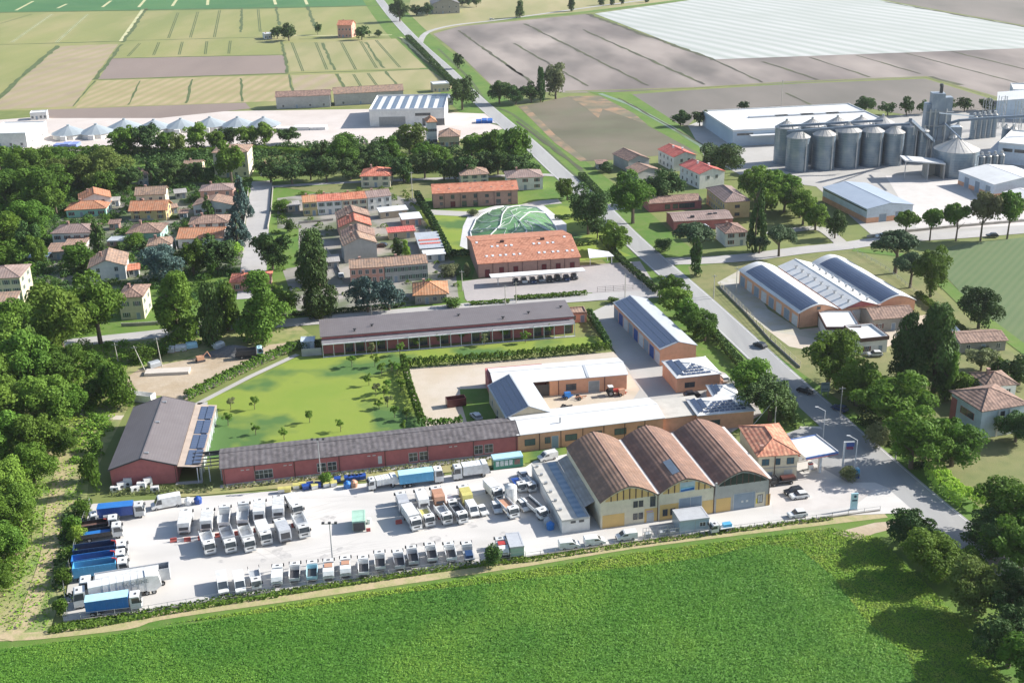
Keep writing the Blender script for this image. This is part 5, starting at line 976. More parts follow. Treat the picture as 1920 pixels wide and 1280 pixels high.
tree((392, 466, 410, 520), 'tall', 'broad', 'slim cypress in front of the pair of round trees'); tree((436, 330, 472, 412), 'cone', 'blue', 'tall blue spruce beside the village street, upper one', None, 'spruce'); tree((424, 395, 468, 462), 'cone', 'blue', 'broad blue spruce beside the village street, lower one', None, 'spruce')
tree((378, 362, 402, 406), 'cone', 'dark', 'small dark spruce in front of the white brown-roofed bungalow', None, 'spruce'); tree((553, 425, 622, 535), 'tall', 'dark', 'tall dark poplar, rear one of the pair left of the lower terrace', 'dark poplars left of the terrace', 'poplar', big=2); tree((566, 460, 640, 605), 'tall', 'dark', 'tall dark poplar, nearer one of the pair left of the lower terrace', 'dark poplars left of the terrace', 'poplar', big=2)
tree((482, 430, 542, 512), 'round', 'dark', 'dark broad tree right of the village street'); tree((532, 404, 554, 438), 'bush', 'dark', 'small egg-shaped cypress in the garden beside the street', None, 'cypress'); tree((664, 512, 716, 590), 'round', 'blue', 'left blue cedar in front of the lower terrace', 'blue cedars', 'cedar'); tree((706, 518, 754, 586), 'round', 'blue', 'right blue cedar in front of the lower terrace', 'blue cedars', 'cedar')
tree((484, 545, 560, 610), 'round', 'broad', 'green tree between the brightest birch and dark poplars'); tree((575, 555, 622, 600), 'bush', 'broad', 'bushy shrub at the foot of the dark poplars', None, 'shrub', 'shrub'); tree((220, 540, 262, 585), 'round', 'dark', 'dark little tree behind the yellow house roof')
tree((733, 445, 757, 482), 'tall', 'dark', 'left dark cypress in the courtyard of the lower terrace', 'courtyard cypresses', 'cypress'); tree((752, 450, 770, 482), 'tall', 'bright', 'right bright cypress in the courtyard of the lower terrace', 'courtyard cypresses', 'cypress')
tree((175, 415, 200, 485), 'tall', 'dark', 'narrow dark tree beside the long brown hipped house'); tree((125, 460, 180, 510), 'round', 'broad', 'green tree below the brown-roofed shed and carport'); tree((235, 440, 275, 465), 'bush', 'broad', 'garden shrub beside the pyramid-roofed bungalow', None, 'shrub', 'shrub'); tree((430, 450, 456, 475), 'bush', 'bright', 'bright yellow-green shrub by the village street', None, 'shrub', 'shrub')
row([(208, 240, 262, 292), (255, 230, 300, 290), (292, 245, 330, 288), (322, 250, 352, 292), (350, 232, 390, 282), (385, 240, 420, 284), (415, 236, 447, 276), (445, 232, 482, 280), (474, 240, 520, 278), (524, 246, 560, 272), (612, 258, 676, 316), (672, 262, 724, 312), (700, 248, 748, 306),
     (742, 228, 796, 292), (770, 262, 812, 318), (802, 270, 850, 318), (862, 248, 908, 300), (900, 240, 945, 304), (932, 235, 988, 318), (585, 262, 620, 300)], 'round', 'broad', '%s tree in the far row of the belt behind the village', 'far row of the tree belt')
row([(484, 300, 532, 345), (524, 300, 572, 348), (566, 296, 600, 340), (594, 290, 632, 344), (638, 290, 678, 340), (672, 286, 704, 332), (700, 280, 734, 330), (738, 290, 778, 345), (776, 280, 818, 336), (815, 292, 850, 340), (842, 296, 868, 342), (862, 285, 898, 340), (892, 280, 932, 332), (916, 276, 952, 330), (940, 290, 985, 335), (352, 300, 384, 340), (380, 315, 402, 345), (448, 280, 480, 320)], 'round', 'dark', '%s round dark tree in the near row of the belt behind the village', 'near row of the tree belt')
row([(150, 282, 228, 356), (100, 292, 158, 358), (30, 282, 102, 348), (-20, 330, 45, 390), (48, 330, 132, 392), (28, 380, 98, 448), (84, 350, 130, 405), (-30, 395, 40, 470), (36, 415, 76, 475), (-20, 445, 38, 505), (216, 308, 262, 362), (180, 320, 220, 370), (20, 300, 60, 345), (-30, 270, 30, 330), (60, 440, 92, 500)], 'round', 'broad', '%s tree in the dark thicket left of the village', 'thicket left of the village')
tree((408, 264, 462, 345), 'round', 'broad', 'big round tree hiding the tall cream town house'); tree((270, 300, 300, 345), 'cone', 'dark', 'dark conical tree beside the little brown-roofed house'); tree((300, 300, 350, 350), 'round', 'dark', 'dark tree left of the orange-roofed cottage')
tree((758, 304, 771, 345), 'tall', 'broad', 'slim cypress beside the white flagpole', None, 'cypress'); tree((512, 372, 545, 398), 'bush', 'broad', 'round shrub left of the long terrace', None, 'shrub', 'shrub')
# along and right of the main road
tree((1145, 308, 1228, 425), 'round', 'broad', 'tall broad tree right of the road beside the red school', big=2); tree((1068, 340, 1138, 445), 'round', 'dark', 'large dark tree left of the road at the park corner', big=2); tree((1045, 330, 1082, 378), 'round', 'broad', 'looser tree behind the large dark park tree'); tree((1128, 412, 1178, 475), 'round', 'light', 'lighter tree at the roadside below the park lawn')
tree((1105, 405, 1135, 450), 'round', 'dark', 'small dark tree beside the large dark park tree'); tree((1213, 308, 1272, 385), 'round', 'dark', 'dark round tree beside the white red-roofed houses'); tree((1318, 266, 1392, 335), 'round', 'dark', 'broad dark tree right of the white red-roofed houses'); tree((1125, 300, 1152, 325), 'bush', 'dark', 'dark shrub by the corner farmhouse', None, 'shrub', 'shrub')
row([(1385, 308, 1440, 375), (1425, 312, 1480, 380), (1458, 335, 1512, 400), (1405, 340, 1462, 410), (1505, 378, 1552, 435, 'round', 'light'), (1548, 392, 1582, 450), (1480, 365, 1530, 425), (1400, 318, 1450, 392), (1440, 330, 1500, 402), (1475, 350, 1524, 412)], 'round', 'broad', '%s tree in the row along the orange warehouse', 'row along the orange warehouse')
tree((1398, 350, 1432, 472), 'cone', 'dark', 'tall dark spruce beside the yellow school', None, 'spruce'); tree((1428, 412, 1492, 486), 'umbrella', 'pine', 'umbrella pine right of the tall dark spruce', None, 'pine'); tree((1405, 438, 1442, 478), 'umbrella', 'pine', 'low umbrella pine at the foot of the tall dark spruce', None, 'pine')
tree((1258, 424, 1342, 492), 'umbrella', 'pine', 'broad umbrella pine before the dark red school', None, 'pine'); tree((1290, 445, 1320, 520), 'tall', 'dark', 'ivy-covered dark trunk at the road junction'); tree((1230, 440, 1262, 474), 'bush', 'dark', 'dark shrub left of the broad umbrella pine', None, 'shrub', 'shrub')
row([(1674, 402, 1720, 446), (1722, 400, 1764, 455), (1768, 396, 1816, 455), (1812, 380, 1864, 456, 'lollipop', 'olive'), (1862, 376, 1914, 452)], 'lollipop', 'broad', '%s of five round-headed trees along the side road', 'five round-headed roadside trees', hmul=1.25)
tree((1632, 438, 1724, 520), 'umbrella', 'pine', 'largest umbrella pine, by the end of the three barns', None, 'pine', big=2); tree((1674, 468, 1738, 545), 'umbrella', 'pine', 'second umbrella pine, in front of the largest one', None, 'pine'); tree((1712, 468, 1776, 562), 'round', 'broad', 'leafy tree beside the umbrella pines at the crop field'); tree((1802, 532, 1866, 622), 'round', 'dark', 'lone dark tree at the edge of the young crop field')
tree((1504, 618, 1602, 728), 'round', 'broad', 'large roadside tree in front of the modern flat-roofed house', big=2); tree((1560, 670, 1650, 770), 'round', 'broad', 'roadside tree between flat-roofed house and bushy yellow shrub', big=2); tree((1610, 690, 1740, 825), 'round', 'broad', 'largest tree right of the main road', big=2); tree((1658, 590, 1730, 740), 'tall', 'dark', 'left half of the huge dark poplar pair', 'huge dark poplars', 'poplar', big=2)
tree((1705, 575, 1792, 748), 'tall', 'dark', 'right taller one of the huge dark poplar pair', 'huge dark poplars', 'poplar', big=2); tree((1752, 668, 1790, 755), 'tall', 'light', 'slim pale tree at the foot of the huge poplars'); tree((1655, 760, 1760, 890), 'round', 'broad', 'roadside tree above the bright trimmed hedge', big=2); tree((1735, 775, 1832, 885), 'round', 'broad', 'tree between roadside tree and pale blue villa', big=2)
tree((1822, 882, 1940, 1020), 'round', 'broad', 'big leafy tree at the right edge below the villa garden', big=2); tree((1872, 782, 1935, 835), 'round', 'dark', 'small dark tree in front of the pale blue villa'); tree((1815, 658, 1862, 700), 'round', 'olive', 'small olive tree below the meadow outbuilding'); tree((1850, 672, 1886, 712), 'cone', 'dark', 'dark cone-shaped tree behind the villa'); tree((1880, 655, 1940, 728), 'round', 'dark', 'dark tree at the right edge behind the villa')
tree((1622, 782, 1666, 845), 'bush', 'olive', 'yellowish bushy shrub at the roadside opposite the fuel station', None, 'shrub', 'shrub'); tree((1572, 868, 1604, 905), 'bush', 'olive', 'low shrub at the foot of the fuel sign', None, 'shrub', 'shrub')
tree((1782, 700, 1830, 760), 'round', 'broad', 'green tree left of the villa roof'); tree((1850, 985, 1960, 1080), 'round', 'broad', 'tree at the right edge in shade beyond the road', big=2); tree((1895, 930, 2000, 1060), 'round', 'broad', 'half-cropped tree at the right edge behind the big leafy one', big=2); tree((1810, 960, 1900, 1060), 'round', 'dark', 'dark tree beyond the road bend, left of the shaded edge tree', big=2)
row([(1668, 945, 1748, 1040), (1698, 995, 1796, 1095), (1776, 1045, 1876, 1170), (1855, 1065, 1950, 1195), (1838, 1140, 1940, 1265), (1890, 1200, 1995, 1320), (1780, 1020, 1838, 1090)], 'round', 'broad', '%s tree in the foreground row at the lower right', 'foreground row at the lower right', big=2)
row([(1234, 512, 1282, 565), (1240, 532, 1302, 600), (1268, 560, 1318, 625), (1288, 572, 1354, 645), (1372, 668, 1442, 748), (1395, 690, 1492, 800)], 'round', 'broad', '%s tree in the row between main road and orange barn', 'row between main road and orange barn')
# small trees in the fields
row([(510, 50, 530, 74), (528, 42, 556, 78), (590, 42, 602, 66), (667, 48, 690, 76), (703, 56, 716, 70)], 'round', 'dark', '%s small tree by the lone pink farmhouse', 'trees at the lone farmhouse')
row([(734, -5, 766, 42), (770, 10, 792, 30), (790, 6, 812, 30), (812, 8, 830, 24), (858, -3, 872, 12), (873, -4, 886, 12), (886, -6, 900, 14)], 'round', 'dark', '%s tree at the far road junction', 'trees at the far road junction')
row([(965, 2, 985, 34), (1064, -4, 1080, 22), (1122, -6, 1134, 10), (1143, -6, 1153, 10), (1160, -6, 1170, 9), (1208, -8, 1218, 5)], 'tall', 'dark', '%s of the thin trees along the far field lane', 'thin trees along the far lane')
row([(918, 150, 955, 196), (950, 156, 985, 198), (980, 152, 1012, 194), (1005, 128, 1023, 192, 'tall', 'dark'), (1020, 124, 1064, 188, 'round', 'olive')], 'round', 'dark', '%s tree in the clump at the ploughed field corner', 'clump at the ploughed field')
tree((844, 144, 890, 208), 'round', 'dark', 'big dark tree at the road beside the modern white hall'); tree((850, 100, 868, 130), 'round', 'dark', 'tiny roadside tree at the edge of the ploughed field')
row([(1262, 204, 1290, 238), (1298, 204, 1325, 238), (1384, 192, 1402, 208), (1605, 194, 1636, 214), (1650, 195, 1678, 218), (1688, 182, 1710, 218), (1722, 188, 1742, 216), (1764, 184, 1788, 212), (1796, 183, 1820, 210), (1834, 184, 1860, 210), (1880, 176, 1900, 196)], 'round', 'dark', '%s small tree in the row behind the silo works', 'row behind the silo works')
tree((1250, 512, 1266, 530), 'bush', 'dark', 'small dark shrub by the junction lawn', None, 'shrub', 'shrub')
row([(124, 940, 154, 1010), (130, 965, 162, 1020, 'bush', 'bright'), (112, 1050, 142, 1100), (124, 1005, 152, 1055), (104, 1105, 130, 1155), (144, 925, 170, 970)], 'bush', 'broad', '%s shrub along the left fence of the lorry yard', 'shrubs along the left yard fence', name='shrub', cat='shrub', hmul=.7)
row([(185, 660, 242, 765), (212, 705, 258, 770), (160, 650, 200, 700), (150, 700, 205, 760), (245, 640, 290, 680), (170, 815, 195, 850), (170, 850, 195, 930), (150, 850, 180, 905), (290, 640, 320, 668)], 'bush', 'broad', '%s shrub on the scrub land above the red gabled hall', 'scrub shrubs', name='shrub', cat='shrub')
tree((905, 1012, 942, 1068), 'bush', 'dark', 'dark shrub among the vehicles at the field side of the yard', None, 'shrub', 'shrub'); tree((598, 880, 622, 912), 'bush', 'broad', 'young tree by the wall of the long red building'); tree((832, 555, 862, 580), 'bush', 'broad', 'shrub beside the orange pyramid-roofed house', None, 'shrub', 'shrub'); tree((825, 490, 862, 520), 'bush', 'olive', 'flowering pale shrub near the brick barn', None, 'shrub', 'shrub')
tree((868, 492, 884, 520), 'tall', 'olive', 'slim pale tree at the left end of the brick barn'); tree((1140, 555, 1160, 570), 'bush', 'broad', 'little shrub by the gatehouse', None, 'shrub', 'shrub'); tree((878, 388, 898, 406), 'bush', 'olive', 'yellow-green shrub between park lawn and glass shell', None, 'shrub', 'shrub')
saps = [(706, 660), (783, 655), (908, 650), (692, 725), (726, 738), (716, 706), (703, 690), (711, 770), (727, 766), (740, 786), (639, 812), (581, 795), (533, 827), (480, 818), (433, 770), (428, 800), (478, 770), (985, 645), (750, 668), (720, 750), (705, 745), (826, 650), (745, 705), (752, 735), (762, 790), (735, 700), (697, 668), (660, 690), (868, 645), (945, 640), (1030, 634), (758, 812)]
row([(x - 11, y - 28, x + 11, y, 'sapling', 'olive' if i % 6 == 2 else 'light') for i, (x, y) in enumerate(saps)], 'sapling', 'light', '%s slim young tree on the bright lawn', 'young trees on the bright lawn', big=1)
def hedge(label, px, wd, h, leaf='dark', spikes=False, dens=14, name='hedge', size=.28):
    P = [G(p) for p in px]; o0 = P[0]; rng = np.random.default_rng(len(label)); V = []; Nn = []
    for i in range(len(P) - 1):
        L = (P[i + 1] - P[i]).length; d = (P[i + 1] - P[i]).normalized(); sd = Vector((-d.y, d.x, 0)); n = int(L * (wd + 2 * h) * dens)
        t = rng.uniform(0, L, n); a = rng.uniform(0, math.pi, n); hh = h * (1 + .1 * np.sin(t * 1.7) + (.28 * np.abs(np.sin(t * 2.2)) - .1 if spikes else 0))
        x = np.cos(a) * wd / 2; x = np.sign(x) * np.minimum(np.abs(x) * 1.3, wd / 2); z = hh * rng.uniform(.05, 1, n) ** .6; z = np.where(np.abs(x) < wd * .42, hh * rng.uniform(.9, 1.02, n), z)
        V.append(np.stack([P[i].x - o0.x + d.x * t + sd.x * x, P[i].y - o0.y + d.y * t + sd.y * x, z], 1)); Nn.append(np.stack([sd.x * x, sd.y * x, np.full(n, .5)], 1))
    V = np.concatenate(V); Nn = np.concatenate(Nn); v, f = leaf_cloud(V, Nn, size, rng, .6)
    o = link(name, np_mesh(name, v, f, LEAF[leaf]), None, (o0.x, o0.y, 0)); return tag(o, label, 'hedge')
hedge('long spiky hedge between pavilion lawn and gravel yard', [(756, 690), (950, 676), (1142, 658)], 1.6, 2.4, 'broad', True)
hedge('spiky hedge running down the left side of the gravel yard', [(756, 680), (768, 730), (792, 800)], 1.5, 2.4, 'broad', True)
hedge('short spiky hedge behind the long red building roof', [(792, 802), (830, 806), (866, 800)], 1.5, 2.4, 'broad', True)
hedge('dark hedge down the right end of the pavilion lawn', [(1104, 592), (1125, 625), (1142, 655)], 1.6, 2.2, 'dark')
hedge('long reedy hedge bordering the garden path above the building site', [(350, 752), (420, 716), (485, 685), (556, 655)], 1.8, 2.4, 'broad', True)
hedge('hedge at the left end of the pavilion', [(556, 655), (600, 652)], 1.6, 2.4, 'dark')
hedge('tall dark trimmed hedge on the left side of the park', [(782, 372), (815, 430), (845, 488)], 2.2, 3.2, 'dark'); hedge('clipped dark hedge closing the park lawn by the glass shell', [(845, 480), (880, 478)], 2, 2, 'dark')
hedge('dark trimmed hedge in the village garden by the garage', [(222, 470), (272, 462)], 4, 2.6, 'dark'); hedge('low hedge between car park and village road', [(965, 562), (1030, 558), (1100, 552)], 1.8, 1.2, 'broad'); hedge('low hedge left part before the white canopy car park', [(880, 572), (955, 567)], 1.6, 1.0, 'broad')
hedge('hedge along the main road side of the park', [(1128, 450), (1165, 492), (1235, 552)], 2.0, 1.8, 'dark'); hedge('hedge between the two park lawns', [(1040, 412), (1078, 410)], 1.4, 1.6, 'dark'); hedge('hedge across the lower park lawn', [(1078, 462), (1120, 458)], 1.4, 1.6, 'dark')
hedge('bright leafy hedge around the villa garden', [(1748, 890), (1775, 925), (1815, 950), (1850, 948)], 4.0, 3.2, 'bright'); hedge('dark hedge between main road and solar barn', [(1332, 622), (1380, 680), (1450, 755), (1500, 805)], 2.2, 2.0, 'dark')
hedge('overgrown hedge along the ditch left of the main road', [(1090, 330), (1130, 372)], 3, 1.6, 'dark'); hedge('ragged hedge strip below the yard along the dirt track', [(92, 1182), (180, 1170), (280, 1152), (420, 1128), (520, 1114)], 2.4, .7, 'broad', dens=8)
hedge('low weedy strip below the parked collection trucks', [(520, 1114), (700, 1087), (860, 1063), (985, 1050)], 1.6, .6, 'light', dens=8); hedge('grassy fringe below the street wall of the tiled warehouses', [(985, 1052), (1180, 1022), (1400, 992), (1560, 972)], 1.2, .5, 'light', dens=7)
hedge('long hedge line behind the village belt trees', [(230, 330), (350, 328), (480, 322)], 2.5, 2.5, 'dark'); hedge('hedge between the dark village thicket and works yard', [(90, 288), (200, 284), (330, 290), (470, 284), (600, 292), (760, 300)], 4, 2.6, 'broad'); hedge('garden hedge along the village road', [(548, 592), (640, 586), (760, 575)], 1.6, 1.3, 'dark')
hedge('weeds along the wall of the long red building', [(420, 917), (600, 897), (760, 878), (920, 862)], 1.2, .7, 'olive', dens=5); hedge('weed bank in front of the red gabled hall', [(205, 925), (300, 920), (400, 918)], 3, .7, 'olive', dens=5)
hedge('hedge along meadow edge beside the young crop field', [(1720, 555), (1800, 620), (1880, 690)], 2.0, 1.6, 'broad'); hedge('roadside bushes left of the far main road', [(765, 72), (800, 108), (850, 160)], 4, 2.5, 'dark', dens=4, size=.5)

# crop and rough grass as standing growth
def blades(name, poly, n, h, sp, mat, seed, z=.05, size=.22):
    rng = np.random.default_rng(seed); P = np.array([[*G(p).xy] for p in poly]); lo, hi = P.min(0), P.max(0); q = rng.uniform(lo, hi, (n, 2)); ins = np.zeros(n, bool); j = len(P) - 1
    for i in range(len(P)):
        a, b = P[i], P[j]; c = ((a[1] > q[:, 1]) != (b[1] > q[:, 1])) & (q[:, 0] < (b[0] - a[0]) * (q[:, 1] - a[1]) / (b[1] - a[1] + 1e-9) + a[0]); ins ^= c; j = i
    q = q[ins]; hv = h * (1 + .3 * np.sin(q[:, 0] * .21 + 2.3 * np.sin(q[:, 1] * .13)) * np.sin(q[:, 1] * .37 + 3 * np.sin(q[:, 0] * .09))); p = np.stack([q[:, 0], q[:, 1], z + hv * rng.uniform(.2, 1.0, len(q))], 1)
    d = rng.normal(0, .28, (len(q), 3)); d[:, 2] += 1.0; v, f = leaf_cloud(p, d, size, rng, .2); v[:, 2] = z + (v[:, 2] - z).clip(0) * (1.0)
    o = link(name, np_mesh(name, v, f, mat)); o['kind'] = 'stuff'; return o
m_crop = M("green_crop", (.070, .205, .022), (.105, .26, .026), .03, c3=(.19, .34, .04), sc3=.04, amt3=.85, transl=.3, lo3=.46, hi3=.62, rough=.6)
m_cropg = M("crop_ground", (.06, .17, .02), (.09, .21, .026), .05, c3=(.14, .27, .035), sc3=.3, bump=.5)
m_rough = M("rough_grass", (.14, .29, .022), (.22, .34, .034), .05, c3=(.32, .35, .065), sc3=.3, amt3=.6, transl=.15)
CROP = [(-60, 1225), (60, 1210), (300, 1178), (520, 1146), (760, 1112), (1000, 1085), (1200, 1062), (1330, 1045), (1430, 1020), (1500, 1030), (1560, 1080), (1620, 1160), (1700, 1230), (1760, 1400), (-200, 1400)]
patch("crop_field", CROP, .09, m_cropg)
blades("crop_growth", CROP, 330000, .38, 0, m_crop, 1, .09, .13)
blades("rough_grass_growth", [(300, 1172), (520, 1136), (760, 1102), (985, 1070), (1180, 1038), (1400, 1010), (1560, 990), (1650, 1010), (1700, 1060), (1760, 1120), (1850, 1220), (1960, 1400), (1760, 1400), (1700, 1230), (1620, 1160), (1560, 1080), (1500, 1030), (1430, 1020), (1330, 1045), (1200, 1062), (1000, 1085), (760, 1112), (520, 1146)], 260000, .3, 0, m_rough, 2, .07, .16)
road([(10, 1200), (50, 1160), (72, 1100), (92, 1040), (100, 960), (114, 895), (128, 850)], 3.4, m_trk, .16, "dirt_track")
blades("rough_grass_growth", [(60, 880), (110, 850), (165, 900), (110, 1030), (90, 1180), (0, 1185), (0, 1060)], 5000, .4, 0, m_rough, 3, .07, .25)
blades("scrub_growth", [(150, 650), (300, 640), (240, 690), (225, 760), (190, 830), (130, 850), (120, 780)], 9000, .6, 0, m_rough, 4, .07, .3)

# ------------------------------------------------------------------ vehicles
def paint(name, c, rough=.35): return M('paint_' + name, c, tuple(x * .9 for x in c), .8, rough=rough, spec=.5, c3=tuple(x * .75 for x in c), sc3=1.5, amt3=.3)
P_WHITE = M('paint_white', (.70, .70, .69), (.60, .60, .585), 1.2, rough=.35, spec=.5, c3=(.46, .45, .43), sc3=1.1, amt3=.45, rand=.12); P_BLUE = paint('blue', (.025, .16, .46)); P_SKY = paint('sky', (.10, .38, .62)); P_GREY = paint('grey', (.36, .38, .40)); P_BLACK = paint('black', (.02, .022, .028)); P_GREEN = paint('green', (.02, .20, .13)); P_YEL = paint('yellow', (.56, .50, .16))
P_ORANGE = paint('orange', (.50, .27, .17)); P_SILV = paint('silver', (.45, .46, .48)); P_PALEB = paint('pale_blue', (.42, .66, .74)); P_RED = paint('red', (.45, .05, .04)); P_SGREEN = paint('sage', (.30, .42, .34)); P_DBLUE = paint('dark_blue', (.02, .05, .13)); P_NAVY = paint('navy', (.02, .07, .30))
TYRE = M('tyre', (.02, .02, .02), None, 1); RIM = M('wheel_rim', (.4, .4, .4), None, 1, metal=.5); RAIL = M('chassis', (.05, .05, .055), None, 1); LAMP = M('headlight', (.8, .8, .75), None, 1, rough=.1); TLAMP = M('tail_light', (.4, .02, .02), None, 1)
_wh = {}
def wheel(root, x, y, r, wd=.28):
    k = (r, wd)
    if k not in _wh: _wh[k] = (MB().cyl(0, 0, -wd / 2, wd / 2, r, n=14, axis='y').mesh('wheel', TYRE), MB().cyl(0, 0, -wd / 2 - .02, wd / 2 + .02, r * .55, n=10, axis='y').mesh('rim', RIM))
    o = link('wheel', _wh[k][0], root, (x, y, r)); link('rim', _wh[k][1], o)
def cab(root, x1, L, Wd, z0, H, mat, name='cab'):
    """forward-control cab whose front is at x1"""
    h = Wd / 2; x0 = x1 - L
    c = MB().prism([(x0, z0), (x1, z0), (x1 + .02, z0 + (H - z0) * .45), (x1 - .22, H - .12), (x1 - .45, H), (x0, H)], -h, h, 'y').build(name, mat, root)
    z1 = z0 + (H - z0) * .47; MB().add([(x1 + .045, -h + .12, z1), (x1 + .045, h - .12, z1), (x1 - .19, h - .16, H - .18), (x1 - .19, -h + .16, H - .18)], [(0, 1, 2, 3)]).build('windscreen', GLASS, c)
    for s in (-1, 1):
        MB().prism([(x0 + .35, z1), (x1 - .1, z1), (x1 - .32, H - .25), (x0 + .35, H - .25)], s * h - .01, s * h + .015, 'y').build('side_window', GLASS, c)
        MB().box(x1 - .05, x1 + .15, s * (h + .12) - .12, s * (h + .12) + .12, z1 + .1, z1 + .75).build('mirror', DARKM, c)
        MB().box(x1 + .0, x1 + .05, s * (h - .35) - .18, s * (h - .35) + .18, z0 + .15, z0 + .38).build('headlight', LAMP, c)
    MB().box(x1 - .02, x1 + .09, -h, h, z0 - .12, z0 + .1).build('bumper', P_GREY, c)
    MB().box(x1 + .0, x1 + .03, -h + .5, h - .5, z0 + .45, z0 + .75).build('grille', DARKM, c)
    MB().box(x1 - 1.1, x1 - .75, -.3, .3, H, H + .08).build('roof_hatch', DARKM, c); return c
def truck(label, kind, L=7.5, Wd=2.4, H=2.9, col=None, body=None, group=None, cabm=None, name='truck', bodyH=None, cat='truck', top=None):
    """heading +x, centred; kinds: box, open, compactor, tipper, tank, flat"""
    t = thing(name, label, cat, group=group); h = Wd / 2; x0, x1 = -L / 2, L / 2; cl = 1.6 if L < 8 else 2.0; cb = x1 - cl - .25; r = .42 if L < 7 else .5; zf = r * 2 + .08
    cab(t, x1, cl, Wd * .97, .5, H, cabm or P_WHITE); MB().box(x0 + .2, cb, -.45, .45, r + .1, zf - .02).build('chassis', RAIL, t)
    for x in [x1 - .95] + ([x0 + 1.1, x0 + 2.3] if L > 8.5 else [x0 + 1.5]):
        for s in (-1, 1): wheel(t, x, s * (h - .2), r)
    bh = bodyH or H; B = body or P_WHITE
    if kind == 'box':
        o = MB().box(x0, cb, -h, h, zf, bh).build('body', B, t); MB().box(x0 - .03, cb + .03, -h - .03, h + .03, bh, bh + .08).build('roof_panel', top or B, o)
        m = MB()
        for k in range(1, 8): 
            x = x0 + (cb - x0) * k / 8
            for s in (-1, 1): m.box(x - .05, x + .05, s * (h + .03) - .03, s * (h + .03) + .03, zf, bh)
        m.build('rib', B, o)
    elif kind == 'open':
        m = MB().box(x0, cb, -h, h, zf, zf + .1).box(x0, cb, -h, -h + .1, zf + .1, bh).box(x0, cb, h - .1, h, zf + .1, bh).box(x0, x0 + .1, -h + .1, h - .1, zf + .1, bh).box(cb - .1, cb, -h + .1, h - .1, zf + .1, bh); o = m.build('body', B, t)
        MB().box(x0 + .12, cb - .12, -h + .12, h - .12, zf + .1, zf + .35).build('load', top or M('rusty_floor', (.16, .08, .06), (.1, .07, .06), 1), o); m = MB()
        for k in range(0, 9): 
            x = x0 + .05 + (cb - x0 - .1) * k / 8
            for s in (-1, 1): m.box(x - .05, x + .05, s * (h + .03) - .04, s * (h + .03) + .04, zf, bh)
        m.build('rib', B, o); MB().tube((cb + .1, 0, zf), (cb + .1, 0, bh + .3), .15).tube((cb + .1, 0, bh + .3), (cb - .7, 0, bh + .5), .12).build('hook_arm', P_RED, t)
    elif kind == 'compactor':
        xr = x0 + 1.7; o = MB().box(xr, cb, -h, h, zf, bh).build('body', B, t)
        o2 = MB().prism([(xr, zf - .3), (x0 + .2, zf - .25), (x0, zf + .45), (x0 + .5, bh + .05), (xr, bh + .15)], -h - .04, h + .04, 'y').build('tailgate', B, t)
        MB().add([(x0 - .03, -h + .25, zf + .45), (x0 - .03, h - .25, zf + .45), (x0 + .40, h - .25, bh - .3), (x0 + .40, -h + .25, bh - .3)], [(0, 1, 2, 3)]).build('opening', DARKM, o2)
        MB().box(x0 - .25, x0 + .1, -h + .3, h - .3, zf - .35, zf - .1).build('bin_lift', RAIL, o2)
        for s in (-1, 1): MB().box(x0 + .1, x0 + .2, s * (h - .2) - .1, s * (h - .2) + .1, zf + .1, zf + .3).build('tail_light', TLAMP, o2)
        m = MB()
        for k in range(1, 5): x = xr + (cb - xr) * k / 5; m.box(x - .06, x + .06, -h - .05, h + .05, zf, bh + .04)
        m.build('rib', B, o)
    elif kind == 'tipper':
        zt = bh; m = MB().box(x0, cb, -h, h, zf, zf + .1).prism([(-h, zf + .1), (-h + .1, zf + .1), (-h + .03, zt), (-h - .07, zt)], x0, cb, 'x').prism([(h - .1, zf + .1), (h, zf + .1), (h + .07, zt), (h - .03, zt)], x0, cb, 'x').box(cb - .12, cb, -h + .1, h - .1, zf + .1, zt + .15).box(x0, x0 + .1, -h + .1, h - .1, zf + .1, zt - .5)
        o = m.build('body', B, t); MB().box(x0 + .12, cb - .14, -h + .12, h - .12, zf + .1, zf + .4).build('load', top or P_GREY, o); MB().box(x0 - .3, x0 + .02, -h + .35, h - .35, zf - .3, zf + .1).build('bin_lift', DARKM, t)
        for s in (-1, 1): MB().tube((x0 + .1, s * (h + .05), zt - .3), (x0 - .15, s * (h + .1), zt + .45), .06).build('lift_arm', RAIL, t)
    elif kind == 'tank':
        MB().cyl(0, zf + h * .95, x0, cb, h * .98, n=18, axis='x').build('tank', B, t, smooth=False)
    elif kind == 'flat':
        MB().box(x0, cb, -h, h, zf, zf + .15).box(cb - .08, cb, -h, h, zf + .15, zf + 1).build('bed', B, t)
        if top: MB().box(x0 + .4, cb - 1, -h + .3, h - .3, zf + .16, zf + .8).build('load', top, t)
    return t
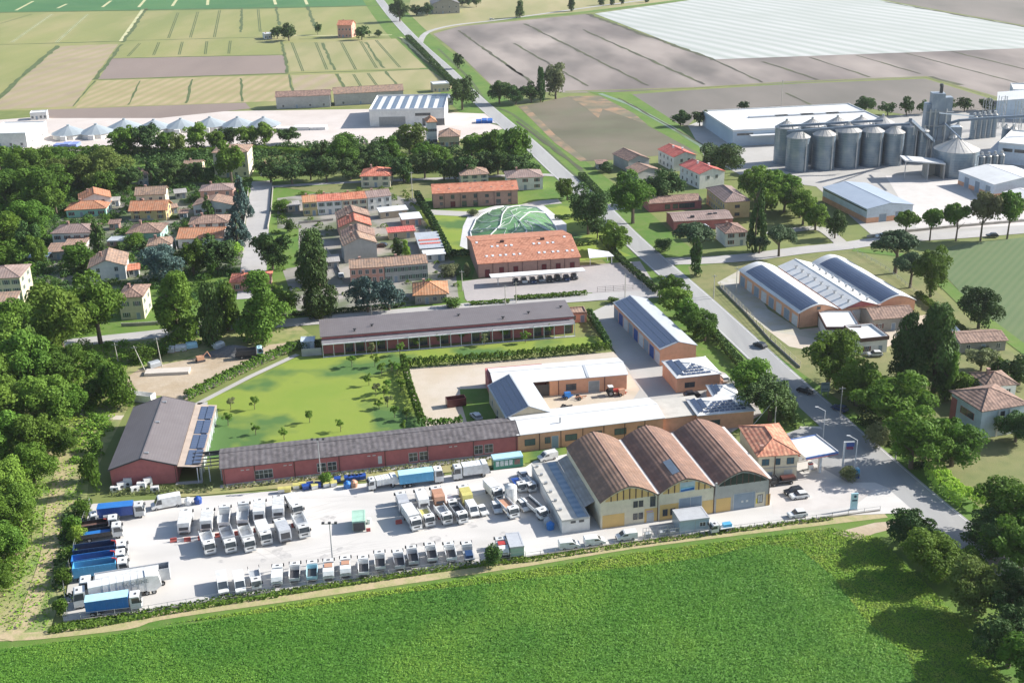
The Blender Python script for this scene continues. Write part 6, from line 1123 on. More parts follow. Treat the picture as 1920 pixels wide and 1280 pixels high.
def van(label, L=5.6, Wd=2.0, H=2.4, col=None, group=None, name='van', cat='van'):
    t = thing(name, label, cat, group=group); h = Wd / 2; x0, x1 = -L / 2, L / 2; c = col or P_WHITE
    b = MB().prism([(x0, .4), (x1, .4), (x1 + .02, .95), (x1 - .75, 1.2), (x1 - 1.5, H - .1), (x1 - 1.8, H), (x0 + .1, H), (x0, H - .3)], -h, h, 'y').build('body', c, t)
    MB().add([(x1 - .74, -h + .12, 1.26), (x1 - .74, h - .12, 1.26), (x1 - 1.46, h - .2, H - .12), (x1 - 1.46, -h + .2, H - .12)], [(0, 1, 2, 3)]).build('windscreen', GLASS, b)
    for s in (-1, 1):
        MB().prism([(x1 - 2.3, 1.3), (x1 - .95, 1.3), (x1 - 1.5, H - .25), (x1 - 2.3, H - .25)], s * h - .01, s * h + .02, 'y').build('side_window', GLASS, b); MB().box(x1 - .03, x1 + .04, s * (h - .3) - .15, s * (h - .3) + .15, .75, .95).build('headlight', LAMP, b)
    for x in (x1 - .95, x0 + 1.0):
        for s in (-1, 1): wheel(t, x, s * (h - .1), .34, .22)
    MB().box(x1, x1 + .06, -h + .1, h - .1, .35, .6).build('bumper', DARKM, b); return t
def car(label, L=4.1, Wd=1.75, col=None, group=None, H=1.47):
    t = thing('car', label, 'car', group=group); h = Wd / 2; x0, x1 = -L / 2, L / 2; c = col or P_WHITE
    b = MB().prism([(x0, .35), (x1, .35), (x1 + .03, .62), (x1 - .15, .82), (x1 - 1.0, .93), (x0 + .1, .95), (x0 - .02, .7)], -h, h, 'y').build('body', c, t)
    z = .93; q = MB(); a = [(x1 - 1.0, z), (x1 - 1.75, H), (x0 + .75, H), (x0 + .12, z)]
    q.prism(a, -h + .16, h - .16, 'y'); q.build('window', GLASS, b)
    MB().prism([(x1 - 1.72, H - .05), (x1 - 1.85, H + .03), (x0 + .75, H + .03), (x0 + .6, H - .05)], -h + .14, h - .14, 'y').build('roof', c, b)
    for s in (-1, 1): MB().box(x1 - .02, x1 + .05, s * (h - .28) - .14, s * (h - .28) + .14, .6, .75).build('headlight', LAMP, b)
    for x in (x1 - .8, x0 + .75):
        for s in (-1, 1): wheel(t, x, s * (h - .08), .31, .2)
    return t
def put(t, front, rear=None, hd=None, at_='front', L=None):
    """stand vehicle t with its nose at photo point front, pointing away from rear"""
    a = G(front)
    if rear is not None: d = a - G(rear); hd = math.atan2(d.y, d.x)
    if L is None:
        xs = []
        def mx(o):
            if o.type == 'MESH': xs.append(max(v[0] for v in o.bound_box))
            for c_ in o.children:
                if c_.name.split('.')[0] != 'wheel': mx(c_)
        mx(t); L = max(xs)
    t.location = (a.x - math.cos(hd) * L, a.y - math.sin(hd) * L, .17); t.rotation_euler = (0, 0, hd); return t
UP = rad(90)
# big vehicles, left end of the yard
put(truck('hooklift lorry with deep blue closed container, farthest of the left end group', 'box', 9.6, 2.5, 3.0, body=P_NAVY, bodyH=3.2, top=P_BLUE), (274, 966), (178, 976))
put(van('tall white van facing left beside the deep blue container lorry', 6.4, 2.1, 2.7), (284, 956), (338, 946))
put(truck('white flatbed truck facing left between deep blue lorry and dark bins', 'flat', 6.2, 2.2, 2.5, body=P_GREY, top=P_SILV), (168, 984), (205, 977))
put(truck('lorry with black open skip and white cab, second of the right-facing row', 'open', 8.2, 2.4, 2.9, body=P_BLACK, bodyH=2.2, group='right-facing skip lorries'), (226, 990), (165, 999))
put(truck('lorry with flat bright blue tarpaulin bed, third of the right-facing row', 'tipper', 8.2, 2.4, 2.9, body=P_BLACK, bodyH=2.0, top=P_BLUE, group='right-facing skip lorries'), (233, 1004), (164, 1014))
for i, (f_, r_, c_) in enumerate([((243, 1040), (135, 1055), P_DBLUE), ((241, 1057), (137, 1072), P_BLUE), ((245, 1073), (141, 1088), P_SKY)]):
    put(truck(['long hooklift lorry with dark open blue skip next to the blue tarpaulin lorry', 'long hooklift lorry with open blue skip, middle of three', 'long hooklift lorry with brighter blue ribbed skip, next to the semi-trailer'][i], 'open', 10.4, 2.5, 3.0, body=c_, bodyH=3.3 if i != 1 else 3.0, group='three long open skip lorries'), f_, r_)
def semi(label, f_, r_, L, tk, bH):
    t = thing('semi_truck', label, 'semi truck'); x1 = L / 2; x0 = -L / 2; h = 1.25; cab(t, x1, 2.3, 2.5, .5, 3.6, P_WHITE); MB().box(x1 - 6, x1 - 2.2, -.5, .5, .6, 1.1).build('chassis', RAIL, t)
    for x in (x1 - 1.3, x1 - 4.6, x0 + 1.6, x0 + 2.9, x0 + 4.2):
        for s in (-1, 1): wheel(t, x, s * 1.05, .5)
    if tk == 'walking': 
        o = MB().box(x0, x1 - 3.0, -h, h, 1.2, 1.35).box(x0, x1 - 3, -h, -h + .1, 1.35, bH).box(x0, x1 - 3, h - .1, h, 1.35, bH).box(x0, x0 + .1, -h + .1, h - .1, 1.35, bH).box(x1 - 3.1, x1 - 3, -h + .1, h - .1, 1.35, bH).build('trailer', P_SILV, t)
        MB().prism([(-h + .12, bH - .25), (h - .12, bH - .25), (h * .4, bH + .02), (-h * .4, bH + .02)], x0 + 2, x1 - 3.2, 'x').build('cover', P_WHITE, o)
    else:
        o = MB().box(x0 + 2.8, x1 - 2.9, -h, h, 1.1, bH).build('trailer', P_WHITE, t); MB().prism([(x0 + 2.8, .9), (x0 + 1.2, .8), (x0, 1.7), (x0 + .4, bH - .3), (x0 + 2.8, bH + .2)], -h - .05, h + .05, 'y').build('tailgate', P_WHITE, t)
        m = MB()
        for k in range(1, 7): m.box(x0 + 2.8 + k * 1.3, x0 + 2.86 + k * 1.3, -h - .04, h + .04, 1.1, bH + .03)
        m.build('rib', P_SILV, o)
        fc = bpy.data.curves.new('lettering', 'FONT'); fc.body = 'ECOLINE'; fc.size = 1.2; fc.extrude = .01; fc.align_x = 'LEFT'
        tmp = bpy.data.objects.new('tmp', fc); C.objects.link(tmp); me = bpy.data.meshes.new_from_object(tmp.evaluated_get(bpy.context.evaluated_depsgraph_get())); bpy.data.objects.remove(tmp); bpy.data.curves.remove(fc)
        me.materials.clear(); me.materials.append(M('letter_grey', (.20, .23, .24), None, 1)); lo = link('lettering', me, o); lo.rotation_euler = (rad(90), 0, rad(180)); lo.location = (-1.0, h + .07, 2.95)
    put(t, f_, r_); return t
semi('long grey bulk semi-trailer with white tractor unit, rear one of the pair', (150, 1118), (324, 1090), 17, 'walking', 3.8)
semi('large white refuse semi-trailer lettered ECOLINE with tall white cab', (139, 1139), (306, 1105), 16.2, 'comp', 4.2)
put(truck('lorry with blue box body and pale blue roof in the bottom left yard corner', 'box', 10.0, 2.5, 3.1, body=P_BLUE, bodyH=3.4, top=P_PALEB), (269, 1138), (170, 1152))
# two facing rows, left centre
RG1 = 'rear-facing row of refuse trucks, left centre'; RG2 = 'front-facing row of trucks, left centre'
for i, ((x, y), k, L_) in enumerate([((346, 1008), 'compactor', 7.4), ((388, 1003), 'compactor', 6.8), ((420, 995), 'tipper', 6.4), ((456, 990), 'tipper', 6.8), ((487, 985), 'compactor', 6.8), ((523, 980), 'compactor', 7.4)]):
    t = truck('%s of the white refuse trucks showing their rears in the left centre double row' % ORD[i], k, L_, 2.4, 2.8, bodyH=2.9 if k == 'compactor' else 2.3, group=RG1); put(t, (x, y), hd=rad(98), L=-L_ / 2 - .2)
put(truck('white truck with bluish cab ending the rear row of the left centre block', 'box', 7.0, 2.4, 2.8, bodyH=2.5, cabm=P_WHITE, group=RG1), (561, 972), hd=rad(-66))
for i, ((x, y), k, L_, bh) in enumerate([((396, 1043), 'tipper', 6.6, 2.5), ((435, 1040), 'tipper', 7.2, 3.0), ((471, 1038), 'tipper', 7.2, 3.0), ((502, 1025), 'box', 6.6, 2.7), ((538, 1022), 'compactor', 6.8, 3.0), ((573, 1012), 'tipper', 7.0, 2.7)]):
    t = truck('%s truck of the nearer row in the left centre block%s' % (ORD[i], ', dark rear towards the camera' if i == 4 else ', cab towards the camera'), k, L_, 2.4, 2.8, bodyH=bh, body=P_SILV if i in (1, 4) else P_WHITE, top=P_WHITE if k == 'tipper' else None, group=RG2)
    if i == 4: put(t, (x, y), hd=rad(112), L=-L_ / 2 - .2)
    else: put(t, (x, y), hd=rad(-68))
bars = [(326, 1016), (339, 1016), (352, 1015), (365, 1014), (378, 1012), (410, 1007), (446, 1003), (482, 997), (553, 988), (748, 982), (828, 973)]
for i, p in enumerate(bars):
    c_ = [M('barrier_red', (.50, .12, .10), None, 1), M('barrier_white', (.66, .62, .6), None, 1)][i % 2] if i < 5 else M('barrier_red', (.5, .12, .1))
    t = thing('barrier', '%s plastic road barrier%s' % (['red leftmost', 'white second', 'red third', 'white fourth', 'red fifth', 'red first', 'red second', 'red third', 'red fourth', 'red lone', 'red last'][i], ' in the run beside the leftmost rear-facing truck' if i < 5 else [' between trucks of the left centre block', ' between the trucks of the right centre block'][i > 8]), 'barrier', (*G(p).xy, .17), rad(12), 'red and white road barriers')
    MB().prism([(-.3, 0), (.3, 0), (.22, .25), (.08, .45), (.08, .8), (-.08, .8), (-.08, .45), (-.22, .25)], -.7, .7, 'x').build('block', c_, t); MB().box(-.6, .6, -.1, .1, .8, .88).build('cap', c_, t)
# field side row
put(van('white van facing camera, leftmost in the field side row', 5.8, 2.0, 2.5), (421, 1119), hd=rad(-73)); put(van('white van facing camera, second in the field side row', 5.6, 2.0, 2.4), (453, 1117), hd=rad(-73))
put(truck('small white tipper facing camera beside the two vans in the field side row', 'tipper', 5.4, 2.0, 2.2, bodyH=1.9), (483, 1109), hd=rad(-73))
frow = [((520, 1104), 'compactor', P_WHITE), ((553, 1099), 'tipper', P_WHITE), ((586, 1096), 'tipper', P_PALEB), ((617, 1093), 'compactor', P_ORANGE), ((649, 1088), 'compactor', P_ORANGE), ((683, 1087), 'tipper', P_WHITE), ((714, 1077), 'tipper', P_WHITE), ((751, 1075), 'tipper', P_SILV), ((777, 1067), 'tipper', P_SILV), ((812, 1061), 'tipper', P_WHITE), ((848, 1060), 'tipper', P_WHITE), ((882, 1059), 'flat', P_GREY), ((946, 1050), 'compactor', P_WHITE)]
for i, (p, k, c_) in enumerate(frow):
    extra = {0: ', boxy and closed', 2: ', with pale blue top', 3: ', with faded orange load', 4: ', also with faded orange load', 11: ', a dark flatbed', 12: ', with red top beside the shrub'}.get(i, '')
    t = truck('%s small collection truck with its back to the field%s' % (['leftmost', 'second', 'third', 'fourth', 'fifth', 'sixth', 'seventh', 'eighth', 'ninth', 'tenth', 'eleventh', 'twelfth', 'rightmost'][i], extra), k, 5.4, 2.05, 2.3, body=P_WHITE if c_ in (P_ORANGE,) else c_, bodyH=2.1, top=P_ORANGE if c_ is P_ORANGE or i == 12 else (P_DBLUE if i == 11 else DARKM), group='small collection trucks backed to the field')
    put(t, p, hd=rad(100 if i > 6 else 97), L=-2.85)
    if c_ is P_ORANGE or i == 12: MB().box(-.8, .6, -.8, .8, 2.14, 2.3).build('load', P_ORANGE if i != 12 else P_RED, t)
# right centre block
BG = 'right centre block of parked trucks'
for i, (p, k, c_, lab) in enumerate([((760, 967), 'compactor', P_SILV, 'grey-white compactor seen from behind at the left of the right centre block'), ((797, 961), 'compactor', P_WHITE, 'white compactor seen from behind next to the grey-white one'), ((827, 956), 'compactor', P_ORANGE, 'refuse truck with faded orange rear in the right centre block'), ((879, 953), 'compactor', P_YEL, 'refuse truck with yellow rear in the right centre block')]):
    put(truck(lab, k, 6.2, 2.25, 2.6, body=c_, bodyH=2.7, group=BG), p, hd=rad(104), L=-3.3)
put(truck('white light truck with empty rack bed between orange and yellow rears', 'flat', 5.6, 2.0, 2.3, group=BG), (851, 960), hd=rad(-72))
put(truck('tall white box truck, front left of the right centre block', 'box', 7.2, 2.35, 2.8, bodyH=3.0, group=BG), (783, 998), hd=rad(-68)); put(truck('white truck with yellow load, second in the front of the right centre block', 'tipper', 6, 2.2, 2.6, bodyH=2.0, top=P_YEL, group=BG), (808, 991), hd=rad(-70))
put(truck('white truck with grey tub, third in the front of the right centre block', 'tipper', 6, 2.2, 2.6, bodyH=2.2, group=BG), (841, 987), hd=rad(-68)); put(truck('white truck with dark tub, fourth in the front of the right centre block', 'tipper', 6, 2.2, 2.6, bodyH=2.2, body=P_GREY, top=DARKM, group=BG), (870, 985), hd=rad(-68))
put(van('square white van parked right of the dark tub truck', 4.8, 1.9, 2.2, group=BG), (892, 973), hd=rad(-72)); put(car('small white car right of the square white van', 3.8, 1.65, group=BG), (911, 970), hd=rad(-68)); put(car('rounded white car just left of the white tipper', 4.2, 1.8, group=BG, H=1.6), (935, 966), hd=rad(-78))
put(truck('white tipper in front of the tall white tank', 'tipper', 7.0, 2.3, 2.6, bodyH=2.0, top=P_ORANGE, group=BG), (966, 975), hd=rad(-66)); put(truck('white box lorry standing behind the rounded white car', 'box', 6.2, 2.25, 2.8, bodyH=2.8, group=BG), (936, 942), hd=rad(-66))
g = G((958, 940)); t = thing('tank', 'tall white upright tank between box lorry and small tippers', 'tank', (*g.xy, .17)); MB().cyl(0, 0, 0, 3.6, 1.35, n=20).build('shell', P_WHITE, t); MB().cyl(0, 0, 3.6, 4.1, 1.35, .6, n=20).build('lid', P_WHITE, t)
put(truck('small truck with blue bed at the upper right of the yard', 'flat', 5.6, 2.0, 2.3, body=P_NAVY, group=BG), (981, 926), hd=rad(-72)); put(truck('small white tipper close to the flat-roofed shed', 'tipper', 5.4, 1.9, 2.2, bodyH=1.8, group=BG), (1000, 926), hd=rad(-66)); put(car('bluish white car behind the small tippers near the shed', 4.2, 1.75, group=BG), (990, 905), hd=rad(-66))
put(car('white rounded car left of the twin-bed truck', 4.3, 1.9, H=1.7, group=BG), (990, 962), hd=rad(-66)); put(truck('long white twin-bed truck with dark beds along the shed', 'tipper', 8.6, 2.1, 2.3, bodyH=1.9, top=DARKM, group=BG), (1022, 977), hd=rad(-62))
put(truck('lorry with sky blue container by the wall of the long red building', 'box', 10.0, 2.5, 3.4, body=P_SKY, bodyH=3.3, top=P_PALEB), (832, 902), (754, 912)); put(truck('white and pale blue refuse lorry facing left beside the green kiosk', 'compactor', 8.4, 2.5, 3.2, body=P_WHITE, bodyH=3.3), (848, 899), (906, 891))
put(truck('white refuse truck facing left before the weeds of the long red building', 'compactor', 7, 2.3, 2.6, bodyH=2.5), (689, 919), (738, 910)); put(van('white van on the grass strip behind the flat-roofed shed', 4.6, 1.85, 2.0), (1010, 866), (1045, 858))
# green kiosk and container
b = Bld('kiosk', 'green kiosk with four pale framed pictures along its front and pale roof', 'kiosk', (926, 882), (981, 875), None, 2.5, 2.7, 0); b.root.location.z = .17; b.walls(P_GREEN); b.roof(P_PALEB, 'flat', .05)
for i in range(4): b.band(.5 + i * 1.05, 1.3 + i * 1.05, .8, 2.1, M('poster_pale', (.62, .68, .66), (.4, .46, .45), 2), -.07, 'poster')
b.band(4.9, 6.2, .8, 2.1, M('poster_dark', (.10, .13, .12), (.3, .12, .1), 2), -.06, 'poster')
b = Bld('container', 'green compactor container with dark open front standing alone mid-yard', 'container', (662, 1000), (686, 998), None, 5, 2.5, 0); b.root.location.z = .17; b.walls(P_SGREEN, z0=.3, y0=.3); b.roof(M('mint', (.34, .52, .42), None, 1), 'flat', .04, y0=.3); b.band(.15, b.W - .15, .4, 2.2, DARKM, .2, 'opening'); b.band(b.W + .1, b.W + 1.0, 0, .8, M('barrier_red', (.5, .12, .1)), .2, 'red_step'); MB().cyl(b.W + .8, 3.6, 0, 1.1, .5, n=10).build('drum', P_WHITE, b.root)
b = Bld('container', 'pale sage green container at the field edge beside the red-topped truck', 'container', (957, 1048), (983, 1045), None, 5.5, 2.6, 0); b.root.location.z = .17; b.walls(P_SGREEN); b.roof(P_SILV, 'flat', .04); b.band(.2, b.W - .2, .3, 2.2, paint('sage2', (.36, .5, .42)), -.05, 'door')
b = Bld('site_cabin', 'grey-blue site cabin with small white window on the field side of the street', 'cabin', (1274, 1001), (1329, 994), None, 4.8, 3.0, 0); b.root.location.z = .1; b.walls(paint('cabin_blue', (.36, .45, .50))); b.roof(P_SILV, 'flat', .05); b.win('F', b.W * .78, 1.2, 1.2, .9, fm=STEEL); b.band(b.W * .52, b.W * .54, .1, 2.8, P_GREY, -.03, 'seam')
# vehicles on the street side
for lab, f_, r_, kd in [('leftmost small white van parked along the street below the shed', (1087, 1026), (1052, 1030), 'v'), ('second small white van parked along the street', (1134, 1019), (1100, 1023), 'v'), ('third small white van, facing left, along the street', (1155, 1014), (1190, 1010), 'v'), ('white car by the field fence near the fuel station', (1477, 971), (1508, 967), 'c'), ('white car parked on the forecourt', (1481, 936), (1515, 932), 'c')]:
    t = van(lab, 4.3, 1.8, 1.9, group='small white vans along the street') if kd == 'v' else car(lab, 4.1, 1.75); put(t, f_, r_)
put(car('dark car parked behind the white car on the forecourt', 4.4, 1.8, P_BLACK), (1471, 929), (1505, 923)); put(truck('little white truck with blue load right of the site cabin', 'flat', 5.0, 1.8, 2.1, top=P_SKY), (1330, 1000), (1375, 993))
put(truck('dark flatbed trailer truck with red boards beside the office', 'flat', 6.5, 2.0, 1.9, body=RAIL, cabm=P_BLACK, top=paint('dull_red', (.10, .035, .03))), (1440, 911), (1500, 903))
for i, p in enumerate([(1216, 1007), (1243, 1004), (1262, 1002)]):
    t = thing('cage', '%s grey wire cage with equipment left of the site cabin' % ['leftmost', 'middle', 'rightmost'][i], 'cage', (*G(p).xy, .1), rad(12), 'wire cages by the site cabin'); m = MB()
    for x in (-1, -.3, .3, 1):
        for y in (-.7, .7): m.box(x - .04, x + .04, y - .04, y + .04, 0, 1.8)
    for z in (.1, .9, 1.76): m.box(-1.04, 1.04, -.74, -.66, z, z + .06).box(-1.04, 1.04, .66, .74, z, z + .06)
    m.build('frame', METAL, t); MB().box(-.8, .3, -.5, .5, .1, 1.0).build('unit', P_GREY, t)
for lab, p, hd, c_ in [('dark car driving up the main road beside the orange barn', (1425, 651), 122, P_BLACK), ('dark car driving in the tree shade on the main road', (1509, 737), -42, P_BLACK), ('dark car on the side road below the round-headed trees', (1860, 445), 175, P_BLACK), ('white car on the side road left of the round-headed trees', (1652, 446), 185, P_WHITE), ('white car parked beside the lower flat-roofed block', (1640, 668), 180, P_WHITE), ('dark car parked in the small courtyard beside the stepped row', (716, 463), 165, P_BLACK), ('silver car lying in shade on the dark lawn', (893, 785), 115, P_SILV), ('white car far away on the field lane', (922, 38), 10, P_WHITE),
                       ('dark car in tree shade opposite the solar outbuildings', (1574, 770), 130, P_DBLUE), ('white car half hidden behind the solar outbuilding', (1357, 714), 100, P_WHITE), ('black car between the two solar outbuildings', (1297, 744), 12, P_BLACK), ('white car parked left of the lower terrace', (640, 520), 100, P_WHITE)]:
    t = car(lab, 4.2, 1.8, c_); g = G(p); t.location = (g.x, g.y, .17); t.rotation_euler.z = rad(hd)
cc = [P_BLACK, P_WHITE, P_DBLUE, P_GREY, P_BLACK, P_BLACK, P_DBLUE, P_BLACK]; nm = ['black', 'white', 'dark blue', 'grey', 'black', 'black', 'dark blue', 'black']
for i in range(8):
    t = car('%s car under the white parking canopy, %s from left' % (nm[i], ORD[i].replace('leftmost', 'first')), 4.2, 1.8, cc[i], 'cars under the parking canopy'); q = PKC[0].matrix_basis @ Vector((PKC[1] * (.27 + .09 * i), 2.2 + (.8 if i % 2 else 0), .12)); t.location = q; t.rotation_euler.z = PKC[0].rotation_euler.z - UP

# ------------------------------------------------------------------ waste bins, machines, masts, fences
def wbin(label, p, c, kind, group): 
    t = thing('waste_bin', label, 'bin', (*G(p).xy, .17), rad(random.uniform(0, 25)), group)
    if kind == 0:
        MB().prism([(-.5, .15), (.5, .15), (.62, 1.05), (-.62, 1.05)], -.7, .7, 'x').build('body', c, t); MB().prism([(-.66, 1.05), (.66, 1.05), (.4, 1.28), (-.4, 1.28)], -.75, .75, 'x').build('lid', c if c is not P_WHITE else P_YEL, t)
    else: MB().cyl(0, 0, 0, 1.2, .8, .9, n=10).build('body', c, t); MB().cyl(0, 0, 1.2, 1.7, .9, .3, n=10).build('lid', c, t)
cols = [(P_WHITE, 'white'), (P_YEL, 'yellow'), (P_WHITE, 'white'), (P_YEL, 'yellow'), (P_NAVY, 'blue'), (P_NAVY, 'blue'), (P_WHITE, 'white'), (P_NAVY, 'blue'), (P_WHITE, 'white'), (P_YEL, 'yellow'), (P_WHITE, 'white'), (P_NAVY, 'blue')]
for i, (x, y) in enumerate([(528, 924), (540, 923), (556, 917), (567, 914), (573, 918), (582, 914), (590, 917), (597, 914), (612, 913), (619, 910), (626, 912), (633, 904)]):
    wbin('%s bin, number %s of the bin row before the long red building' % (cols[i][1], ORD[i].replace('leftmost', 'first')), (x, y), cols[i][0], 0, 'bin row before the long red building')
for i in range(5): wbin('%s of five blue bins standing in a tight row by the wall' % ORD[i], (652 + i * 7, 902 - i * .8), P_NAVY, 0, 'five blue bins by the wall')
for lab, p, c_ in [('blue round bin by the weeds in front of the small refuse truck', (652, 915), P_BLUE), ('orange crate-like bin beside the blue round bin', (664, 913), P_ORANGE), ('blue barrel bin against the flat-roofed shed', (1032, 992), P_BLUE), ('grey barrel bin against the flat-roofed shed', (1027, 984), P_GREY), ('blue bin near the tall white van', (372, 944), P_NAVY), ('cream bin near the tall white van', (354, 946), P_WHITE)]: wbin(lab, p, c_, 1, 'loose bins')
for i in range(7):
    p = (216 + i * 12.5, 922 - (i % 3) * 5); g = G(p); t = thing('cooling_unit', '%s of the white outdoor units in front of the red gabled hall' % ORD[i], 'outdoor unit', (*g.xy, .1), rad(11 + 20 * (i % 2)), 'outdoor units before the red hall'); MB().box(-.9, .9, -.5, .5, .1, 1.3 + .4 * (i % 3)).build('body', P_WHITE, t); MB().cyl(0, .8, -.53, -.48, .35, n=12, axis='y').build('fan', DARKM, t)
def tractor(label, p, c_, hd):
    t = thing('tractor', label, 'tractor', (*G(p).xy, .15), rad(hd)); MB().box(-.3, 1.9, -.4, .4, .8, 1.6).build('bonnet', c_, t); MB().prism([(-1.4, 1.1), (-.2, 1.1), (-.3, 2.5), (-1.3, 2.5)], -.7, .7, 'y').build('cab', GLASS, t); MB().box(-1.45, -.15, -.8, .8, 2.5, 2.62).build('roof', P_WHITE, t)
    for s in (-1, 1): wheel(t, -.9, s * .85, .85, .45); wheel(t, 1.5, s * .7, .5, .3)
    MB().box(1.9, 3.2, -.9, .9, .3, .8).build('bucket', c_, t); return t
tractor('red tractor with white roof in the inner courtyard', (1150, 741), P_RED, 10); 
for lab, p, c_, k in [('blue farm machine beside the orange wing', (1064, 747), P_BLUE, 1), ('orange harrow right of the blue farm machine', (1089, 748), P_ORANGE, 0), ('orange implement next to the red tractor', (1165, 741), P_ORANGE, 1), ('grey plough lying in the inner courtyard', (1062, 766), RAIL, 0), ('dark machine behind the tiled warehouses', (1275, 790), DARKM, 1), ('dark red skip on the gravel yard', (855, 760), P_RED, 2), ('dark machinery by the solar barn wall', (938, 790), RAIL, 0)]:
    t = thing('farm_machine' if k < 2 else 'skip', lab, 'machine' if k < 2 else 'skip', (*G(p).xy, .13), rad(15))
    if k == 2: MB().box(-2.5, 2.5, -1.2, -1.1, .1, 2.2).box(-2.5, 2.5, 1.1, 1.2, .1, 2.2).box(-2.5, -2.4, -1.1, 1.1, .1, 2.2).box(2.4, 2.5, -1.1, 1.1, .1, 2.2).box(-2.4, 2.4, -1.1, 1.1, .1, .3).build('tub', paint('dark_red', (.12, .03, .03)), t); MB().box(-.5, 1.4, -.6, .3, .3, 1.4).build('load', P_SILV, t)
    else:
        MB().box(-1.6, 1.6, -.15, .15, .5, .75).box(-.15, .15, -1.1, 1.1, .4, .65).build('frame', c_, t)
        if k: MB().prism([(-.9, .6), (.9, .6), (.5, 1.7), (-.5, 1.7)], -.8, .8, 'x').build('hopper', c_, t)
        for s in (-1, 1): wheel(t, -.6, s * .9, .45, .25)
        for x in (-1.2, -.4, .4, 1.2): MB().tube((x, 0, .5), (x + .2, .5, .02), .07).build('tine', c_, t)
# building site
g = G((440, 662)); t = thing('gravel_heap', 'dark grey heap of gravel on the building site', 'heap', (*g.xy, 0)); rng = np.random.default_rng(5)
m = MB(); n = 22; V = [(0, 0, 2.6)]; F2 = []
for k in range(1, 5):
    for i in range(n): a = 2 * math.pi * i / n; r_ = k / 4 * (1 + .15 * math.sin(3 * a + k)); V.append((8.5 * r_ * math.cos(a), 4.2 * r_ * math.sin(a), max(2.6 * (1 - k / 4) ** .8 + rng.uniform(-.15, .15) * (k < 4), 0)))
for i in range(n): F2.append((0, 1 + i, 1 + (i + 1) % n))
for k in range(3):
    for i in range(n): a = 1 + k * n + i; b_ = 1 + k * n + (i + 1) % n; F2.append((a, a + n, b_ + n, b_))
m.add(V, F2).build('pile', M('dark_gravel', (.12, .12, .125), (.17, .165, .16), 2, bump=.6), t)
put(truck('dump truck with dark body and blue-white cab on the building site', 'tipper', 7.5, 2.4, 2.9, body=DARKM, bodyH=2.6, cabm=P_PALEB), (495, 668), (455, 672))
b = Bld('container', 'open white roll-off container by the gable end of the red hall', 'container', (240, 752), (284, 757), None, 2.4, 2.2, 0); b.root.location.z = .1; MB().box(0, b.W, 0, .1, 0, 2).box(0, b.W, 2.3, 2.4, 0, 2).box(0, .1, .1, 2.3, 0, 2.3).box(b.W - .1, b.W, .1, 2.3, 0, 2.3).box(.1, b.W - .1, .1, 2.3, 0, .2).build('tub', P_WHITE, b.root)
b = Bld('slab_stack', 'low pale concrete wall slab on the building site', 'slab', (271, 706), (354, 702), None, 3.5, .9, 0); b.walls(M('fresh_concrete', (.55, .50, .44), (.5, .45, .4), .3), name='slab')
for i, (x, y, c_) in enumerate([(318, 660, P_WHITE), (340, 657, P_WHITE), (360, 652, P_PALEB), (376, 678, P_ORANGE), (290, 688, P_GREY), (410, 652, P_WHITE)]):
    t = thing('tarpaulin_pallet' if c_ is not P_ORANGE else 'excavator', ['leftmost white wrapped pallet on the building site', 'middle white wrapped pallet on the building site', 'pale blue wrapped pallet on the building site', 'small orange excavator on the building site', 'dark grey scrap car-sized bundle on the scrub', 'rightmost white wrapped pallet under the birches'][i], ['pallet', 'excavator'][c_ is P_ORANGE], (*G((x, y)).xy, .08), rad(10 * i))
    if c_ is P_ORANGE: MB().box(-1, 1, -.8, .8, .6, 1.6).build('body', c_, t); MB().box(-1.2, 1.2, -.9, -.5, 0, .6).build('track', DARKM, t); MB().box(-1.2, 1.2, .5, .9, 0, .6).build('track', DARKM, t); MB().tube((.8, 0, 1.4), (2.2, 0, 2.6), .15).tube((2.2, 0, 2.6), (3, 0, .8), .12).build('arm', c_, t)
    else: MB().box(-1.6, 1.6, -1.1, 1.1, .15, 1.3).prism([(-1.1, 1.3), (1.1, 1.3), (.7, 1.7), (-.7, 1.7)], -1.5, 1.5, 'x').build('load', c_, t); MB().box(-1.7, 1.7, -1.2, 1.2, 0, .14).build('pallet', M('wood', (.3, .2, .12), None, 2), t)
b = Bld('transformer_cabin', 'pale blue cabin at the left end of the colonnaded pavilion', 'cabin', (566, 656), (590, 655), None, 3.5, 2.6, 0); b.walls(W_BLUEW); b.roof(W_BLUEW, 'gable_u', .6, .2); b.door('F', .5)

def mast(label, p, h, heads=3, cat='floodlight mast', name='light_mast', z=.16):
    t = thing(name, label, cat, (*G(p).xy, z)); MB().cyl(0, 0, 0, .3, .3, n=8).cyl(0, 0, .3, h, .16, .09, n=8).build('pole', METAL, t); MB().box(-1.6, 1.6, -.05, .05, h - .1, h + .02).build('crossbar', METAL, t)
    for k in range(heads): MB().box(-1.5 + 1.25 * k, -.95 + 1.25 * k, -.3, .15, h + .03, h + .4).build('floodlight', DARKM, t)
mast('floodlight mast with three lamps in the middle of the lorry yard', (624, 1054), 8.8); mast('floodlight mast before the long red building', (603, 907), 11)
def lamp(label, p, h=8, ang=180, group='street lamps'):
    t = thing('street_lamp', label, 'street lamp', (*G(p).xy, .1), rad(ang), group); MB().cyl(0, 0, 0, h, .13, .08, n=8).tube((0, 0, h), (1.8, 0, h + .9), .07).build('pole', STEEL, t); MB().box(1.6, 2.4, -.14, .14, h + .82, h + 1.0).build('lamp_head', STEEL, t)
lamp('street lamp behind the fuel canopy reaching left', (1543, 824), 7.5, 170); lamp('street lamp between fuel sign and blue pillar', (1602, 885), 8, 165)
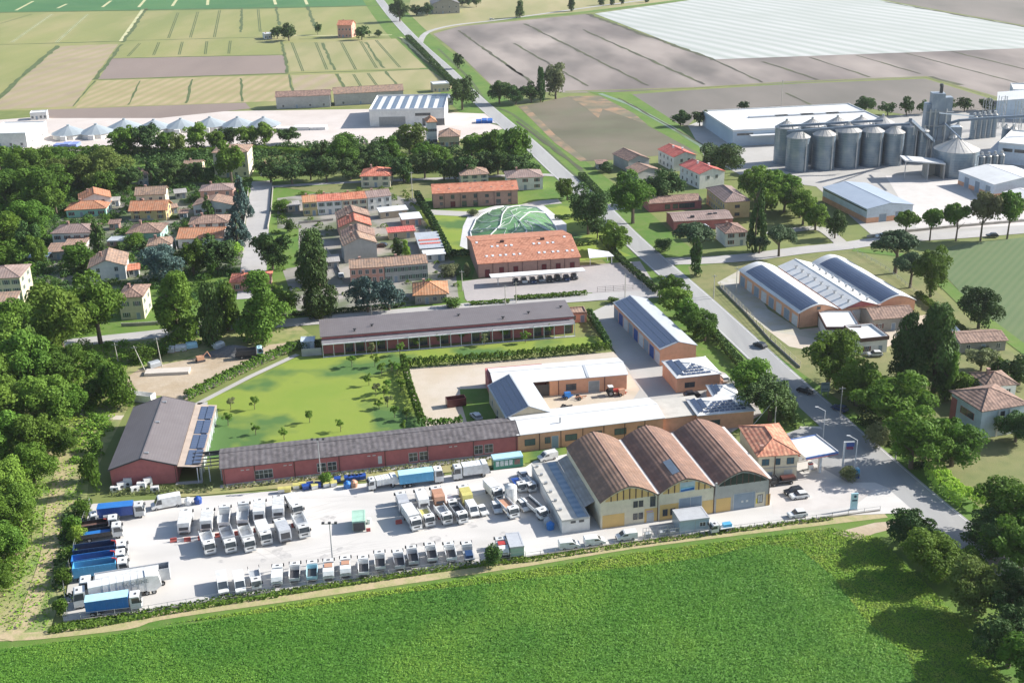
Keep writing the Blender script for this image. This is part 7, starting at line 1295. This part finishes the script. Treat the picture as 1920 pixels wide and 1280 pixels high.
t = thing('fuel_sign', 'tall white post with blue and red fuel station sign', 'sign', (*G((1579, 884)).xy, .1)); MB().box(-.18, .18, -.15, .15, 0, 7.5).box(.18, 2.2, -.1, .1, 7.3, 7.5).build('post', STEEL, t); MB().box(.5, 2.2, -.12, .12, 6.3, 7.25).build('sign_panel', P_NAVY, t); MB().box(.5, 2.0, -.13, .13, 5.6, 6.2).build('sign_panel', M('sign_maroon', (.22, .06, .12), None, 1), t)
t = thing('totem_sign', 'white price pillar with dark symbols at the field edge', 'sign', (*G((1600, 956)).xy, .1), rad(5)); MB().box(-.75, .75, -.15, .15, .2, 4.0).build('sign_panel', P_PALEB, t); MB().cyl(.1, 3.3, -.19, -.15, .3, n=10, axis='y').build('emblem', P_DBLUE, t); MB().box(-.5, .6, -.19, -.15, 2.2, 2.5).build('line', P_DBLUE, t); MB().box(-.9, .9, -.3, .3, 0, .2).build('foot', P_GREY, t)
t = thing('pump_sign', 'blue pillar beside the shrub under the street lamp', 'pillar', (*G((1606, 896)).xy, .15)); MB().box(-.5, .5, -.4, .4, 0, 1.1).build('body', P_NAVY, t); MB().box(-.5, .5, -.4, .4, 1.1, 2.2).build('body', P_SKY, t); MB().cyl(0, 0, 2.2, 2.5, .3, n=8).build('cap', P_PALEB, t)
t = thing('road_sign', 'pale green board with two dark bars under the roadside trees', 'sign', (*G((1546, 745)).xy, .1)); MB().box(-.9, -.75, -.05, .05, 0, 3.2).box(.75, .9, -.05, .05, 0, 3.2).build('post', METAL, t); MB().box(-1.1, 1.1, -.12, -.06, 1.6, 4.2).build('sign_panel', M('board_green', (.28, .36, .34), None, 1), t); MB().box(-.9, .7, -.14, -.12, 2.1, 2.4).box(-.9, .9, -.14, -.12, 3.5, 3.8).build('bar', M('board_dark', (.1, .16, .16), None, 1), t)
def pole(label, p, h=9, cross=True, lean=0, group='wooden and concrete line poles'):
    t = thing('utility_pole', label, 'pole', (*G(p).xy, .05), 0, group); MB().tube((0, 0, 0), (lean, 0, h), .16, .1).build('pole', M('pole_concrete', (.45, .43, .38), None, 1), t)
    if cross: MB().box(lean - .8, lean + .8, -.06, .06, h - .6, h - .45).build('crossbar', METAL, t)
    return t
for lab, p, h, ln in [('concrete pole with long stay beside the office', (1452, 806), 9.5, 0), ('leftmost line pole on the scrub land', (222, 680), 6, -.3), ('leaning line pole in the middle of the scrub land', (272, 695), 7.5, -2.2), ('line pole with white foot at the building site', (305, 692), 9.5, -.6), ('pole on the village road before the dark poplars', (595, 596), 8.5, 0), ('pole on the village road before the blue cedars', (697, 592), 9, 0), ('pole on the village road before the pavilion', (948, 580), 8, 0), ('pole by the gatehouse at the pavilion end', (1172, 558), 8, 0),
                    ('pole at the left of the car park', (867, 545), 7, 0), ('pole at the car park hedge', (968, 568), 7, 0), ('white pole in the meadow behind the terraces', (774, 380), 13, 0), ('pole beside the three barns drive', (1380, 551), 9, 0), ('pole on the verge left of the barns', (1338, 560), 8, 0), ('pole under the roadside trees opposite the office', (1575, 780), 8, 0), ('pole beside the bright trimmed hedge', (1679, 862), 8, 0), ('pole in the dark field behind the white warehouse', (1465, 198), 14, 0)]:
    pole(lab, p, h, lean=ln)
m = MB(); P_ = [G((222, 680)) + Vector((-.3, 0, 5.6)), G((272, 695)) + Vector((-2.2, 0, 7.2)), G((305, 692)) + Vector((-.6, 0, 9.2)), G((360, 640)) + Vector((0, 0, 7))]
for a, b_ in zip(P_, P_[1:]):
    prev = a
    for k in range(1, 9): q = a.lerp(b_, k / 8) - Vector((0, 0, 1.2 * math.sin(math.pi * k / 8) * .5)); m.tube(prev, q, .05, n=4); prev = q
tag(m.build('power_line', DARKM), 'sagging power line joining the poles on the scrub land', 'cable')
m = MB(); a = G((1452, 806)); m.tube(a + Vector((0, 0, 8.8)), G((1398, 815)) + Vector((0, 0, .3)), .06, n=4); tag(m.build('stay_wire', STEEL), 'slanting stay wire of the concrete pole beside the office', 'cable')
def fence(label, px, h=1.8, step=3.0, post=.06, rails=2, mat=None, base=0, name='fence'):
    P = [G(p) for p in px]; t = thing(name, label, 'fence', (P[0].x, P[0].y, .05)); o0 = P[0]; mat = mat or METAL; rl = MB(); pm = MB(); bs = MB()
    for a, b_ in zip(P, P[1:]):
        L_ = (b_ - a).length; n = max(1, int(L_ / step))
        for k in range(n + 1): q = a.lerp(b_, k / n) - o0; pm.cyl(q.x, q.y, 0, h, post, n=5)
        for k in range(rails): z = h * (k + 1) / rails - .05; rl.tube(a - o0 + Vector((0, 0, z)), b_ - o0 + Vector((0, 0, z)), .035, n=4)
        if base: d = (b_ - a).normalized(); s = Vector((-d.y, d.x, 0)) * .12; A, B = a - o0, b_ - o0; bs.add([A - s, A + s, B + s, B - s, A - s + Vector((0, 0, base)), A + s + Vector((0, 0, base)), B + s + Vector((0, 0, base)), B - s + Vector((0, 0, base))], [(0, 1, 2, 3), (7, 6, 5, 4), (0, 4, 5, 1), (1, 5, 6, 2), (2, 6, 7, 3), (3, 7, 4, 0)])
    pm.build('posts', mat, t); rl.build('rail', mat, t)
    if base: bs.build('base_wall', M('fence_wall', (.42, .38, .33), (.3, .27, .24), .5), t)
fence('wire fence with low wall along the field side of the lorry yard', [(120, 1166), (280, 1148), (420, 1124), (700, 1085), (985, 1046)], 1.6, 3, rails=2, base=.3); fence('low wall and wire fence along the street below the warehouses', [(985, 1046), (1180, 1018), (1440, 986), (1560, 970), (1650, 958)], 1.2, 3, base=.35)
fence('pale fence between main road and the three barns', [(1350, 540), (1400, 590), (1445, 640), (1500, 690)], 2.0, 3, .12, 3, M('fence_pale', (.52, .48, .34), None, 1), .6); fence('brick-based wall along the orange warehouse by the side road', [(1625, 446), (1700, 436), (1780, 428), (1990, 410)], 1.4, 4, base=1.0)
fence('iron fence on the road side of the car park', [(1140, 460), (1180, 500), (1230, 548)], 1.8, 2.5, .05, 3, DARKM, .5); fence('sliding gate fence at the bottom of the car park', [(1120, 548), (1150, 546), (1205, 541)], 1.8, 2.5, .05, 3, DARKM); fence('white-capped garden wall by the tall yellow house', [(228, 612), (260, 611), (320, 607)], 1.2, 3, base=1.0, mat=STEEL); fence('wire fence at the left end of the lorry yard', [(128, 1160), (120, 1100), (150, 1000), (170, 948)], 1.8, 3); fence('wire fence beside the pine tree meadow', [(1600, 470), (1660, 505), (1730, 560), (1790, 615)], 1.2, 3)

YW_ = [G(p) for p in [(190, 962), (985, 886), (1030, 990), (975, 1040), (700, 1076), (420, 1114), (150, 1150)]]
def inyard(q):
    c = False; j = len(YW_) - 1
    for i in range(len(YW_)):
        a, b = YW_[i], YW_[j]
        if (a.y > q.y) != (b.y > q.y) and q.x < (b.x - a.x) * (q.y - a.y) / (b.y - a.y) + a.x: c = not c
        j = i
    return c
m = MB(); rngm = random.Random(4)
for k in range(34):
    x, y = rngm.uniform(330, 980), rngm.uniform(905, 1075)
    if not (1166 - (x - 120) * .142 > y > 945 - (x - 170) * .085): continue
    a = G((x, y)); h_ = rngm.choice([.2, .19, .22, 1.7, -.5]); L_ = rngm.uniform(6, 26); c_ = rngm.uniform(-.035, .035)
    for off in (0, 1.9):
        P_ = []
        for j in range(9): q = h_ + c_ * j; P_.append(Vector((a.x + math.cos(q) * L_ * j / 8 - math.sin(q) * off, a.y + math.sin(q) * L_ * j / 8 + math.cos(q) * off, 0)))
        if all(inyard(q) for q in P_): strip_mb(P_, [.05 + .22 * math.sin(math.pi * j / 8) for j in range(9)], .1635 + .0001 * k, m, True)
struct('tyre_marks', m, M('tyre_mark', (.43, .41, .385), (.50, .475, .45), .3)); m = MB()
for k in range(40):
    x, y = rngm.uniform(300, 1000), rngm.uniform(900, 1100)
    if not (1160 - (x - 120) * .142 > y > 948 - (x - 170) * .085): continue
    a = G((x, y)); r_ = rngm.uniform(.3, 1.5); n = 11; pts = [(a.x + r_ * rngm.uniform(.6, 1.2) * math.cos(6.283 * j / n), a.y + r_ * rngm.uniform(.6, 1.2) * math.sin(6.283 * j / n), .1685 + .00005 * k) for j in range(n)]
    m.add(pts, [tuple(range(n))])
struct('oil_stains', m, M('oil_stain', (.36, .345, .33), (.50, .475, .45), .8))
fence('low pale wall along the left side of the village street', [(466, 355), (462, 400), (452, 470)], 1.2, 4, base=.9, mat=STEEL); fence('garden wall along the right side of the village street', [(512, 352), (508, 400), (502, 430)], 1.2, 4, base=1.0)
fence('long garden fence on the village side of the village road', [(330, 612), (440, 600), (560, 590), (760, 570)], 1.3, 3, base=.5); fence('garden wall behind the turquoise bungalow', [(210, 402), (236, 398)], 1.3, 3, base=1.1); fence('pale wall between pyramid-roofed bungalow and orange roof', [(306, 440), (328, 452), (332, 470)], 1.2, 3, base=1.0, mat=STEEL)
fence('garden wall in front of the long terrace', [(560, 420), (625, 414)], 1.2, 3, base=.9); fence('courtyard wall beside the nearest stepped row house', [(612, 470), (632, 500), (645, 530)], 1.3, 3, base=1.0); fence('wall before the yellow villa', [(242, 416), (316, 412)], 1.1, 3, base=.9)
# ------------------------------------------------------------------ undergrowth nobody could count, and the air
bpy.context.view_layer.update()
FOOT = [(b.root.location.x, b.root.location.y, b.root.rotation_euler.z, b.W, b.D) for b in BL_ALL]
ROADS_X = [([(492, 340), (487, 370), (481, 440), (475, 510), (470, 560)], 6), ([(-60, 672), (60, 652), (280, 628), (425, 612), (549, 605), (746, 587)], 5)]
ROADS_X = [([G(p) for p in a], w_) for a, w_ in ROADS_X]
def free(x, y, m_=1.5):
    for (bx, by, r_, W_, D_) in FOOT:
        dx, dy = x - bx, y - by
        if abs(dx) > 90 or abs(dy) > 90: continue
        u = dx * math.cos(r_) + dy * math.sin(r_); v = -dx * math.sin(r_) + dy * math.cos(r_)
        if -m_ < u < W_ + m_ and -m_ < v < D_ + m_: return False
    for a, w_ in ROADS_X:
        for p, q in zip(a, a[1:]):
            d = q - p; t = max(0, min(1, ((x - p.x) * d.x + (y - p.y) * d.y) / d.length_squared))
            if math.hypot(x - p.x - d.x * t, y - p.y - d.y * t) < w_: return False
    return True
def thicket(name, label, poly, n, r0, r1, leaf, seed, hk=1.0, size=.3, dens=26):
    rng = np.random.default_rng(seed); P = np.array([[*G(p).xy] for p in poly]); lo, hi = P.min(0), P.max(0); pts = []; nr = []; cnt = 0; tries = 0
    while cnt < n and tries < n * 12:
        tries += 1; x, y = rng.uniform(lo, hi); ins = False; j = len(P) - 1
        for i in range(len(P)):
            a, b = P[i], P[j]
            if (a[1] > y) != (b[1] > y) and x < (b[0] - a[0]) * (y - a[1]) / (b[1] - a[1] + 1e-9) + a[0]: ins = not ins
            j = i
        r = rng.uniform(r0, r1)
        if not ins or not free(x, y, r + .4): continue
        cnt += 1; k = int(dens * r * r) + 12; d = rng.normal(0, 1, (k, 3)); d /= np.linalg.norm(d, axis=1)[:, None]; d[:, 2] = np.abs(d[:, 2])
        q = d * r * rng.uniform(.8, 1.1, (k, 1)) * np.array([1, 1, hk]); q[:, :2] += [x, y]; pts.append(q); nr.append(d)
    pts, nr = np.concatenate(pts), np.concatenate(nr); v, f = leaf_cloud(pts, nr, size, rng, .6); o = link(name, np_mesh(name, v, f, LEAF[leaf])); o['kind'] = 'stuff'; o['label'] = label
VG = [(85, 345), (470, 335), (470, 500), (420, 560), (200, 590), (60, 560), (40, 480)]
thicket('garden_shrubbery', 'dense mixed shrubs filling the village gardens', VG, 470, .8, 2.3, 'broad', 21, 1.0)
thicket('garden_shrubbery', 'dark shrubs and hedging between the village houses', VG, 350, .8, 2.6, 'dark', 22, 1.1)
thicket('garden_shrubbery', 'shrubs in the gardens around the terraces', [(515, 370), (780, 345), (850, 480), (865, 560), (560, 600), (500, 500)], 110, .6, 1.8, 'broad', 23)
thicket('undergrowth', 'undergrowth of the dark thicket left of the village', [(-60, 285), (230, 285), (230, 340), (90, 380), (70, 520), (-60, 520)], 420, 1.5, 4.0, 'broad', 24, 1.0, .5, 10)
thicket('undergrowth', 'undergrowth of the tree belt behind the village', [(200, 288), (560, 270), (760, 262), (980, 262), (1005, 320), (700, 328), (480, 330), (230, 335)], 420, 1.5, 3.6, 'dark', 25, 1.0, .5, 10)
thicket('undergrowth', 'undergrowth of the leafy wood at the left edge', [(-60, 600), (60, 560), (180, 620), (140, 740), (100, 860), (68, 960), (28, 1090), (-60, 1120)], 290, 1.4, 3.2, 'light', 26, 1.2, .3, 22)
thicket('undergrowth', 'scrub and brambles above the red gabled hall', [(140, 650), (300, 636), (420, 630), (250, 690), (225, 740), (205, 800), (180, 900), (130, 860)], 150, .6, 1.9, 'light', 27, .9)
thicket('undergrowth', 'bushes below the roadside trees right of the main road', [(1560, 720), (1640, 760), (1700, 800), (1830, 830), (1790, 880), (1740, 900), (1620, 800)], 60, 1.0, 2.4, 'dark', 28)
thicket('undergrowth', 'bushes along the left fence of the lorry yard', [(112, 1170), (104, 1060), (130, 960), (165, 935), (160, 970), (130, 1060), (122, 1170)], 46, .8, 1.6, 'dark', 29)
hz = MB().box(-1500, 1500, -300, 3300, -1, 138).build('haze', bpy.data.materials.new('haze')); hz['kind'] = 'stuff'
m = hz.data.materials[0]; m.use_nodes = True; nn = m.node_tree.nodes; nn.remove(nn["Principled BSDF"]); pv = nn.new("ShaderNodeVolumePrincipled"); pv.inputs["Density"].default_value = HAZE; pv.inputs["Color"].default_value = (.93, .96, 1, 1); pv.inputs["Anisotropy"].default_value = .3
m.node_tree.links.new(pv.outputs[0], nn["Material Output"].inputs["Volume"])
